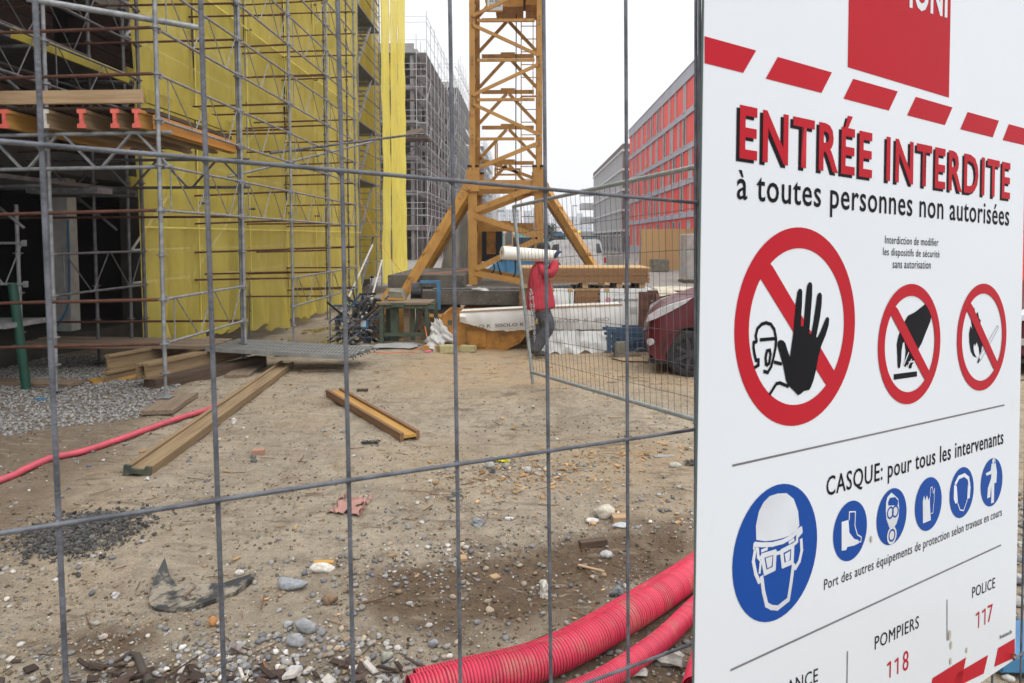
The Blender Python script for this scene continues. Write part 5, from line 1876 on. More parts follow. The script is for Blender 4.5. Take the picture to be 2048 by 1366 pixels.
for j in range(9):
    for i in range(41):
        x = 2.15 + 2.4 * i / 40
        s = j / 8
        vs.append((x, 11.5 + .7 * s, 1.05 + .05 * mn.noise(Vector((x * 3, s * 2, 0))) - .10 * (1 - s) ** 3 * (1 + .6 * mn.noise(Vector((x * 5, 1, 1))))))
for j in range(8):
    for i in range(40):
        a = j * 41 + i
        fs.append((a, a + 1, a + 42, a + 41))
tag(MB().add(vs, fs).build('tarpaulin', 'cream_tarp', smooth=True), 'cream tarpaulin draped along the top of the rusty container', 'tarpaulin')
block('light_blue_box', (2.20, 12.9, .35), (2.38, 13.3, .75), 'container_blue', 'light blue box glimpsed left of the rusty container', 'box', .01)

# ------------------------------------------------------------------ things further down the street
hb = thing('hoarding', 'tall hoarding of orange brown chipboard panels', 'hoarding', (8, 42, 0))
xs = [6.75, 8.15, 9.5, 10.9, 12.3, 13.5]
for i in range(5):
    link('panel', MB().box((xs[i] + .01, 42 + .2 * i, .02), (xs[i + 1] - .01, 42.03 + .2 * i, 2.46 - .05 * (i > 2))).mesh('panel', 'osb'), hb)
for x in (6.78, 9.5, 12.3):
    link('post', MB().box((x, 42.9, 0), (x + .1, 43, 2.4)).mesh('post', 'wood_plank'), hb)
block('concrete_block', (7.05, 40.2, .0), (8.05, 41.0, .72), 'rock_concrete', 'weathered concrete block in front of the chipboard hoarding', 'block', .05)
block('concrete_block', (5.2, 46, .0), (6.3, 46.8, .8), 'pale_concrete', 'pale concrete block left of the hoarding', 'block', .04)
block('concrete_block', (4.6, 47, .0), (5.1, 47.8, .9), 'rock_concrete', 'darker concrete block at the end of the grey building', 'block', .04)
mb = MB().tube((9.85, 40.5, 0), (9.85, 40.5, 1.75), .035, 8).box((9.5, 40.45, 1.72), (10.2, 40.55, 1.78))
tag(mb.build('t_post', 'wood_plank'), 'thin wooden T shaped post in front of the hoarding', 'post')
tag(MB().beam((5.9, 40, .05), (6.5, 40.2, 1.7), .04, .06).build('prop', 'pale_concrete'), 'slanting grey prop left of the hoarding', 'prop')
bp_ = thing('brick_pallet', 'pallet of bricks wrapped in clear shrink film', 'pallet', (7.5, 30, 0))
link('pallet_base', MB().box((6.6, 29.8, .0), (8.2, 31, .12)).mesh('pallet_base', 'wood_dark'), bp_)
r = random.Random(8)
for i in range(7):
    for j in range(6):
        link('brick_layer', MB().box((6.68 + i * .21, 29.95, .13 + j * .32), (6.87 + i * .21, 30.9, .43 + j * .32)).mesh('brick_layer', 'brick_pack' if r.random() < .65 else 'pale_concrete'), bp_)
V, T = unit_rock(4, 3, .05, (1, 1, 1))
me = MB().box((6.62, 29.88, .1), (8.2, 30.97, 2.1)).mesh('shrink_film', 'clear_wrap')
bevel_me(me, .06, 3)
link('shrink_film', me, bp_)
# white van with roof rack
vn = thing('van', 'white van with a black roof rack parked behind the crane strut', 'van', (2.4, 40, 0))
vp = [(1.15, .3), (1.15, 1.0), (1.35, 1.55), (1.7, 1.82), (4.1, 1.86), (4.28, 1.7), (4.42, .95), (4.45, .3)]
me = MB().prism([(u - .2, v) for u, v in vp], lambda u, v, w: (u, w, v), 39.2, 40.9).mesh('body', 'van_white')
bevel_me(me, .05, 2)
link('body', me, vn)
link('rear_window', MB().prism([(3.82, 1.1), (3.80, 1.6), (3.98, 1.62), (4.12, 1.1)], lambda u, v, w: (u, w, v), 39.17, 39.25).mesh('rear_window', 'window_glass'), vn)
link('side_window', MB().prism([(1.25, 1.15), (1.42, 1.55), (1.75, 1.6), (1.75, 1.15)], lambda u, v, w: (u, w, v), 39.17, 39.25).mesh('side_window', 'window_glass'), vn)
for x in (1.6, 3.6):
    link('wheel', MB().tube((x, 39.15, .3), (x, 39.35, .3), .3, 18).mesh('wheel', 'black_rubber'), vn)
mb = MB().tube((1.3, 39.3, 2.02), (4.0, 39.3, 2.02), .03, 6).tube((1.3, 40.7, 2.02), (4.0, 40.7, 2.02), .03, 6)
for i in range(7):
    x = 1.3 + i * .45
    mb.tube((x, 39.3, 2.02), (x, 40.7, 2.02), .02, 6).tube((x, 39.3, 1.84), (x, 39.3, 2.02), .02, 6)
link('roof_rack', mb.mesh('roof_rack', 'black_plastic'), vn)
lettering('RENOV', lambda u, v: Vector((u, 39.17, v)), 2.05, 2.7, 1.35, 1.5, 'print_pale', vn)
tag(MB().cbox((2.2, 39.9, 2.12), (1.3, .8, .14)).build('rolled_sheet', 'container_blue'), 'folded blue sheet lying on the van roof rack', 'sheet')
# blue skip
bs = thing('skip', 'light blue steel skip behind the crane base', 'skip', (-1.0, 28, 0))
pf = [(-2.0, .35), (-.95, 1.16), (1.2, 1.16), (1.2, .2), (-1.9, .2)]
link('hull', MB().prism(pf, lambda u, v, w: (u, w, v), 27, 28.6).mesh('hull', 'container_blue'), bs)
for x in (-.8, -.2, .4):
    link('rib', MB().box((x, 26.93, .25), (x + .1, 27.0 - .002, 1.14)).mesh('rib', 'container_blue'), bs)
link('rim', MB().box((-1.0, 26.9, 1.16), (1.25, 28.7, 1.24)).mesh('rim', 'container_blue'), bs)
# excavator seen through the mast
ex = thing('excavator', 'orange and white excavator with raised arm beyond the crane', 'excavator', (-1.3, 62, 0))
link('track', MB().prism([(-2.6, 0), (-2.9, .4), (-2.6, .8), (.6, .8), (.9, .4), (.6, 0)], lambda u, v, w: (u, w, v), 61, 61.6).mesh('track', 'black_rubber'), ex)
link('house', MB().box((-1.2, 60.8, .85), (.9, 63, 2.0)).mesh('house', 'cabinet_blue'), ex)
link('cab', MB().prism([(-2.0, .9), (-2.0, 2.3), (-1.7, 2.7), (-1.25, 2.7), (-1.25, .9)], lambda u, v, w: (u, w, v), 60.8, 62).mesh('cab', 'excavator_orange'), ex)
link('cab_window', MB().prism([(-1.92, 1.4), (-1.92, 2.25), (-1.68, 2.58), (-1.35, 2.58), (-1.35, 1.4)], lambda u, v, w: (u, w, v), 60.77, 60.79).mesh('cab_window', 'window_glass'), ex)
link('boom', MB().beam((-1.0, 61.4, 1.2), (-2.0, 61.0, 3.3), .3, .42).beam((-2.0, 61.0, 3.3), (-2.9, 60.6, 2.6), .26, .35).mesh('boom', 'excavator_orange'), ex)
link('stick', MB().beam((-2.85, 60.6, 2.7), (-2.55, 60.4, .9), .24, .3).mesh('stick', 'pale_concrete'), ex)
link('bucket', MB().prism([(-2.9, .2), (-2.2, .1), (-2.1, .7), (-2.6, .95)], lambda u, v, w: (u, w, v), 60, 60.9).mesh('bucket', 'galvanised_dark'), ex)


# ------------------------------------------------------------------ red building
RX = 13.95
rb = thing('red_building', 'bright red apartment building with grey bands and tall narrow windows', 'building', (RX, 60, 0))
link('wall', MB().box((RX + .12, 26, 0), (RX + 14, 98.5, 16.3)).mesh('wall', 'facade_red'), rb)
BZ = [(3.76, 4.24), (6.66, 7.14), (9.66, 10.14), (12.66, 13.14), (15.7, 16.75)]
for a, b in BZ:
    link('band', MB().box((RX - .02, 25.98, a), (RX + .4, 98.6, b)).mesh('band', 'facade_grey'), rb)
link('parapet_cap', MB().box((RX - .08, 25.9, 16.752), (RX + .4, 98.7, 16.83)).mesh('parapet_cap', 'fin_metal'), rb)
link('plinth', MB().box((RX + .02, 26, 0), (RX + .13, 98.5, 1.0)).mesh('plinth', 'facade_grey'), rb)
r = random.Random(21)
glm = {}
levels = [(.6, 3.5), (4.245, 6.65), (7.145, 9.65), (10.145, 12.65), (13.145, 15.69)]
for li, (z0, z1) in enumerate(levels):
    y = 27 + r.random()
    while y < 97.5:
        w = r.choice([.5, .9, 1.1, 1.2])
        kind = r.choice(['window_glass', 'dark_blind', 'pale_blind', 'pale_blind', 'dark_blind'])
        key = (li, w, kind)
        if key not in glm:
            h = z1 - z0
            fr = MB().box((-.03, 0, 0), (.05, .05, h)).box((-.03, w - .05, 0), (.05, w, h)).box((-.03, .05, h - .06), (.05, w - .05, h)).box((-.05, .05, 0), (.05, w - .05, .06))
            pane = MB().box((.055, .051, .061), (.07, w - .051, h - .061))
            pane2 = pane.mesh('pane', kind)
            glm[key] = (fr.mesh('window', 'fin_metal'), pane2, MB().box((-.14, -.04, -.05), (-.02, w + .04, -.01)).mesh('sill', 'fin_metal'))
        a, b, c_ = glm[key]
        M0 = Matrix.Translation((RX + .05, y, z0))
        o = link('window', a, rb, M0)
        link('pane', b, o, M0)
        if li:
            link('sill', c_, o, M0)
        y += w + r.choice([1.6, 2.4, 3.2, 2.6])

# ------------------------------------------------------------------ grey and brown building beyond it
gb = thing('grey_building', 'grey brown building with white floor lines and dense upright fins', 'building', (14.2, 110, 0))
GX, GY0, GY1 = 14.0, 105.0, 152.0
link('wall', MB().box((GX + .3, GY0 + .1, 0), (GX + 13, GY1, 15.6)).mesh('wall', 'brown_brick'), gb)
link('parapet', MB().box((GX, GY0, 15.0), (GX + 13.1, GY1 + .1, 15.9)).mesh('parapet', 'brown_brick'), gb)
link('corner_wall', MB().box((GX, GY0 - .02, 0), (GX + 13, GY0 + .098, 15.0)).mesh('corner_wall', 'brown_brick'), gb)
for z in (2.98, 5.98, 9.0, 11.95, 14.75):
    link('floor_line', MB().box((GX - .12, GY0 - .12, z), (GX + 13.1, GY1 + .1, z + .32)).mesh('floor_line', 'white_trim'), gb)
fin = {}
for li, (z0, z1) in enumerate(((3.3, 5.98), (6.3, 9.0), (9.32, 11.95), (12.27, 14.75))):
    h = z1 - z0
    fm = MB().box((-.03, 0, 0), (.3, .42, h)).mesh('fin', 'fin_metal')
    fm2 = MB().box((-.03, 0, 0), (.3, .42, h)).mesh('fin', 'white_trim')
    wm = MB().box((.2, .32, 0.02), (.24, 1.5, h - .02)).mesh('window', 'window_glass')
    bm_ = MB().box((.2, .32, 0.02), (.24, 1.5, h - .02)).mesh('window', 'facade_grey')
    y = GY0 + .3
    while y < GY1 - 1:
        link('fin', fm if r.random() < .6 else fm2, gb, Matrix.Translation((GX, y, z0)))
        link('window', wm if r.random() < .35 else bm_, gb, Matrix.Translation((GX, y, z0)))
        y += 1.55
for i in range(9):
    y = GY0 + 2 + i * 5
    link('shop_window', MB().box((GX + .1, y, .5), (GX + .28, y + 3.2, 2.6)).mesh('shop_window', 'pale_blind'), gb)
    link('ground_pillar', MB().box((GX - .05, y - .8, 0), (GX + .28, y - .2, 2.97)).mesh('ground_pillar', 'white_trim'), gb)
for z in (2.2, 5.2, 8.2, 11.2):
    o = link('balcony', MB().box((GX - 2.6, 150, z), (GX + .3, 156, z + .22)).box((GX - 2.6, 150, z + .22), (GX - 2.5, 156, z + 1.25)).box((GX - 2.5, 150, z + .22), (GX + .3, 150.1, z + 1.25)).mesh('balcony', 'white_trim'), gb)
# street clutter fence at its foot
sf = thing('mesh_fence', 'row of grey site fence panels along the grey building', 'fence', (9, 100, 0))
for i in range(24):
    y = 62 + i * 3.5
    x = 8.9 + .02 * i
    link('panel', MB().tube((x, y, .1), (x, y, 2.1), .04, 6).tube((x, y + 3.4, .1), (x, y + 3.4, 2.1), .04, 6).tube((x, y, 2.1), (x, y + 3.4, 2.1), .04, 6).tube((x, y, .2), (x, y + 3.4, .2), .04, 6)
         .tube((x, y + 1.1, .2), (x, y + 1.1, 2.1), .015, 4).tube((x, y + 2.2, .2), (x, y + 2.2, 2.1), .015, 4).mesh('panel', 'galvanised_dark'), sf)
block('low_barrier', (4.2, 52, .1), (6.0, 52.4, .5), 'print_red', 'low red and white barrier lying beside the van', 'barrier', .03)


# ------------------------------------------------------------------ unfinished buildings with scaffolds, left side of the street
def rough_building(label, x, y0, y1, x0, top, storeys, seed, ysc, lab2, topext=1.6, parts=True):
    """street face at x (facing +X), end face at y0"""
    t = thing('unfinished_building', label, 'building', (x - 4, y0, 0))
    sh = top / storeys
    r = random.Random(seed)
    link('core', MB().box((x0, y0 + 2.6, 0), (x - 2.4, y1 - .1, top - .4)).mesh('core', 'core_shaded'), t)
    for k in range(1, storeys + 1):
        z = k * sh
        link('floor_slab', MB().box((x0, y0, z - .42), (x - 1.0, y1, z)).mesh('floor_slab', 'pale_concrete'), t)
    pm = MB().box((0, 0, 0), (.28, .28, sh - .37)).mesh('column', 'pale_concrete')
    for k in range(storeys):
        z = k * sh
        y = y0 + .3
        while y < y1 - 1:
            link('column', pm, t, Matrix.Translation((x - 1.7, y, z + .002)))
            w = r.uniform(1.4, 2.8)
            if r.random() < .75:
                link('wall_panel', MB().box((x - 1.75, y + .3, z + .005), (x - 1.6, y + .3 + w, z + sh - .38)).mesh('wall_panel', r.choice(['brown_concrete', 'pale_concrete', 'brown_concrete'])), t)
            link('window', MB().box((x - 1.9, y + .5 + w, z + .9), (x - 1.8, y + 1.7 + w, z + sh - .5)).mesh('window', 'window_glass'), t)
            y += 4.4
        xx = x - 3
        while xx > x0 + 1.6:
            link('column', pm, t, Matrix.Translation((xx, y0 + .05, z + .002)))
            if r.random() < .65:
                link('wall_panel', MB().box((xx - 1.4, y0 + .4, z + .005), (xx - .01, y0 + .55, z + sh - .38)).mesh('wall_panel', r.choice(['brown_concrete', 'room_shade'])), t)  # the near-black panels paint the shade of open bays
            xx -= 2.4
    link('roof_parapet', MB().box((x0, y0 + .01, top + .001), (x - 1.3, y0 + .2, top + .5)).mesh('roof_parapet', 'pale_concrete'), t)
    # scaffold round it
    s = thing('scaffold', lab2, 'scaffold', (x, y0 - 1, 0))
    ztop = top + topext
    ys = []
    y = y0 - 1.2
    while y < y1:
        ys.append(y)
        y += 2.6
    for yy in ys:
        for xo in (x - .9, x):
            zt = ztop + (r.uniform(0, 1.2) if xo == x else -1)
            link('standard', MB().tube((xo, yy, 0), (xo, yy, zt), .035, 5).mesh('standard', 'scaffold_pale'), s)
    xe = []
    xx = x - 2.6
    while xx > x0:
        xe.append(xx)
        link('standard', MB().tube((xx, y0 - 1.2, 0), (xx, y0 - 1.2, ztop + r.uniform(-.8, .6)), .035, 5).mesh('standard', 'scaffold_pale'), s)
        xx -= 2.4
    z = 2.0
    lvl = 0
    while z < ztop:
        if z < top + 1:
            link('scaffold_deck', MB().box((x - .88, ys[0], z - .06), (x - .04, ys[-1], z)).mesh('scaffold_deck', 'scaffold_pale'), s)
            link('scaffold_deck', MB().box((x0, y0 - 1.15, z - .06), (x - .9, y0 - .4, z)).mesh('scaffold_deck', 'galvanised_dark' if lvl % 3 else 'wood_weathered'), s)
        for q in (.55, 1.05) if lvl % 2 else (1.05,):
            link('guardrail', MB().tube((x, ys[0], z + q), (x, ys[-1], z + q), .026, 5).mesh('guardrail', 'scaffold_pale'), s)
            link('guardrail', MB().tube((x0, y0 - 1.2, z + q), (x, y0 - 1.2, z + q), .026, 5).mesh('guardrail', 'scaffold_pale'), s)
        if lvl % 2 == 0:
            for i in range(0, len(ys) - 1, 3):
                link('brace', MB().tube((x + .02, ys[i], z), (x + .02, ys[i + 1], z + 2), .022, 5).mesh('brace', 'scaffold_pale'), s)
        if lvl % 2 == 1 and r.random() < .8:
            link('rust_rail', MB().tube((x - .45, y0 - 1.25, z + .8), (x + .1, ys[-1], z + .8), .03, 5).mesh('rust_rail', 'rusty_steel'), s)
        z += 2.0
        lvl += 1
    return t, s


rough_building('raw concrete building with open storeys behind a grey scaffold, just beyond the yellow nets', -8.75, 63, 88, -26, 18.6, 6, 5, 0,
               'grey tube scaffold wrapped round the nearer raw concrete building', 2.0)
rough_building('taller raw concrete building further along behind the crane mast', -9.2, 96, 128, -30, 22.5, 7, 9, 0,
               'grey tube scaffold wrapped round the taller building behind the mast', 3.2)
rough_building('raw concrete building far along the street behind its scaffold', -8.6, 140, 176, -30, 19.5, 6, 15, 0,
               'grey tube scaffold on the far raw concrete building', 2.2)
# loading platform with debris on the nearer scaffold
dk = thing('loading_platform', 'dark cantilevered loading platform on the grey scaffold', 'platform', (-8, 61, 9.6))
a = at(822, 276, 60.5)
link('deck', MB().box((a.x - .9, 59.3, 10.25), (a.x + 1.6, 61.6, 10.45)).mesh('deck', 'wood_dark'), dk)
link('side_board', MB().beam((a.x - .8, 59.3, 10.6), (a.x + 1.2, 59.3, 11.0), .05, .3).mesh('side_board', 'wood_weathered'), dk)
link('bracket', MB().tube((a.x - .6, 60, 8.6), (a.x + 1.2, 59.6, 10.2), .05, 6).mesh('bracket', 'galvanised_dark'), dk)
for i in range(4):
    y = 176 + i * 3
    pass
wb = thing('white_building', 'white building with projecting balconies at the end of the left row', 'building', (-8, 190, 0))
link('wall', MB().box((-26, 186, 0), (-8.2, 215, 15)).mesh('wall', 'white_trim'), wb)
for z in (3, 6.2, 9.4, 12.6):
    link('balcony', MB().box((-8.2, 186.3, z), (-6.2, 196, z + .25)).box((-6.35, 186.3, z + .25), (-6.2, 196, z + 1.2)).mesh('balcony', 'white_trim'), wb)

# far tower blocks in the mist
for bi, (px0, px1, pyt, Y, lab) in enumerate(((968, 1040, 419, 520, 'wide pale apartment block in the mist behind the mast'), (1046, 1100, 421, 600, 'apartment block with stepped roof in the mist right of the mast'),
                                              (1104, 1118, 432, 640, 'narrow hazy tower beside the wide blocks'), (1140, 1184, 433, 560, 'hazy apartment block beyond the street lamp'))):
    a, b = at(px0, pyt, Y), at(px1, pyt, Y)
    t = thing('apartment_block', lab, 'building', ((a.x + b.x) / 2, Y, 0), 'apartment blocks far down the street')
    link('wall', MB().box((a.x, Y, -1), (b.x, Y + 14, a.z)).mesh('wall', 'far_block'), t)
    nfl = int(a.z / 2.9)
    wm = None
    n = max(3, int((b.x - a.x) / 3.2))
    stp = (b.x - a.x) / n
    wm = MB().box((0, -.06, 0), (stp * .6, -.01, 1.5)).mesh('window', 'far_window')
    for f in range(nfl):
        for i in range(n):
            link('window', wm, t, Matrix.Translation((a.x + (i + .2) * stp, Y, f * 2.9 + .9)))
    link('roof_house', MB().box((a.x + (b.x - a.x) * .35, Y + 3, a.z), (a.x + (b.x - a.x) * .6, Y + 9, a.z + 2.6)).mesh('roof_house', 'far_block'), t)
    for q in (0, .33, .66, .97):
        link('stair_strip', MB().box((a.x + (b.x - a.x) * q, Y - .3, 0), (a.x + (b.x - a.x) * q + .8, Y - .07, a.z)).mesh('stair_strip', 'white_trim'), t)
# turquoise screen across the end of the street
tsn = thing('turquoise_screen', 'long turquoise cloth screen across the end of the street', 'screen', (0, 165, 0))
for i in range(12):
    x = -12 + i * 2.5
    link('panel', MB().box((x + .02, 165, .0), (x + 2.48, 165.05, 3.0 + .15 * (i % 3))).mesh('panel', 'turquoise_cloth'), tsn)
    link('post', MB().tube((x, 165.1, 0), (x, 165.1, 3.3), .05, 6).mesh('post', 'galvanised'), tsn)


def tree(x, y, hgt, w, seed, label):
    t = thing('tree', label, 'tree', (x, y, 0), 'bare and leafy trees at the end of the street')
    r = random.Random(seed)
    mb = MB().tube((x, y, 0), (x, y, hgt * .55), .16, 7, r2=.08)
    for i in range(10):
        a = r.uniform(0, 6.28)
        z0 = hgt * r.uniform(.25, .55)
        mb.tube((x, y, z0), (x + math.cos(a) * w * .4, y + math.sin(a) * w * .4, hgt * r.uniform(.6, .95)), .06, 5, r2=.015)
    link('trunk', mb.mesh('trunk', 'bark'), t)
    mb = MB()
    for i in range(1300):
        v = Vector((r.gauss(0, 1), r.gauss(0, 1), r.gauss(0, 1))).normalized() * r.random() ** .4
        c_ = Vector((x + v.x * w / 2, y + v.y * w / 2, hgt * .62 + v.z * hgt * .38))
        if mn.noise(c_ * .8) < -.12:
            continue
        s = r.uniform(.12, .3)
        d1 = Vector((r.uniform(-1, 1), r.uniform(-1, 1), r.uniform(-1, 1))).normalized() * s
        d2 = d1.cross(Vector((r.uniform(-1, 1), r.uniform(-1, 1), r.uniform(-1, 1)))).normalized() * s * .7
        mb.add([c_ - d1, c_ + d2, c_ + d1, c_ - d2], [(0, 1, 2, 3)])
    link('crown', mb.mesh('crown', 'leaf_far'), t)


tree(3.9, 140, 5.2, 4.6, 1, 'dark bushy tree behind the van, right of the mast')
tree(6.6, 150, 3.8, 3.4, 2, 'smaller dark tree left of the grey building')
tree(-5.9, 128, 3.6, 3.2, 3, 'hazy shrubby tree left of the excavator arm')
# street lamp
lm = thing('street_lamp', 'slim grey street lamp beyond the open fence panel', 'street lamp', (6.9, 110, 0))
a = at(1146, 412, 110)
link('pole', MB().tube((a.x, 110, 0), (a.x, 110, a.z), .08, 8, r2=.05).mesh('pole', 'galvanised_dark'), lm)
link('lamp_head', MB().box((a.x - .1, 109.9, a.z - .02), (a.x + .7, 110.1, a.z + .1)).mesh('lamp_head', 'galvanised_dark'), lm)


# ------------------------------------------------------------------ people
def skin_mesh(chains, name, mtl, sub=2, root=0):
    """chains: list of [(x,y,z,r), ...]; a chain may start with an index into the first chain's points: ('@', i)"""
    vs, es, rs = [], [], []
    names = {}
    for ch in chains:
        prev = None
        for p in ch:
            if isinstance(p, str):
                prev = names[p]
                continue
            key = None
            if len(p) == 5:
                key = p[4]
            vs.append(p[:3])
            rs.append(p[3])
            i = len(vs) - 1
            if key:
                names[key] = i
            if prev is not None:
                es.append((prev, i))
            prev = i
    me = bpy.data.meshes.new(name)
    me.from_pydata(vs, es, [])
    o = bpy.data.objects.new(name, me)
    COL.objects.link(o)
    md = o.modifiers.new('s', 'SKIN')
    md.use_smooth_shade = True
    md.branch_smoothing = .4
    for i, v in enumerate(me.skin_vertices[0].data):
        v.radius = (rs[i], rs[i]) if not isinstance(rs[i], tuple) else rs[i]
        v.use_root = (i == root)
    ms = o.modifiers.new('b', 'SUBSURF')
    ms.levels = sub
    bpy.context.view_layer.update()
    dg = bpy.context.evaluated_depsgraph_get()
    out = bpy.data.meshes.new_from_object(o.evaluated_get(dg))
    bpy.data.objects.remove(o)
    out.materials.clear()
    out.materials.append(MAT[mtl])
    out.polygons.foreach_set('use_smooth', [True] * len(out.polygons))
    return out


def hand_chains(w, d, s, up, curl=.6, pre='h'):
    """wrist w, pointing d, finger spread axis s; returns skin chains"""
    w, d, s, up = Vector(w), Vector(d).normalized(), Vector(s).normalized(), Vector(up).normalized()
    palm = w + d * .06
    ch = [[(*w, .028, pre + 'w'), (*palm, .036, pre + 'p')]]
    for i, (o, l) in enumerate(((-.030, .070), (-.010, .080), (.011, .076), (.030, .060))):
        b = palm + s * o + d * .028
        m = b + d * l * .45 * math.cos(curl * .5) - up * l * .45 * math.sin(curl * .5)
        e_ = m + d * l * .5 * math.cos(curl * 1.6) - up * l * .5 * math.sin(curl * 1.6)
        ch.append([pre + 'p', (*b, .012), (*m, .011), (*e_, .009)])
    b = w + d * .03 - s * .034
    m = b + (d * .6 - s * .7 - up * .3) * .032
    e_ = m + (d * .9 - up * .5) * .03
    ch.append([pre + 'p', (*b, .013), (*m, .012), (*e_, .010)])
    return ch


PO = Vector((.145, 11.0, 0))
gz = ghs(PO.x, PO.y)


def pp(x, y, z, r, k=None):
    t = (PO.x + x, PO.y + y, gz + z, r)
    return t + (k,) if k else t


wk = thing('person', 'worker in red jacket and grey trousers carrying a white roll on the shoulder', 'person', (PO.x, PO.y, gz))
wr1, wr2 = PO + Vector((.28, -.13, 1.60)), PO + Vector((.26, .12, 1.56))
body = [[pp(.06, 0, .92, (.11, .09), 'pel'), pp(.055, 0, 1.15, (.11, .09)), pp(.03, 0, 1.34, (.13, .10), 'chest'), pp(.05, 0, 1.44, (.08, .075)), pp(.085, 0, 1.51, .055), pp(.115, 0, 1.585, (.078, .07)), pp(.125, 0, 1.665, (.09, .075), 'head'), pp(.12, 0, 1.71, .06)],
        ['head', pp(.20, 0, 1.625, .018)],
        ['head', pp(.115, -.075, 1.645, .014)], ['head', pp(.115, .075, 1.645, .014)],
        ['chest', pp(.05, -.17, 1.40, .045), pp(.19, -.235, 1.31, .03), pp(.28, -.17, 1.47, .028)],
        ['chest', pp(.05, .17, 1.40, .045), pp(.19, .245, 1.32, .03), pp(.27, .17, 1.45, .028)],
        ['pel', pp(.04, -.10, .86, .10), pp(.19, -.11, .50, .06), pp(-.02, -.10, .13, .042), pp(.0, -.10, .05, .04)],
        ['pel', pp(.07, .10, .86, .10), pp(.10, .10, .48, .06), pp(-.05, .10, .12, .042), pp(-.03, .10, .05, .04)]]
link('body', skin_mesh(body, 'body', 'skin'), wk)
jk = [[pp(.07, 0, .73, (.27, .25), 'hem'), pp(.065, 0, .80, (.265, .25)), pp(.055, 0, .96, (.25, .23)), pp(.035, 0, 1.18, (.235, .21)), pp(.02, 0, 1.36, (.215, .19), 'ch'), pp(.045, 0, 1.45, (.12, .12)), pp(.06, 0, 1.50, (.10, .095))],
      ['ch', pp(.05, -.17, 1.40, .095), pp(.15, -.24, 1.31, .09), pp(.225, -.235, 1.31, .085), pp(.275, -.18, 1.43, .07), pp(.285, -.155, 1.53, .058)],
      ['ch', pp(.05, .17, 1.40, .095), pp(.15, .25, 1.32, .09), pp(.215, .24, 1.33, .085), pp(.27, .18, 1.43, .07), pp(.275, .15, 1.51, .058)]]
link('jacket', skin_mesh(jk, 'jacket', 'jacket_red', 3), wk)
tr = [[pp(.06, 0, .90, (.185, .17), 'p'), pp(.06, 0, .84, (.18, .17), 'q')],
      ['q', pp(.08, -.085, .72, .135), pp(.19, -.105, .53, .115), pp(.185, -.105, .46, .105), pp(.06, -.10, .28, .10), pp(-.02, -.10, .13, .10), pp(-.025, -.10, .09, .09)],
      ['q', pp(.06, .085, .70, .135), pp(.09, .10, .50, .115), pp(.01, .10, .28, .10), pp(-.06, .10, .12, .10), pp(-.065, .10, .09, .09)]]
link('trousers', skin_mesh(tr, 'trousers', 'trousers_grey', 3), wk)
for s, x in ((-1, 0), (1, -.05)):
    sh = [[pp(x - .06, s * .10, .075, (.048, .05)), pp(x + .02, s * .10, .07, (.05, .055)), pp(x + .12, s * .10, .048, (.047, .035)), pp(x + .19, s * .10, .042, (.038, .028))]]
    link('shoe', skin_mesh(sh, 'shoe', 'shoe_dark'), wk)
V, T = unit_rock(3, 17, .12, (1.12, .95, .95))
V = V[:]
link('hair', MB().add([(PO.x + .105 + v[0] * .098, PO.y + v[1] * .092, gz + 1.70 + v[2] * .075 + (.03 if v[2] > 0 else 0)) for v in V], [tuple(q) for q in T.tolist()]).mesh('hair', 'hair_dark', True), wk)
for w, sy in ((wr1, -1), (wr2, 1)):
    hc = hand_chains(w - Vector((0, 0, .03)), (.35, .15 * -sy, .9), (.75, .6 * sy, -.2), (-.9, .3 * -sy, .3), .8)
    link('glove', skin_mesh(hc, 'glove', 'glove_blue'), wk)
a = Vector((-.385, 10.65, 1.665))
b = Vector((.475, 11.02, 1.595))
d = (b - a).normalized()
rl = thing('white_roll', 'long roll of white sheet carried on the shoulder of the worker', 'roll', tuple(a))
link('sheet', MB().path([a, a + d * .05, a + d * .4, a + d * .8, b], .1, 28, rad=[.098, .1, .1, .097, .09]).mesh('sheet', 'roll_white', True), rl)
link('core', MB().tube(a - d * .003, a + d * .02, .035, 16).mesh('core', 'wood_plank'), rl)
for t_ in (.12, .2):
    link('tape', MB().tube(a + d * t_, a + d * (t_ + .012), .1015, 28).mesh('tape', 'roll_white', True), rl)

# distant worker behind the strut
q = at(1158, 466, 45)
P2o = Vector((q.x, 45, q.z - 1.72))
w2 = thing('person', 'distant worker in yellow helmet and orange vest behind the crane strut', 'person', (P2o.x, 45, P2o.z))


def p2(x, y, z, r, k=None):
    t = (P2o.x + x, 45 + y, P2o.z + z, r)
    return t + (k,) if k else t


link('body', skin_mesh([[p2(0, 0, .92, .14, 'a'), p2(0, 0, 1.2, .13), p2(0, 0, 1.38, .15, 'c'), p2(0, 0, 1.5, .055), p2(0, -.01, 1.62, .09), p2(0, 0, 1.7, .08)],
                        ['a', p2(-.1, 0, .5, .08), p2(-.1, 0, .06, .05)], ['a', p2(.1, 0, .5, .08), p2(.1, 0, .06, .05)],
                        ['c', p2(-.24, 0, 1.3, .06), p2(-.28, -.05, 1.02, .045), p2(-.25, -.15, .85, .04)], ['c', p2(.24, 0, 1.3, .06), p2(.28, -.05, 1.02, .045), p2(.25, -.15, .85, .04)]], 'body', 'trousers_grey', 1), w2)
link('vest', skin_mesh([[p2(0, 0, .9, .19), p2(0, 0, 1.2, .18), p2(0, 0, 1.42, .17, 'c'), p2(0, 0, 1.46, .1)]], 'vest', 'orange_plastic', 2), w2)
link('helmet', MB().add([(P2o.x + v[0] * .15, 45 + v[1] * .16, P2o.z + 1.72 + max(-.3, v[2]) * .14) for v in unit_rock(3, 1, .0, (1, 1, 1))[0]], [tuple(t) for t in unit_rock(3, 1, .0, (1, 1, 1))[1].tolist()]).mesh('helmet', 'bright_yellow', True), w2)
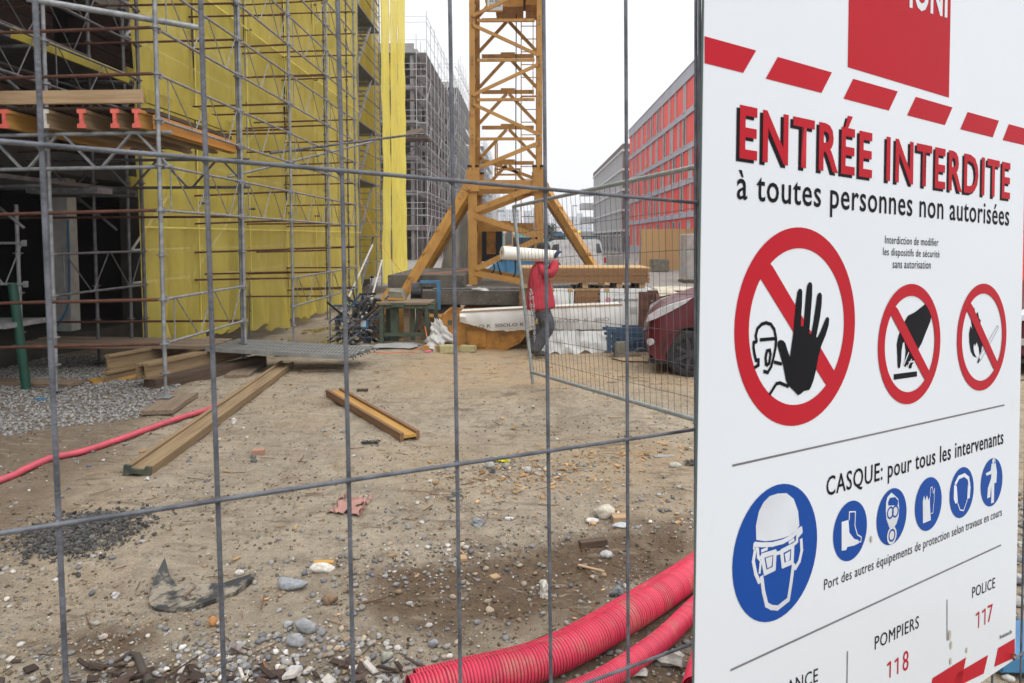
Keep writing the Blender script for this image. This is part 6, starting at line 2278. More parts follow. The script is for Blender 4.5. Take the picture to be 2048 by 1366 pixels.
link('face', MB().cbox((P2o.x, 44.9, P2o.z + 1.6), (.12, .04, .13)).mesh('face', 'skin'), w2)
if P2o.z > .1:
    block('platform', (P2o.x - .8, 44.4, -.02), (P2o.x + .8, 45.6, P2o.z), 'rock_concrete', 'rubble mound under the distant worker', 'mound', .05)


# ------------------------------------------------------------------ red car
def make_car(x0, y0, label, first=None):
    """x0 front bumper, y0 near side plane; the car points to -X"""
    t = thing('car', label, 'car', (x0 + 2, y0 + .85, 0))
    WX, WR = .66, .335
    # side profile
    prof = [(.02, .32), (-.01, .45), (.0, .62), (.04, .78), (.14, .89), (.35, 1.00), (.70, 1.12), (1.0, 1.19), (1.5, 1.45), (1.85, 1.55), (2.6, 1.59), (3.4, 1.52), (3.85, 1.2), (3.98, .92), (4.0, .4), (3.9, .28)]
    arch = []
    for cx in (3.22, WX):
        for i in range(11):
            a_ = math.pi * i / 10
            arch.append((cx + .385 * math.cos(a_), .31 + .385 * math.sin(a_)))
    low = [(3.62, .24)] + arch[:11] + [(2.8, .20), (1.12, .20)] + arch[11:] + [(.30, .22), (.12, .22)]
    poly = prof + low
    # sections across the width: y offset, scale in towards the middle
    secs = [(0.0, .965, .03), (.05, .99, .008), (.14, 1.0, 0), (.85, 1.0, -.015), (1.56, 1.0, 0), (1.65, .99, .008), (1.70, .965, .03)]
    cx_, cz_ = 2.0, .75
    mb = MB()
    n = len(poly)
    vs = []
    for yy, sc_, ins in secs:
        for (u, v) in poly:
            tl = .10 * max(0, v - 1.10) / .5 * (1 if yy < .85 else -1) * (1 if abs(yy - .85) > .6 else 0)
            bow = .10 * (abs(yy - .85) / .85) ** 2 * max(0, (.6 - u) / .6) if u < .6 else 0
            uu = cx_ + (u - cx_) * (1 if n and v < .4 else sc_) + bow
            vs.append((x0 + uu, y0 + yy + tl * 1.6, cz_ + (v - cz_) * (sc_ if v > .4 else 1)))
    for s in range(len(secs) - 1):
        for i in range(n):
            a_, b_ = s * n + i, s * n + (i + 1) % n
            mb.f.append((a_, b_, b_ + n, a_ + n))
    mb.v = vs
    mb.f.append(tuple(range(n - 1, -1, -1)))
    mb.f.append(tuple(range((len(secs) - 1) * n, len(secs) * n)))
    mb.m = [0] * len(mb.f)
    me = mb.mesh('body', 'car_red', True)
    link('body', me, t)
    for cx, nm in ((WX, 'wheel'), (3.22, 'wheel')):
        for yy in (.02, 1.48):
            tm = MB()
            prof_t = [(.215, 0), (.30, -.012), (.325, .01), (.335, .05), (.335, .17), (.325, .20), (.215, .205)]
            seg = 40
            vs2 = []
            for k in range(seg):
                a_ = 2 * math.pi * k / seg
                for (rr_, w_) in prof_t:
                    vs2.append((x0 + cx + rr_ * math.cos(a_), y0 + yy + w_, .32 + rr_ * math.sin(a_)))
            m_n = len(prof_t)
            f2 = []
            for k in range(seg):
                for j in range(m_n - 1):
                    a_, b_ = k * m_n + j, ((k + 1) % seg) * m_n + j
                    f2.append((a_, b_, b_ + 1, a_ + 1))
            w_ob = link('wheel', MB().add(vs2, f2).mesh('wheel', 'black_rubber', True), t)
            rim = MB()
            for k in range(7):
                a_ = 2 * math.pi * k / 7
                rim.beam((x0 + cx, y0 + yy + .03, .32), (x0 + cx + .21 * math.cos(a_), y0 + yy + .015, .32 + .21 * math.sin(a_)), .05, .02, up=(0, 1, 0))
            rim.tube((x0 + cx, y0 + yy + .005, .32), (x0 + cx, y0 + yy + .05, .32), .05, 12)
            rim.tube((x0 + cx, y0 + yy + .06, .32), (x0 + cx, y0 + yy + .08, .32), .214, 24)
            link('rim', rim.mesh('rim', 'steel_rim'), w_ob)
    # arch linings, lamps, glass, bumper line
    for cx in (WX, 3.22):
        mb = MB()
        for i in range(12):
            a0, a1 = math.pi * i / 12, math.pi * (i + 1) / 12
            mb.add([(x0 + cx + q_ * math.cos(w_), y0 + yy, .31 + q_ * math.sin(w_)) for yy in (-.012, .5) for (q_, w_) in ((.372, a0), (.372, a1), (.388, a1), (.388, a0))],
                   [(0, 1, 2, 3), (7, 6, 5, 4), (0, 4, 5, 1), (2, 6, 7, 3)])
        link('arch_lining', mb.mesh('arch_lining', 'black_plastic'), t)
    hl = MB()
    hp_ = [(.035, .74), (.06, .83), (.17, .91), (.38, 1.00), (.60, 1.075), (.64, 1.085), (.56, 1.01), (.36, .89), (.17, .79)]
    hl.prism(hp_, lambda u, v, w: (x0 + u + .03, y0 + w, v), -.008, .12)
    m5 = hl.mesh('headlight', 'lamp_glass')
    bevel_me(m5, .004, 1)
    link('headlight', m5, t)
    link('headlight', MB().prism([(.02, .74), (.04, .83), (.16, .91), (.5, 1.03), (.45, .93), (.18, .79)], lambda u, v, w: (x0 + u + .02, y0 + w, v), 1.6, 1.709).mesh('headlight', 'lamp_glass'), t)
    fl = MB().tube((x0 + .14, y0 + .02, .47), (x0 + .12, y0 - .006, .47), .05, 14)
    link('fog_lamp', fl.mesh('fog_lamp', 'lamp_glass', True), t)
    link('bumper_line', MB().box((x0 + .02, y0 + .1, .60), (x0 + .06, y0 + 1.6, .615)).mesh('bumper_line', 'black_plastic'), t)
    link('chin_spoiler', MB().box((x0 + .10, y0 + .03, .17), (x0 + .36, y0 + 1.67, .225)).mesh('chin_spoiler', 'black_plastic'), t)
    link('side_window', MB().prism([(1.3, 1.15), (1.75, 1.44), (2.6, 1.49), (3.3, 1.43), (3.6, 1.15)], lambda u, v, w: (x0 + u, y0 + w, v), .05, .14).mesh('side_window', 'window_glass'), t)
    link('tail_light', MB().box((x0 + 3.9, y0 - .005, .85), (x0 + 4.0, y0 + .2, 1.1)).mesh('tail_light', 'print_red'), t)
    link('door_mirror', MB().cbox((x0 + 1.5, y0 - .06, 1.12), (.18, .14, .12)).mesh('door_mirror', 'car_red'), t)
    return t


car = make_car(0, 0, 'dark red car parked at the right with its front wheel and headlight showing')
car2 = copy_tree(car)
car2['label'] = 'second red car of which only a sliver shows beyond the right edge of the sign'
for o_, (x_, y_, a_) in ((car, (1.55, 9.60, -.21)), (car2, (6.62, 9.7, -.05))):
    o_.matrix_local = Matrix.Translation((x_, y_, 0)) @ Matrix.Rotation(a_, 4, 'Z') @ Matrix.Translation((2, .85, 0))

# ------------------------------------------------------------------ open fence panel standing in the site
A_t, A_b = at(1027, 413, 8.62), at(1062, 744, 8.62)
B_t, B_b = at(1403, 331, 5.55), at(1403, 843, 5.55)
gp = thing('fence_panel', 'galvanised mesh fence panel standing open like a gate', 'fence panel', tuple(A_b))
G = lambda s, t: (A_b.lerp(B_b, s)).lerp(A_t.lerp(B_t, s), t)
low_end = at(1066, 768, 8.62)
link('frame_post', MB().tube(low_end, A_t, .0205, 14).mesh('frame_post', 'gate_steel', True), gp)
link('frame_post', MB().tube(G(1, -.1), G(1, 1.03), .0205, 14).mesh('frame_post', 'gate_steel', True), gp)
link('frame_rail', MB().tube(A_t, G(1, 1), .0205, 14).mesh('frame_rail', 'gate_steel', True), gp)
link('frame_rail', MB().tube(A_b, G(1, 0), .0205, 14).mesh('frame_rail', 'gate_steel', True), gp)
nW = 37
r = random.Random(3)
for i in range(1, nW):
    s = i / nW
    j = r.uniform(-.0015, .0015)
    link('wire', MB().path([G(s + j, .0), G(s + .0, .5) + Vector((.0, r.uniform(-.004, .004), 0)), G(s, 1)], .0022, 5).mesh('wire', 'galvanised_dark'), gp)
for t_ in (.085, .215, .35, .50, .68, .84):
    link('wire', MB().path([G(i / 12, t_ + r.uniform(-.002, .002)) for i in range(13)], .0026, 5).mesh('wire', 'galvanised_dark'), gp)
# hanging bracket behind the right end
link('clamp', MB().cbox(G(1, .97), (.05, .12, .16)).mesh('clamp', 'gate_steel'), gp)
# chain with padlock
ch = thing('chain', 'steel chain hanging doubled from the open fence panel', 'chain', tuple(at(1064, 580, 8.55)))


def torus_link(c, d, s, L=.036, w=.022, r_=.0042):
    c, d, s = Vector(c), Vector(d).normalized(), Vector(s).normalized()
    pts = []
    for i in range(13):
        a_ = 2 * math.pi * i / 12
        pts.append(c + s * math.cos(a_) * w / 2 + d * math.sin(a_) * L / 2)
    return MB().path(pts, r_, 5, cap=False)


def chain_run(p, q, n, sag=0.0):
    p, q = Vector(p), Vector(q)
    for i in range(n):
        t_ = (i + .5) / n
        c_ = p.lerp(q, t_)
        d_ = q - p
        s_ = d_.cross(Vector((0, 1, 0))) if i % 2 else d_.cross(Vector((1, 0, 0)))
        link('chain_link', torus_link(c_, d_, s_, (q - p).length / n * 1.35).mesh('chain_link', 'chain_steel', True), ch)


chain_run(at(1061, 579, 8.5), at(1060, 603, 8.5), 5)
chain_run(at(1060, 603, 8.5), at(1067, 645, 8.5), 8)
chain_run(at(1062, 579, 8.5), at(1067, 603, 8.5), 5)
chain_run(at(1067, 603, 8.5), at(1069, 640, 8.5), 7)
chain_run(at(1069, 648, 8.5), at(1069, 682, 8.5), 7)
pd_ = thing('padlock', 'brass padlock hanging on the chain', 'padlock', tuple(at(1072, 644, 8.48)))
c_ = at(1073, 644, 8.48)
link('body', bevel_me(MB().cbox(c_, (.028, .016, .048)).mesh('body', 'brass'), .003, 1), pd_)
link('shackle', MB().path([c_ + Vector((.009 * math.cos(a_), 0, .024 + .018 * math.sin(a_))) for a_ in [math.pi * i / 8 for i in range(9)]], .003, 6).mesh('shackle', 'chain_steel'), pd_)

# ------------------------------------------------------------------ near fence and sign
XV, YV = 3300.0, 570.0
Hc = Vector(((XV - PPX) / F, (PPY - YV) / F, -1)).normalized()
Vc = Vector(((1366 - PPX) / F, -28000.0 / F, -1)).normalized()
P0 = Vector(((1393 - PPX) / F, (PPY - 478) / F, -1)) * .80
Nc = Hc.cross(Vc).normalized()


def hit(px, py):
    d_ = Vector(((px - PPX) / F, (PPY - py) / F, -1))
    return d_ * (P0.dot(Nc) / d_.dot(Nc))


step = (hit(1393, 478) - hit(1254, 478)).length
nf = thing('wire_fence', 'close steel mesh fence in front of the camera', 'fence', tuple(cam_pt(P0 + Vc * 1.7)))
for k in range(-9, 10):
    c_ = P0 + Hc * step * k
    if k < -5 and False:
        continue
    off = Vector((0, 0, -.0036))
    a_, b_ = cam_pt(c_ - Vc * 1.0 + off), cam_pt(c_ + Vc * 1.72 + off)
    jit = Vector((random.uniform(-.0015, .0015), 0, 0))
    link('upright_wire', MB().path([a_, a_.lerp(b_, .35) + jit, a_.lerp(b_, .7) - jit, b_], .0019, 10).mesh('upright_wire', 'fence_steel', True), nf)
c_ = P0 + Hc * (step * .045)
link('upright_wire', MB().tube(cam_pt(c_ - Vc * 1.0), cam_pt(c_ + Vc * 1.72), .0019, 10).mesh('upright_wire', 'fence_steel', True), nf)
hy = [405, 858, 1284, 1690, 2080]
dz = (hit(1393, 405) - hit(1393, 858)).length
rows = [hit(1393, y_) for y_ in hy]
rows = [rows[0] - Vc * dz * 2.05, rows[0] - Vc * dz * 1.03] + rows
for c_ in rows:
    a_, b_ = cam_pt(c_ - Hc * step * 9.4), cam_pt(c_ + Hc * step * 9.4)
    link('cross_wire', MB().path([a_, a_.lerp(b_, .3) + Vector((0, 0, .001)), a_.lerp(b_, .6) - Vector((0, 0, .001)), b_], .0019, 10).mesh('cross_wire', 'fence_steel', True), nf)
    # welded crossings
    mb = MB()
    for k in range(-9, 10):
        # nearest point of the upright on this row
        q_ = c_ + Hc * ((P0 + Hc * step * k - c_).dot(Hc) if False else 0)
        up_ = P0 + Hc * step * k
        A_ = Vc
        w_ = c_ - up_
        # solve up_ + Vc*s = c_ + Hc*t
        bq = Hc.dot(Vc)
        s_ = (w_.dot(Vc) - w_.dot(Hc) * bq) / (1 - bq * bq)
        pt = up_ + Vc * s_
        mb.add([tuple(cam_pt(pt + Vector((0, 0, -.002))) + Vector(v) * .0042) for v in ((1, 0, 0), (-1, 0, 0), (0, 1, 0), (0, -1, 0), (0, 0, 1.0), (0, 0, -1.0))],
               [(0, 2, 4), (2, 1, 4), (1, 3, 4), (3, 0, 4), (2, 0, 5), (1, 2, 5), (3, 1, 5), (0, 3, 5)])
    tag(mb.build('weld', 'fence_steel', nf, smooth=True), kind='stuff')

SK = .75
SR = Matrix(((0.83155092, 0.01164987, 0.55532634), (-0.00377773, 0.99987552, -0.01531901), (-0.55543568, 0.01064067, 0.83149142)))
SO = Vector((0.27234043, 0.3964539, -1.0))
SN = SR @ Vector((0, 0, 1))


def sg(X, Y, n=0.0):
    return cam_pt((SO + SR @ Vector((X, Y, 0))) * SK + SN * n)


def s2(px, py):
    d_ = Vector(((px - PPX) / F, (PPY - py) / F, -1))
    t_ = SO.dot(SN) / d_.dot(SN)
    P_ = d_ * t_ - SO
    return P_.dot(SR @ Vector((1, 0, 0))), P_.dot(SR @ Vector((0, 1, 0)))


sign = thing('warning_sign', 'large white site sign in French with red prohibition and blue instruction symbols', 'sign', tuple(sg(.53, -1.25)))
T_top, T_bot, T_w = .42, -1.258, 1.069
pm = MB().prism([(0, T_bot), (T_w, T_bot), (T_w, T_top), (0, T_top)], lambda u, v, w: sg(u, v, w), -.002, 0)
panel = link('panel', pm.mesh('panel', 'sign_white'), sign)
em = MB().prism([(-.0016, T_bot), (-.0001, T_bot), (-.0001, T_top), (-.0016, T_top)], lambda u, v, w: sg(u, v, w), -.002, .0005)
link('edge_strip', em.mesh('edge_strip', 'sign_edge'), sign)
LAY = [.0003]


def face(name, pts, mtl, n=.0004, sdir=0):
    mb = MB().add([tuple(sg(x, y, n)) for x, y in pts], [tuple(range(len(pts)))])
    me = mb.mesh(name, mtl)
    # concave outlines need a clean triangulation
    bm = bmesh.new()
    bm.from_mesh(me)
    bmesh.ops.triangulate(bm, faces=bm.faces, ngon_method='EAR_CLIP')
    bm.to_mesh(me)
    bm.free()
    return link(name, me, panel)


def cv(ox, oy, k):
    return lambda pts: [s2(ox + x / k, oy + y / k) for x, y in pts]


C1t, C2t, C3t = cv(1380, 0, 2.97), cv(1380, 430, 2.906), cv(1380, 880, 2.811)


def ringf(name, cx, cy, ro, ri, mtl, n):
    N_ = 72
    mb = MB()
    for i in range(N_):
        a_, b_ = 2 * math.pi * i / N_, 2 * math.pi * (i + 1) / N_
        mb.add([tuple(sg(cx + q_ * math.cos(w_), cy + q_ * math.sin(w_), n)) for q_, w_ in ((ro, a_), (ro, b_), (ri, b_), (ri, a_))], [(0, 1, 2, 3)])
    return link(name, mb.mesh(name, mtl), panel)


def disc(name, cx, cy, ro, mtl, n, ry=None):
    ry = ry or ro
    return face(name, [(cx + ro * math.cos(2 * math.pi * i / 48), cy + ry * math.sin(2 * math.pi * i / 48)) for i in range(48)], mtl, n)


def stroke(name, pts, w, mtl, n, closed=False, cvt=None):
    if cvt:
        pts = cvt(pts)
    if closed:
        pts = pts + [pts[0]]
    mb = MB()
    for (x0, y0), (x1, y1) in zip(pts[:-1], pts[1:]):
        L_ = math.hypot(x1 - x0, y1 - y0) or 1e-6
        nx_, ny_ = -(y1 - y0) / L_ * w / 2, (x1 - x0) / L_ * w / 2
        ex, ey = (x1 - x0) / L_ * w * .3, (y1 - y0) / L_ * w * .3
        mb.add([tuple(sg(x, y, n)) for x, y in ((x0 - ex + nx_, y0 - ey + ny_), (x0 - ex - nx_, y0 - ey - ny_), (x1 + ex - nx_, y1 + ey - ny_), (x1 + ex + nx_, y1 + ey + ny_))], [(0, 1, 2, 3)])
        n += 2e-6
    return link(name, mb.mesh(name, mtl), panel)


# dashes and square
for dq in ([(85, 215), (392, 300), (315, 433), (85, 375)], [(520, 338), (842, 430), (780, 552), (448, 467)], [(968, 468), (1233, 543), (1180, 657), (910, 586)],
           [(1340, 575), (1558, 638), (1513, 743), (1288, 685)], [(1648, 665), (1834, 717), (1797, 816), (1604, 768)]):
    q_ = C1t(dq)
    if dq[0][0] == 85:
        q_ = [(max(.0005, x), y) for x, y in q_]
    face('red_dash', q_, 'print_red')
q_ = C1t([(1893, 737), (1984, 762), (1984, 862), (1856, 832)])
dy = .0
face('red_dash', [q_[0], (T_w, q_[1][1]), (T_w, q_[2][1]), q_[3]], 'print_red')
face('red_dash', C3t([(1730, 1170), (1825, 1115), (1825, 1222), (1709, 1276)]), 'print_red')
face('red_dash', [(x, max(y, T_bot + .001)) for x, y in C3t([(1500, 1310), (1675, 1208), (1650, 1313), (1470, 1400)])], 'print_red')
x_ = .0
for i in range(4):
    face('red_dash', [(.66 - .22 * i + .03, T_bot + .075), (.66 - .22 * i + .17, T_bot + .075), (.66 - .22 * i + .14, T_bot + .002), (.66 - .22 * i, T_bot + .002)], 'print_red')
sqA, sqB = s2(1695, 134), s2(1897.5, 195.5)
yb_ = (sqA[1] + sqB[1]) / 2
face('red_square', [(sqA[0], yb_), (sqB[0], yb_), (sqB[0], .38), (sqA[0], .38)], 'print_red')


def stext(s, bl, br, top, mtl, n=.0006, bold=0.0, dx=0, dy=0, gap=1.08):
    a_, b_, t_ = s2(*bl), s2(*br), s2(*top)
    return lettering(s, lambda u, v: sg(u + dx, v + dy, n), a_[0], b_[0], a_[1], t_[1], mtl, panel, bold, shear=b_[1] - a_[1], gap=gap)


stext('IONI', (1818, 12), (1893.5, 33), (1818, -62), 'print_white', .0008, .03)
stext('ENTRÉE INTERDITE', (1477.6, 313), (2019, 396.6), (1480, 181), 'print_black', .0005, .022, dx=-.007, dy=-.005, gap=1.16)
stext('ENTRÉE INTERDITE', (1477.6, 313), (2019, 396.6), (1480, 181), 'print_red', .0008, .022, gap=1.16)
stext('à toutes personnes non autorisées', (1473, 397), (2017.4, 451), (1480, 340), 'print_black', bold=.008)
stext('Interdiction de modifier', (1769.5, 486.8), (1876.2, 492), (1770, 470.5), 'print_black')
stext('les dispositifs de sécurité', (1765.4, 510.2), (1878.3, 515), (1765.4, 494.6), 'print_black')
stext('sans autorisation', (1784.7, 536), (1860.7, 537.4), (1785, 520), 'print_black')
stext('CASQUE: pour tous les intervenants', (1652, 992), (2006, 887), (1654, 953), 'print_black', bold=.008)
stext('Port des autres équipements de protection selon travaux en cours', (1647.5, 1180), (2003, 1031), (1647.5, 1159), 'print_black')
stext('POMPIERS', (1749, 1299), (1837, 1255), (1749.5, 1273), 'print_black')
q3 = lambda x, y: (1380 + x / 2.811, 880 + y / 2.811)
stext('8', q3(1194, 1302), q3(1226, 1288), q3(1194, 1192), 'print_red')
stext('7', q3(1671, 1026), q3(1699, 1013), q3(1671, 933), 'print_red')
for (a_, b_) in ((1125, 1247), (1168, 1227), (1623, 967), (1658, 950)):
    stroke('digit_one', [(a_ - 16, b_ + 17), (a_, b_ + 1), (a_ - 2, b_ + 84)], .0042, 'print_red', .0006, cvt=C3t)
stext('POLICE', (1943.9, 1196), (1989.4, 1175), (1944, 1174.6), 'print_black')
stext('AMBULANCE', (1488, 1427), (1635, 1362), (1488, 1398), 'print_black')
stext('144', (1530, 1470), (1590, 1445), (1530, 1432), 'print_red')
stext('ivatech', (1999, 1277.7), (2023, 1266), (1999, 1270), 'print_grey', bold=.04)
stroke('rule', [s2(1465, 931), s2(2008, 810)], .0032, 'print_grey', .0005)
stroke('rule', [s2(1461, 1340), s2(2001.5, 1090)], .0032, 'print_grey', .0005)
stroke('rule', [s2(1694.5, 1303), s2(1693, 1400)], .0032, 'print_grey', .0005)
stroke('rule', [s2(1893.7, 1200), s2(1893.7, 1280)], .0032, 'print_grey', .0005)

# prohibition symbols
CI = {'C1': (0.2352, -0.4713, 0.1595), 'C2': (0.5823, -0.5157, 0.1132), 'C3': (0.8773, -0.515, 0.1132), 'B1': (0.1863, -0.826, 0.1071)}
cx, cy, ro = CI['C1']
ringf('red_ring', cx, cy, ro, ro * .79, 'print_red', .0005)
face('red_bar', C2t([(458, 275), (478, 298), (842, 915), (800, 1000), (778, 972), (400, 356)]), 'print_red', .0006)
face('hand_symbol', C2t([(625, 1047), (600, 1020), (568, 990), (555, 960), (540, 880), (523, 820), (505, 755), (508, 735), (522, 725), (540, 730), (552, 745), (562, 780), (578, 825), (583, 790),
                         (597, 690), (603, 600), (612, 510), (622, 445), (632, 428), (645, 430), (650, 445), (648, 520), (643, 600), (641, 646), (656, 646), (662, 580), (670, 480), (678, 410),
                         (690, 390), (703, 392), (708, 410), (707, 470), (700, 560), (692, 660), (690, 690), (702, 690), (715, 620), (728, 530), (736, 470), (745, 452), (758, 452), (764, 468),
                         (762, 520), (752, 600), (738, 670), (730, 712), (740, 708), (758, 670), (778, 620), (790, 596), (800, 592), (806, 605), (803, 640), (785, 700), (760, 760), (742, 830),
                         (730, 900), (715, 960), (700, 1000), (690, 1016), (660, 1022), (640, 1040)]), 'print_black', .0008)
for q_ in ([(385, 735), (380, 700), (390, 660), (415, 634), (440, 626), (468, 635), (488, 665), (495, 700), (498, 720)], [(408, 725), (500, 717)],
           [(383, 737), (368, 740), (367, 770), (373, 810), (382, 845), (396, 840), (396, 872), (375, 885)],
           [(440, 870), (437, 830), (445, 790), (462, 785), (466, 810), (458, 860), (445, 872)], [(498, 730), (495, 770), (485, 820), (470, 880), (450, 915), (428, 908)],
           [(490, 855), (528, 865)], [(462, 1040), (500, 980), (520, 975), (568, 995)]):
    stroke('head_symbol', q_, .0055, 'print_black', .0007, cvt=C2t)
cx, cy, ro = CI['C2']
ringf('red_ring', cx, cy, ro, ro * .80, 'print_red', .0008)
face('hand_symbol', C2t([(1365, 518), (1385, 545), (1400, 590), (1395, 620), (1370, 680), (1345, 745), (1325, 780), (1300, 830), (1305, 850), (1290, 868), (1285, 890), (1272, 893), (1268, 872),
                         (1260, 868), (1250, 885), (1243, 875), (1247, 840), (1250, 815), (1252, 790), (1248, 760), (1245, 735), (1235, 745), (1228, 790), (1225, 850), (1220, 885), (1212, 893),
                         (1205, 880), (1203, 820), (1200, 750), (1210, 700), (1225, 670), (1245, 620), (1265, 585), (1305, 565)]), 'print_black', .0005)
face('plate_symbol', C2t([(1183, 925), (1317, 908), (1318, 938), (1183, 958)]), 'print_black', .0005)
face('red_bar', C2t([(1190, 530), (1204, 545), (1390, 912), (1366, 962), (1355, 945), (1165, 580)]), 'print_red', .0010)
for q_ in ([(1268, 800), (1240, 870)], [(1300, 850), (1270, 855)], [(1285, 840), (1262, 880)]):
    stroke('finger_line', q_, .003, 'print_white', .0007, cvt=C2t)
cx, cy, ro = CI['C3']
ringf('red_ring', cx, cy, ro, ro * .815, 'print_red', .0008)
face('flame_symbol', C2t([(1650, 535), (1659, 577), (1671, 563), (1679, 600), (1688, 612), (1684, 650), (1698, 690), (1691, 730), (1700, 745), (1692, 790), (1682, 815), (1677, 770), (1665, 737),
                          (1656, 762), (1650, 742), (1646, 770), (1650, 800), (1665, 830), (1645, 820), (1630, 790), (1622, 740), (1620, 690), (1629, 645), (1640, 668), (1632, 612), (1641, 580)]), 'print_black', .0005)
stroke('match_symbol', [(1672, 835), (1786, 642), (1792, 655), (1684, 850)], .0012, 'print_grey', .0006, True, C2t)
stroke('match_symbol', [(1672, 855), (1680, 838)], .006, 'print_black', .0006, cvt=C2t)
face('red_bar', C2t([(1628, 510), (1640, 530), (1787, 860), (1770, 902), (1760, 890), (1607, 555)]), 'print_red', .0010)
# instruction symbols
cx, cy, ro = CI['B1']
disc('blue_disc', cx, cy, ro, 'print_blue', .0005)
face('helmet_symbol', C3t([(370, 560), (368, 480), (385, 400), (410, 350), (445, 315), (490, 300), (540, 298), (580, 330), (605, 400), (612, 480), (600, 500), (560, 535), (520, 550), (470, 562), (420, 568)]), 'print_white', .0007)
for q_, w_ in (([(360, 605), (362, 585), (400, 588), (460, 586), (520, 570), (570, 542), (600, 512), (620, 497), (622, 515), (602, 538)], .0075), ([(362, 608), (378, 615), (380, 655), (390, 668)], .006),
               ([(402, 650), (475, 628), (470, 722), (420, 746)], .008), ([(512, 625), (575, 592), (571, 685), (520, 706)], .008), ([(475, 640), (512, 628)], .006),
               ([(362, 625), (353, 680), (366, 750), (385, 795), (400, 780)], .007), ([(395, 680), (388, 745)], .005), ([(622, 560), (625, 620), (612, 680), (590, 718), (580, 705)], .007),
               ([(600, 540), (598, 570), (575, 590)], .006), ([(400, 770), (410, 850), (428, 925), (455, 940), (490, 943), (550, 895), (565, 800), (578, 700)], .008), ([(400, 622), (430, 610)], .005), ([(555, 575), (580, 560)], .005)):
    stroke('face_symbol', q_, w_, 'print_white', .0008, len(q_) == 4 and q_[0][0] in (402, 512), C3t)
face('goggle_symbol', C3t([(422, 664), (460, 650), (455, 708), (432, 720)]), 'print_white', .0009)
face('goggle_symbol', C3t([(529, 640), (560, 622), (556, 674), (536, 686)]), 'print_white', .0009)
for k_, x_ in (('b1', .3915), ('b2', .5269), ('b3', .6614), ('b4', .7976), ('b5', .9334)):
    disc('blue_disc', x_, -.832, .052, 'print_blue', .0005)
face('boot_symbol', C3t([(850, 460), (888, 448), (893, 520), (920, 555), (945, 562), (945, 580), (920, 592), (882, 600), (875, 618), (850, 621)]), 'print_white', .0007)
stroke('boot_symbol', [(892, 448), (893, 403), (927, 402), (924, 480), (937, 530), (960, 545), (958, 570), (946, 572)], .0022, 'print_white', .0008, cvt=C3t)
face('mask_symbol', C3t([(1098, 400), (1100, 350), (1107, 320), (1130, 295), (1150, 312), (1168, 330), (1173, 380), (1170, 430), (1158, 470), (1142, 495), (1118, 492), (1102, 445)]), 'print_white', .0007)
face('mask_symbol', C3t([(1110, 350), (1120, 325), (1150, 320), (1167, 340), (1165, 365), (1112, 368)]), 'print_blue', .0009)
for (a_, b_, q_) in ((1123, 408, .0115), (1151, 400, .0115), (1131, 535, .0165)):
    c0 = C3t([(a_, b_)])[0]
    ringf('mask_symbol', c0[0], c0[1], q_, q_ * .72, 'print_blue' if b_ < 500 else 'print_white', .0010)
    if b_ > 500:
        disc('mask_symbol', c0[0], c0[1], q_ * .5, 'print_white', .0010)
face('glove_symbol', C3t([(1306, 345), (1313, 312), (1321, 340), (1329, 310), (1338, 338), (1345, 318), (1346, 365), (1351, 450), (1307, 468)]), 'print_white', .0007)
stroke('glove_symbol', [(1347, 318), (1350, 268), (1358, 262), (1365, 300), (1372, 270), (1369, 340), (1362, 410), (1352, 412)], .0016, 'print_white', .0008, cvt=C3t)
stroke('earmuff_symbol', [(1490, 245), (1508, 210), (1540, 196), (1562, 214), (1568, 250)], .0075, 'print_white', .0008, cvt=C3t)
face('earmuff_symbol', C3t([(1482, 252), (1497, 258), (1503, 350), (1490, 358), (1480, 330)]), 'print_white', .0007)
face('earmuff_symbol', C3t([(1560, 248), (1575, 258), (1570, 325), (1556, 332)]), 'print_white', .0007)
stroke('earmuff_symbol', [(1502, 355), (1515, 392), (1535, 396), (1548, 360), (1555, 335)], .0024, 'print_white', .0008, cvt=C3t)
face('harness_symbol', C3t([(1693, 132), (1716, 130), (1723, 180), (1719, 240), (1708, 242), (1706, 350), (1690, 356), (1692, 300), (1690, 258), (1685, 320), (1668, 328), (1672, 270), (1690, 215), (1692, 190), (1665, 200), (1660, 187), (1688, 172)]), 'print_white', .0007)
c0 = C3t([(1703, 116)])[0]
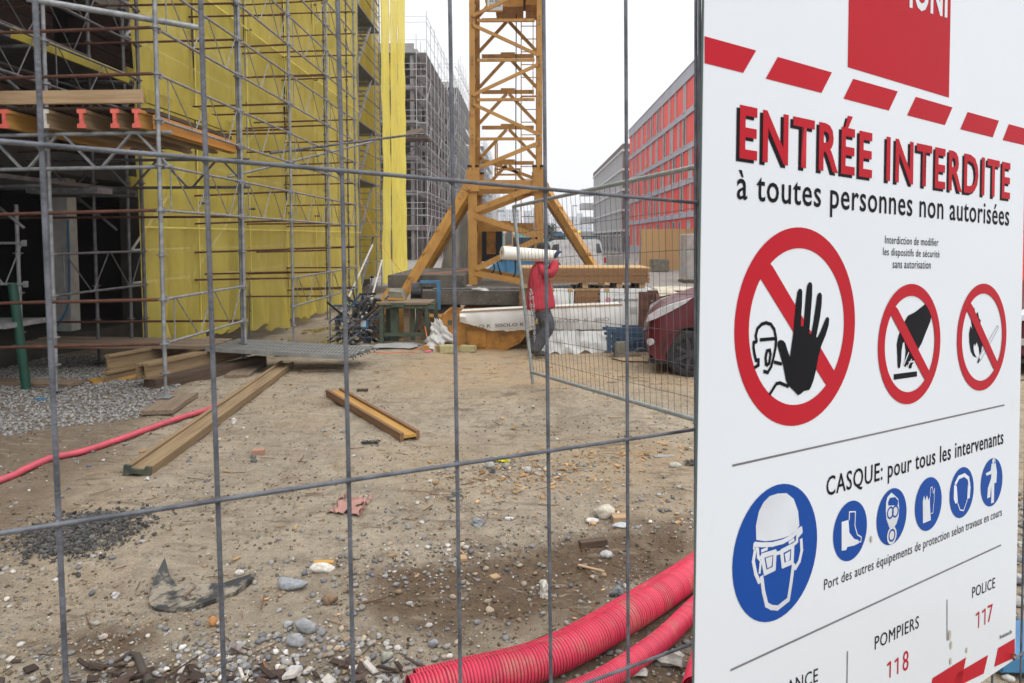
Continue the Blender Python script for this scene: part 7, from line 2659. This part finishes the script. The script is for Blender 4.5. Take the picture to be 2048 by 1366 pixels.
disc('harness_symbol', c0[0], c0[1], .006, 'print_white', .0009)
stroke('harness_symbol', [(1713, 100), (1714, 130)], .0014, 'print_white', .0009, cvt=C3t)
# grime marks and the tie wire at the corner
r = random.Random(6)
for (a_, b_, q_) in ((1898, 1270, 5), (1901, 1290, 4), (1900, 1322, 3.5), (1932, 1300, 3), (1741, 1078, 3)):
    c0 = s2(a_, b_)
    face('stain', [(c0[0] + q_ * .0011 * (1 + .6 * mn.noise(Vector((i, a_, 0)))) * math.cos(i * .785) , c0[1] + q_ * .0022 * (1 + .6 * mn.noise(Vector((i, a_, 3)))) * math.sin(i * .785)) for i in range(8)], 'grime', .0012)
c0 = s2(2022, 1308)
link('tie_wire', MB().path([sg(c0[0] + .004 * math.cos(i), c0[1] - .0015 * i + .004 * math.sin(i), .004 + .002 * math.sin(i * 2)) for i in [k * .5 for k in range(14)]], .0012, 5).mesh('tie_wire', 'rusty_steel'), sign)
# blue sheet and stone foot seen under the right corner of the sign
g1 = gr(2010, 1358)
block('blue_sheet', (g1.x - .02, g1.y - .0, .02), (g1.x + .7, g1.y + .3, .10), 'container_blue', 'light blue plastic foot under the right corner of the sign', 'fence foot', .01)
n = 900
P = np.stack([rng.uniform(1.9, 3.6, n), rng.uniform(2.6, 5.2, n)], 1)
S = .012 + .03 * rng.random(n) ** 2
scatter('gravel', P, S, stone_cols(n), R2, 'stone', 'coarse gravel seen past the right edge of the sign', sink=.15)

# ------------------------------------------------------------------ haze
hz_m = bpy.data.materials.new('haze')
hz_m.use_nodes = True
t = hz_m.node_tree
t.nodes.clear()
ho = t.nodes.new('ShaderNodeOutputMaterial')
hv = t.nodes.new('ShaderNodeVolumePrincipled')
hv.inputs['Density'].default_value = HAZE = 0.00055
hv.inputs['Color'].default_value = (.93, .95, 1.0, 1)
t.links.new(hv.outputs[0], ho.inputs['Volume'])
MAT['haze'] = hz_m
hz = MB().box((-260, -30, -3), (260, 680, 70)).build('haze', 'haze')
hz['kind'] = 'stuff'
hz['label'] = 'thin damp haze paling the far end of the street'
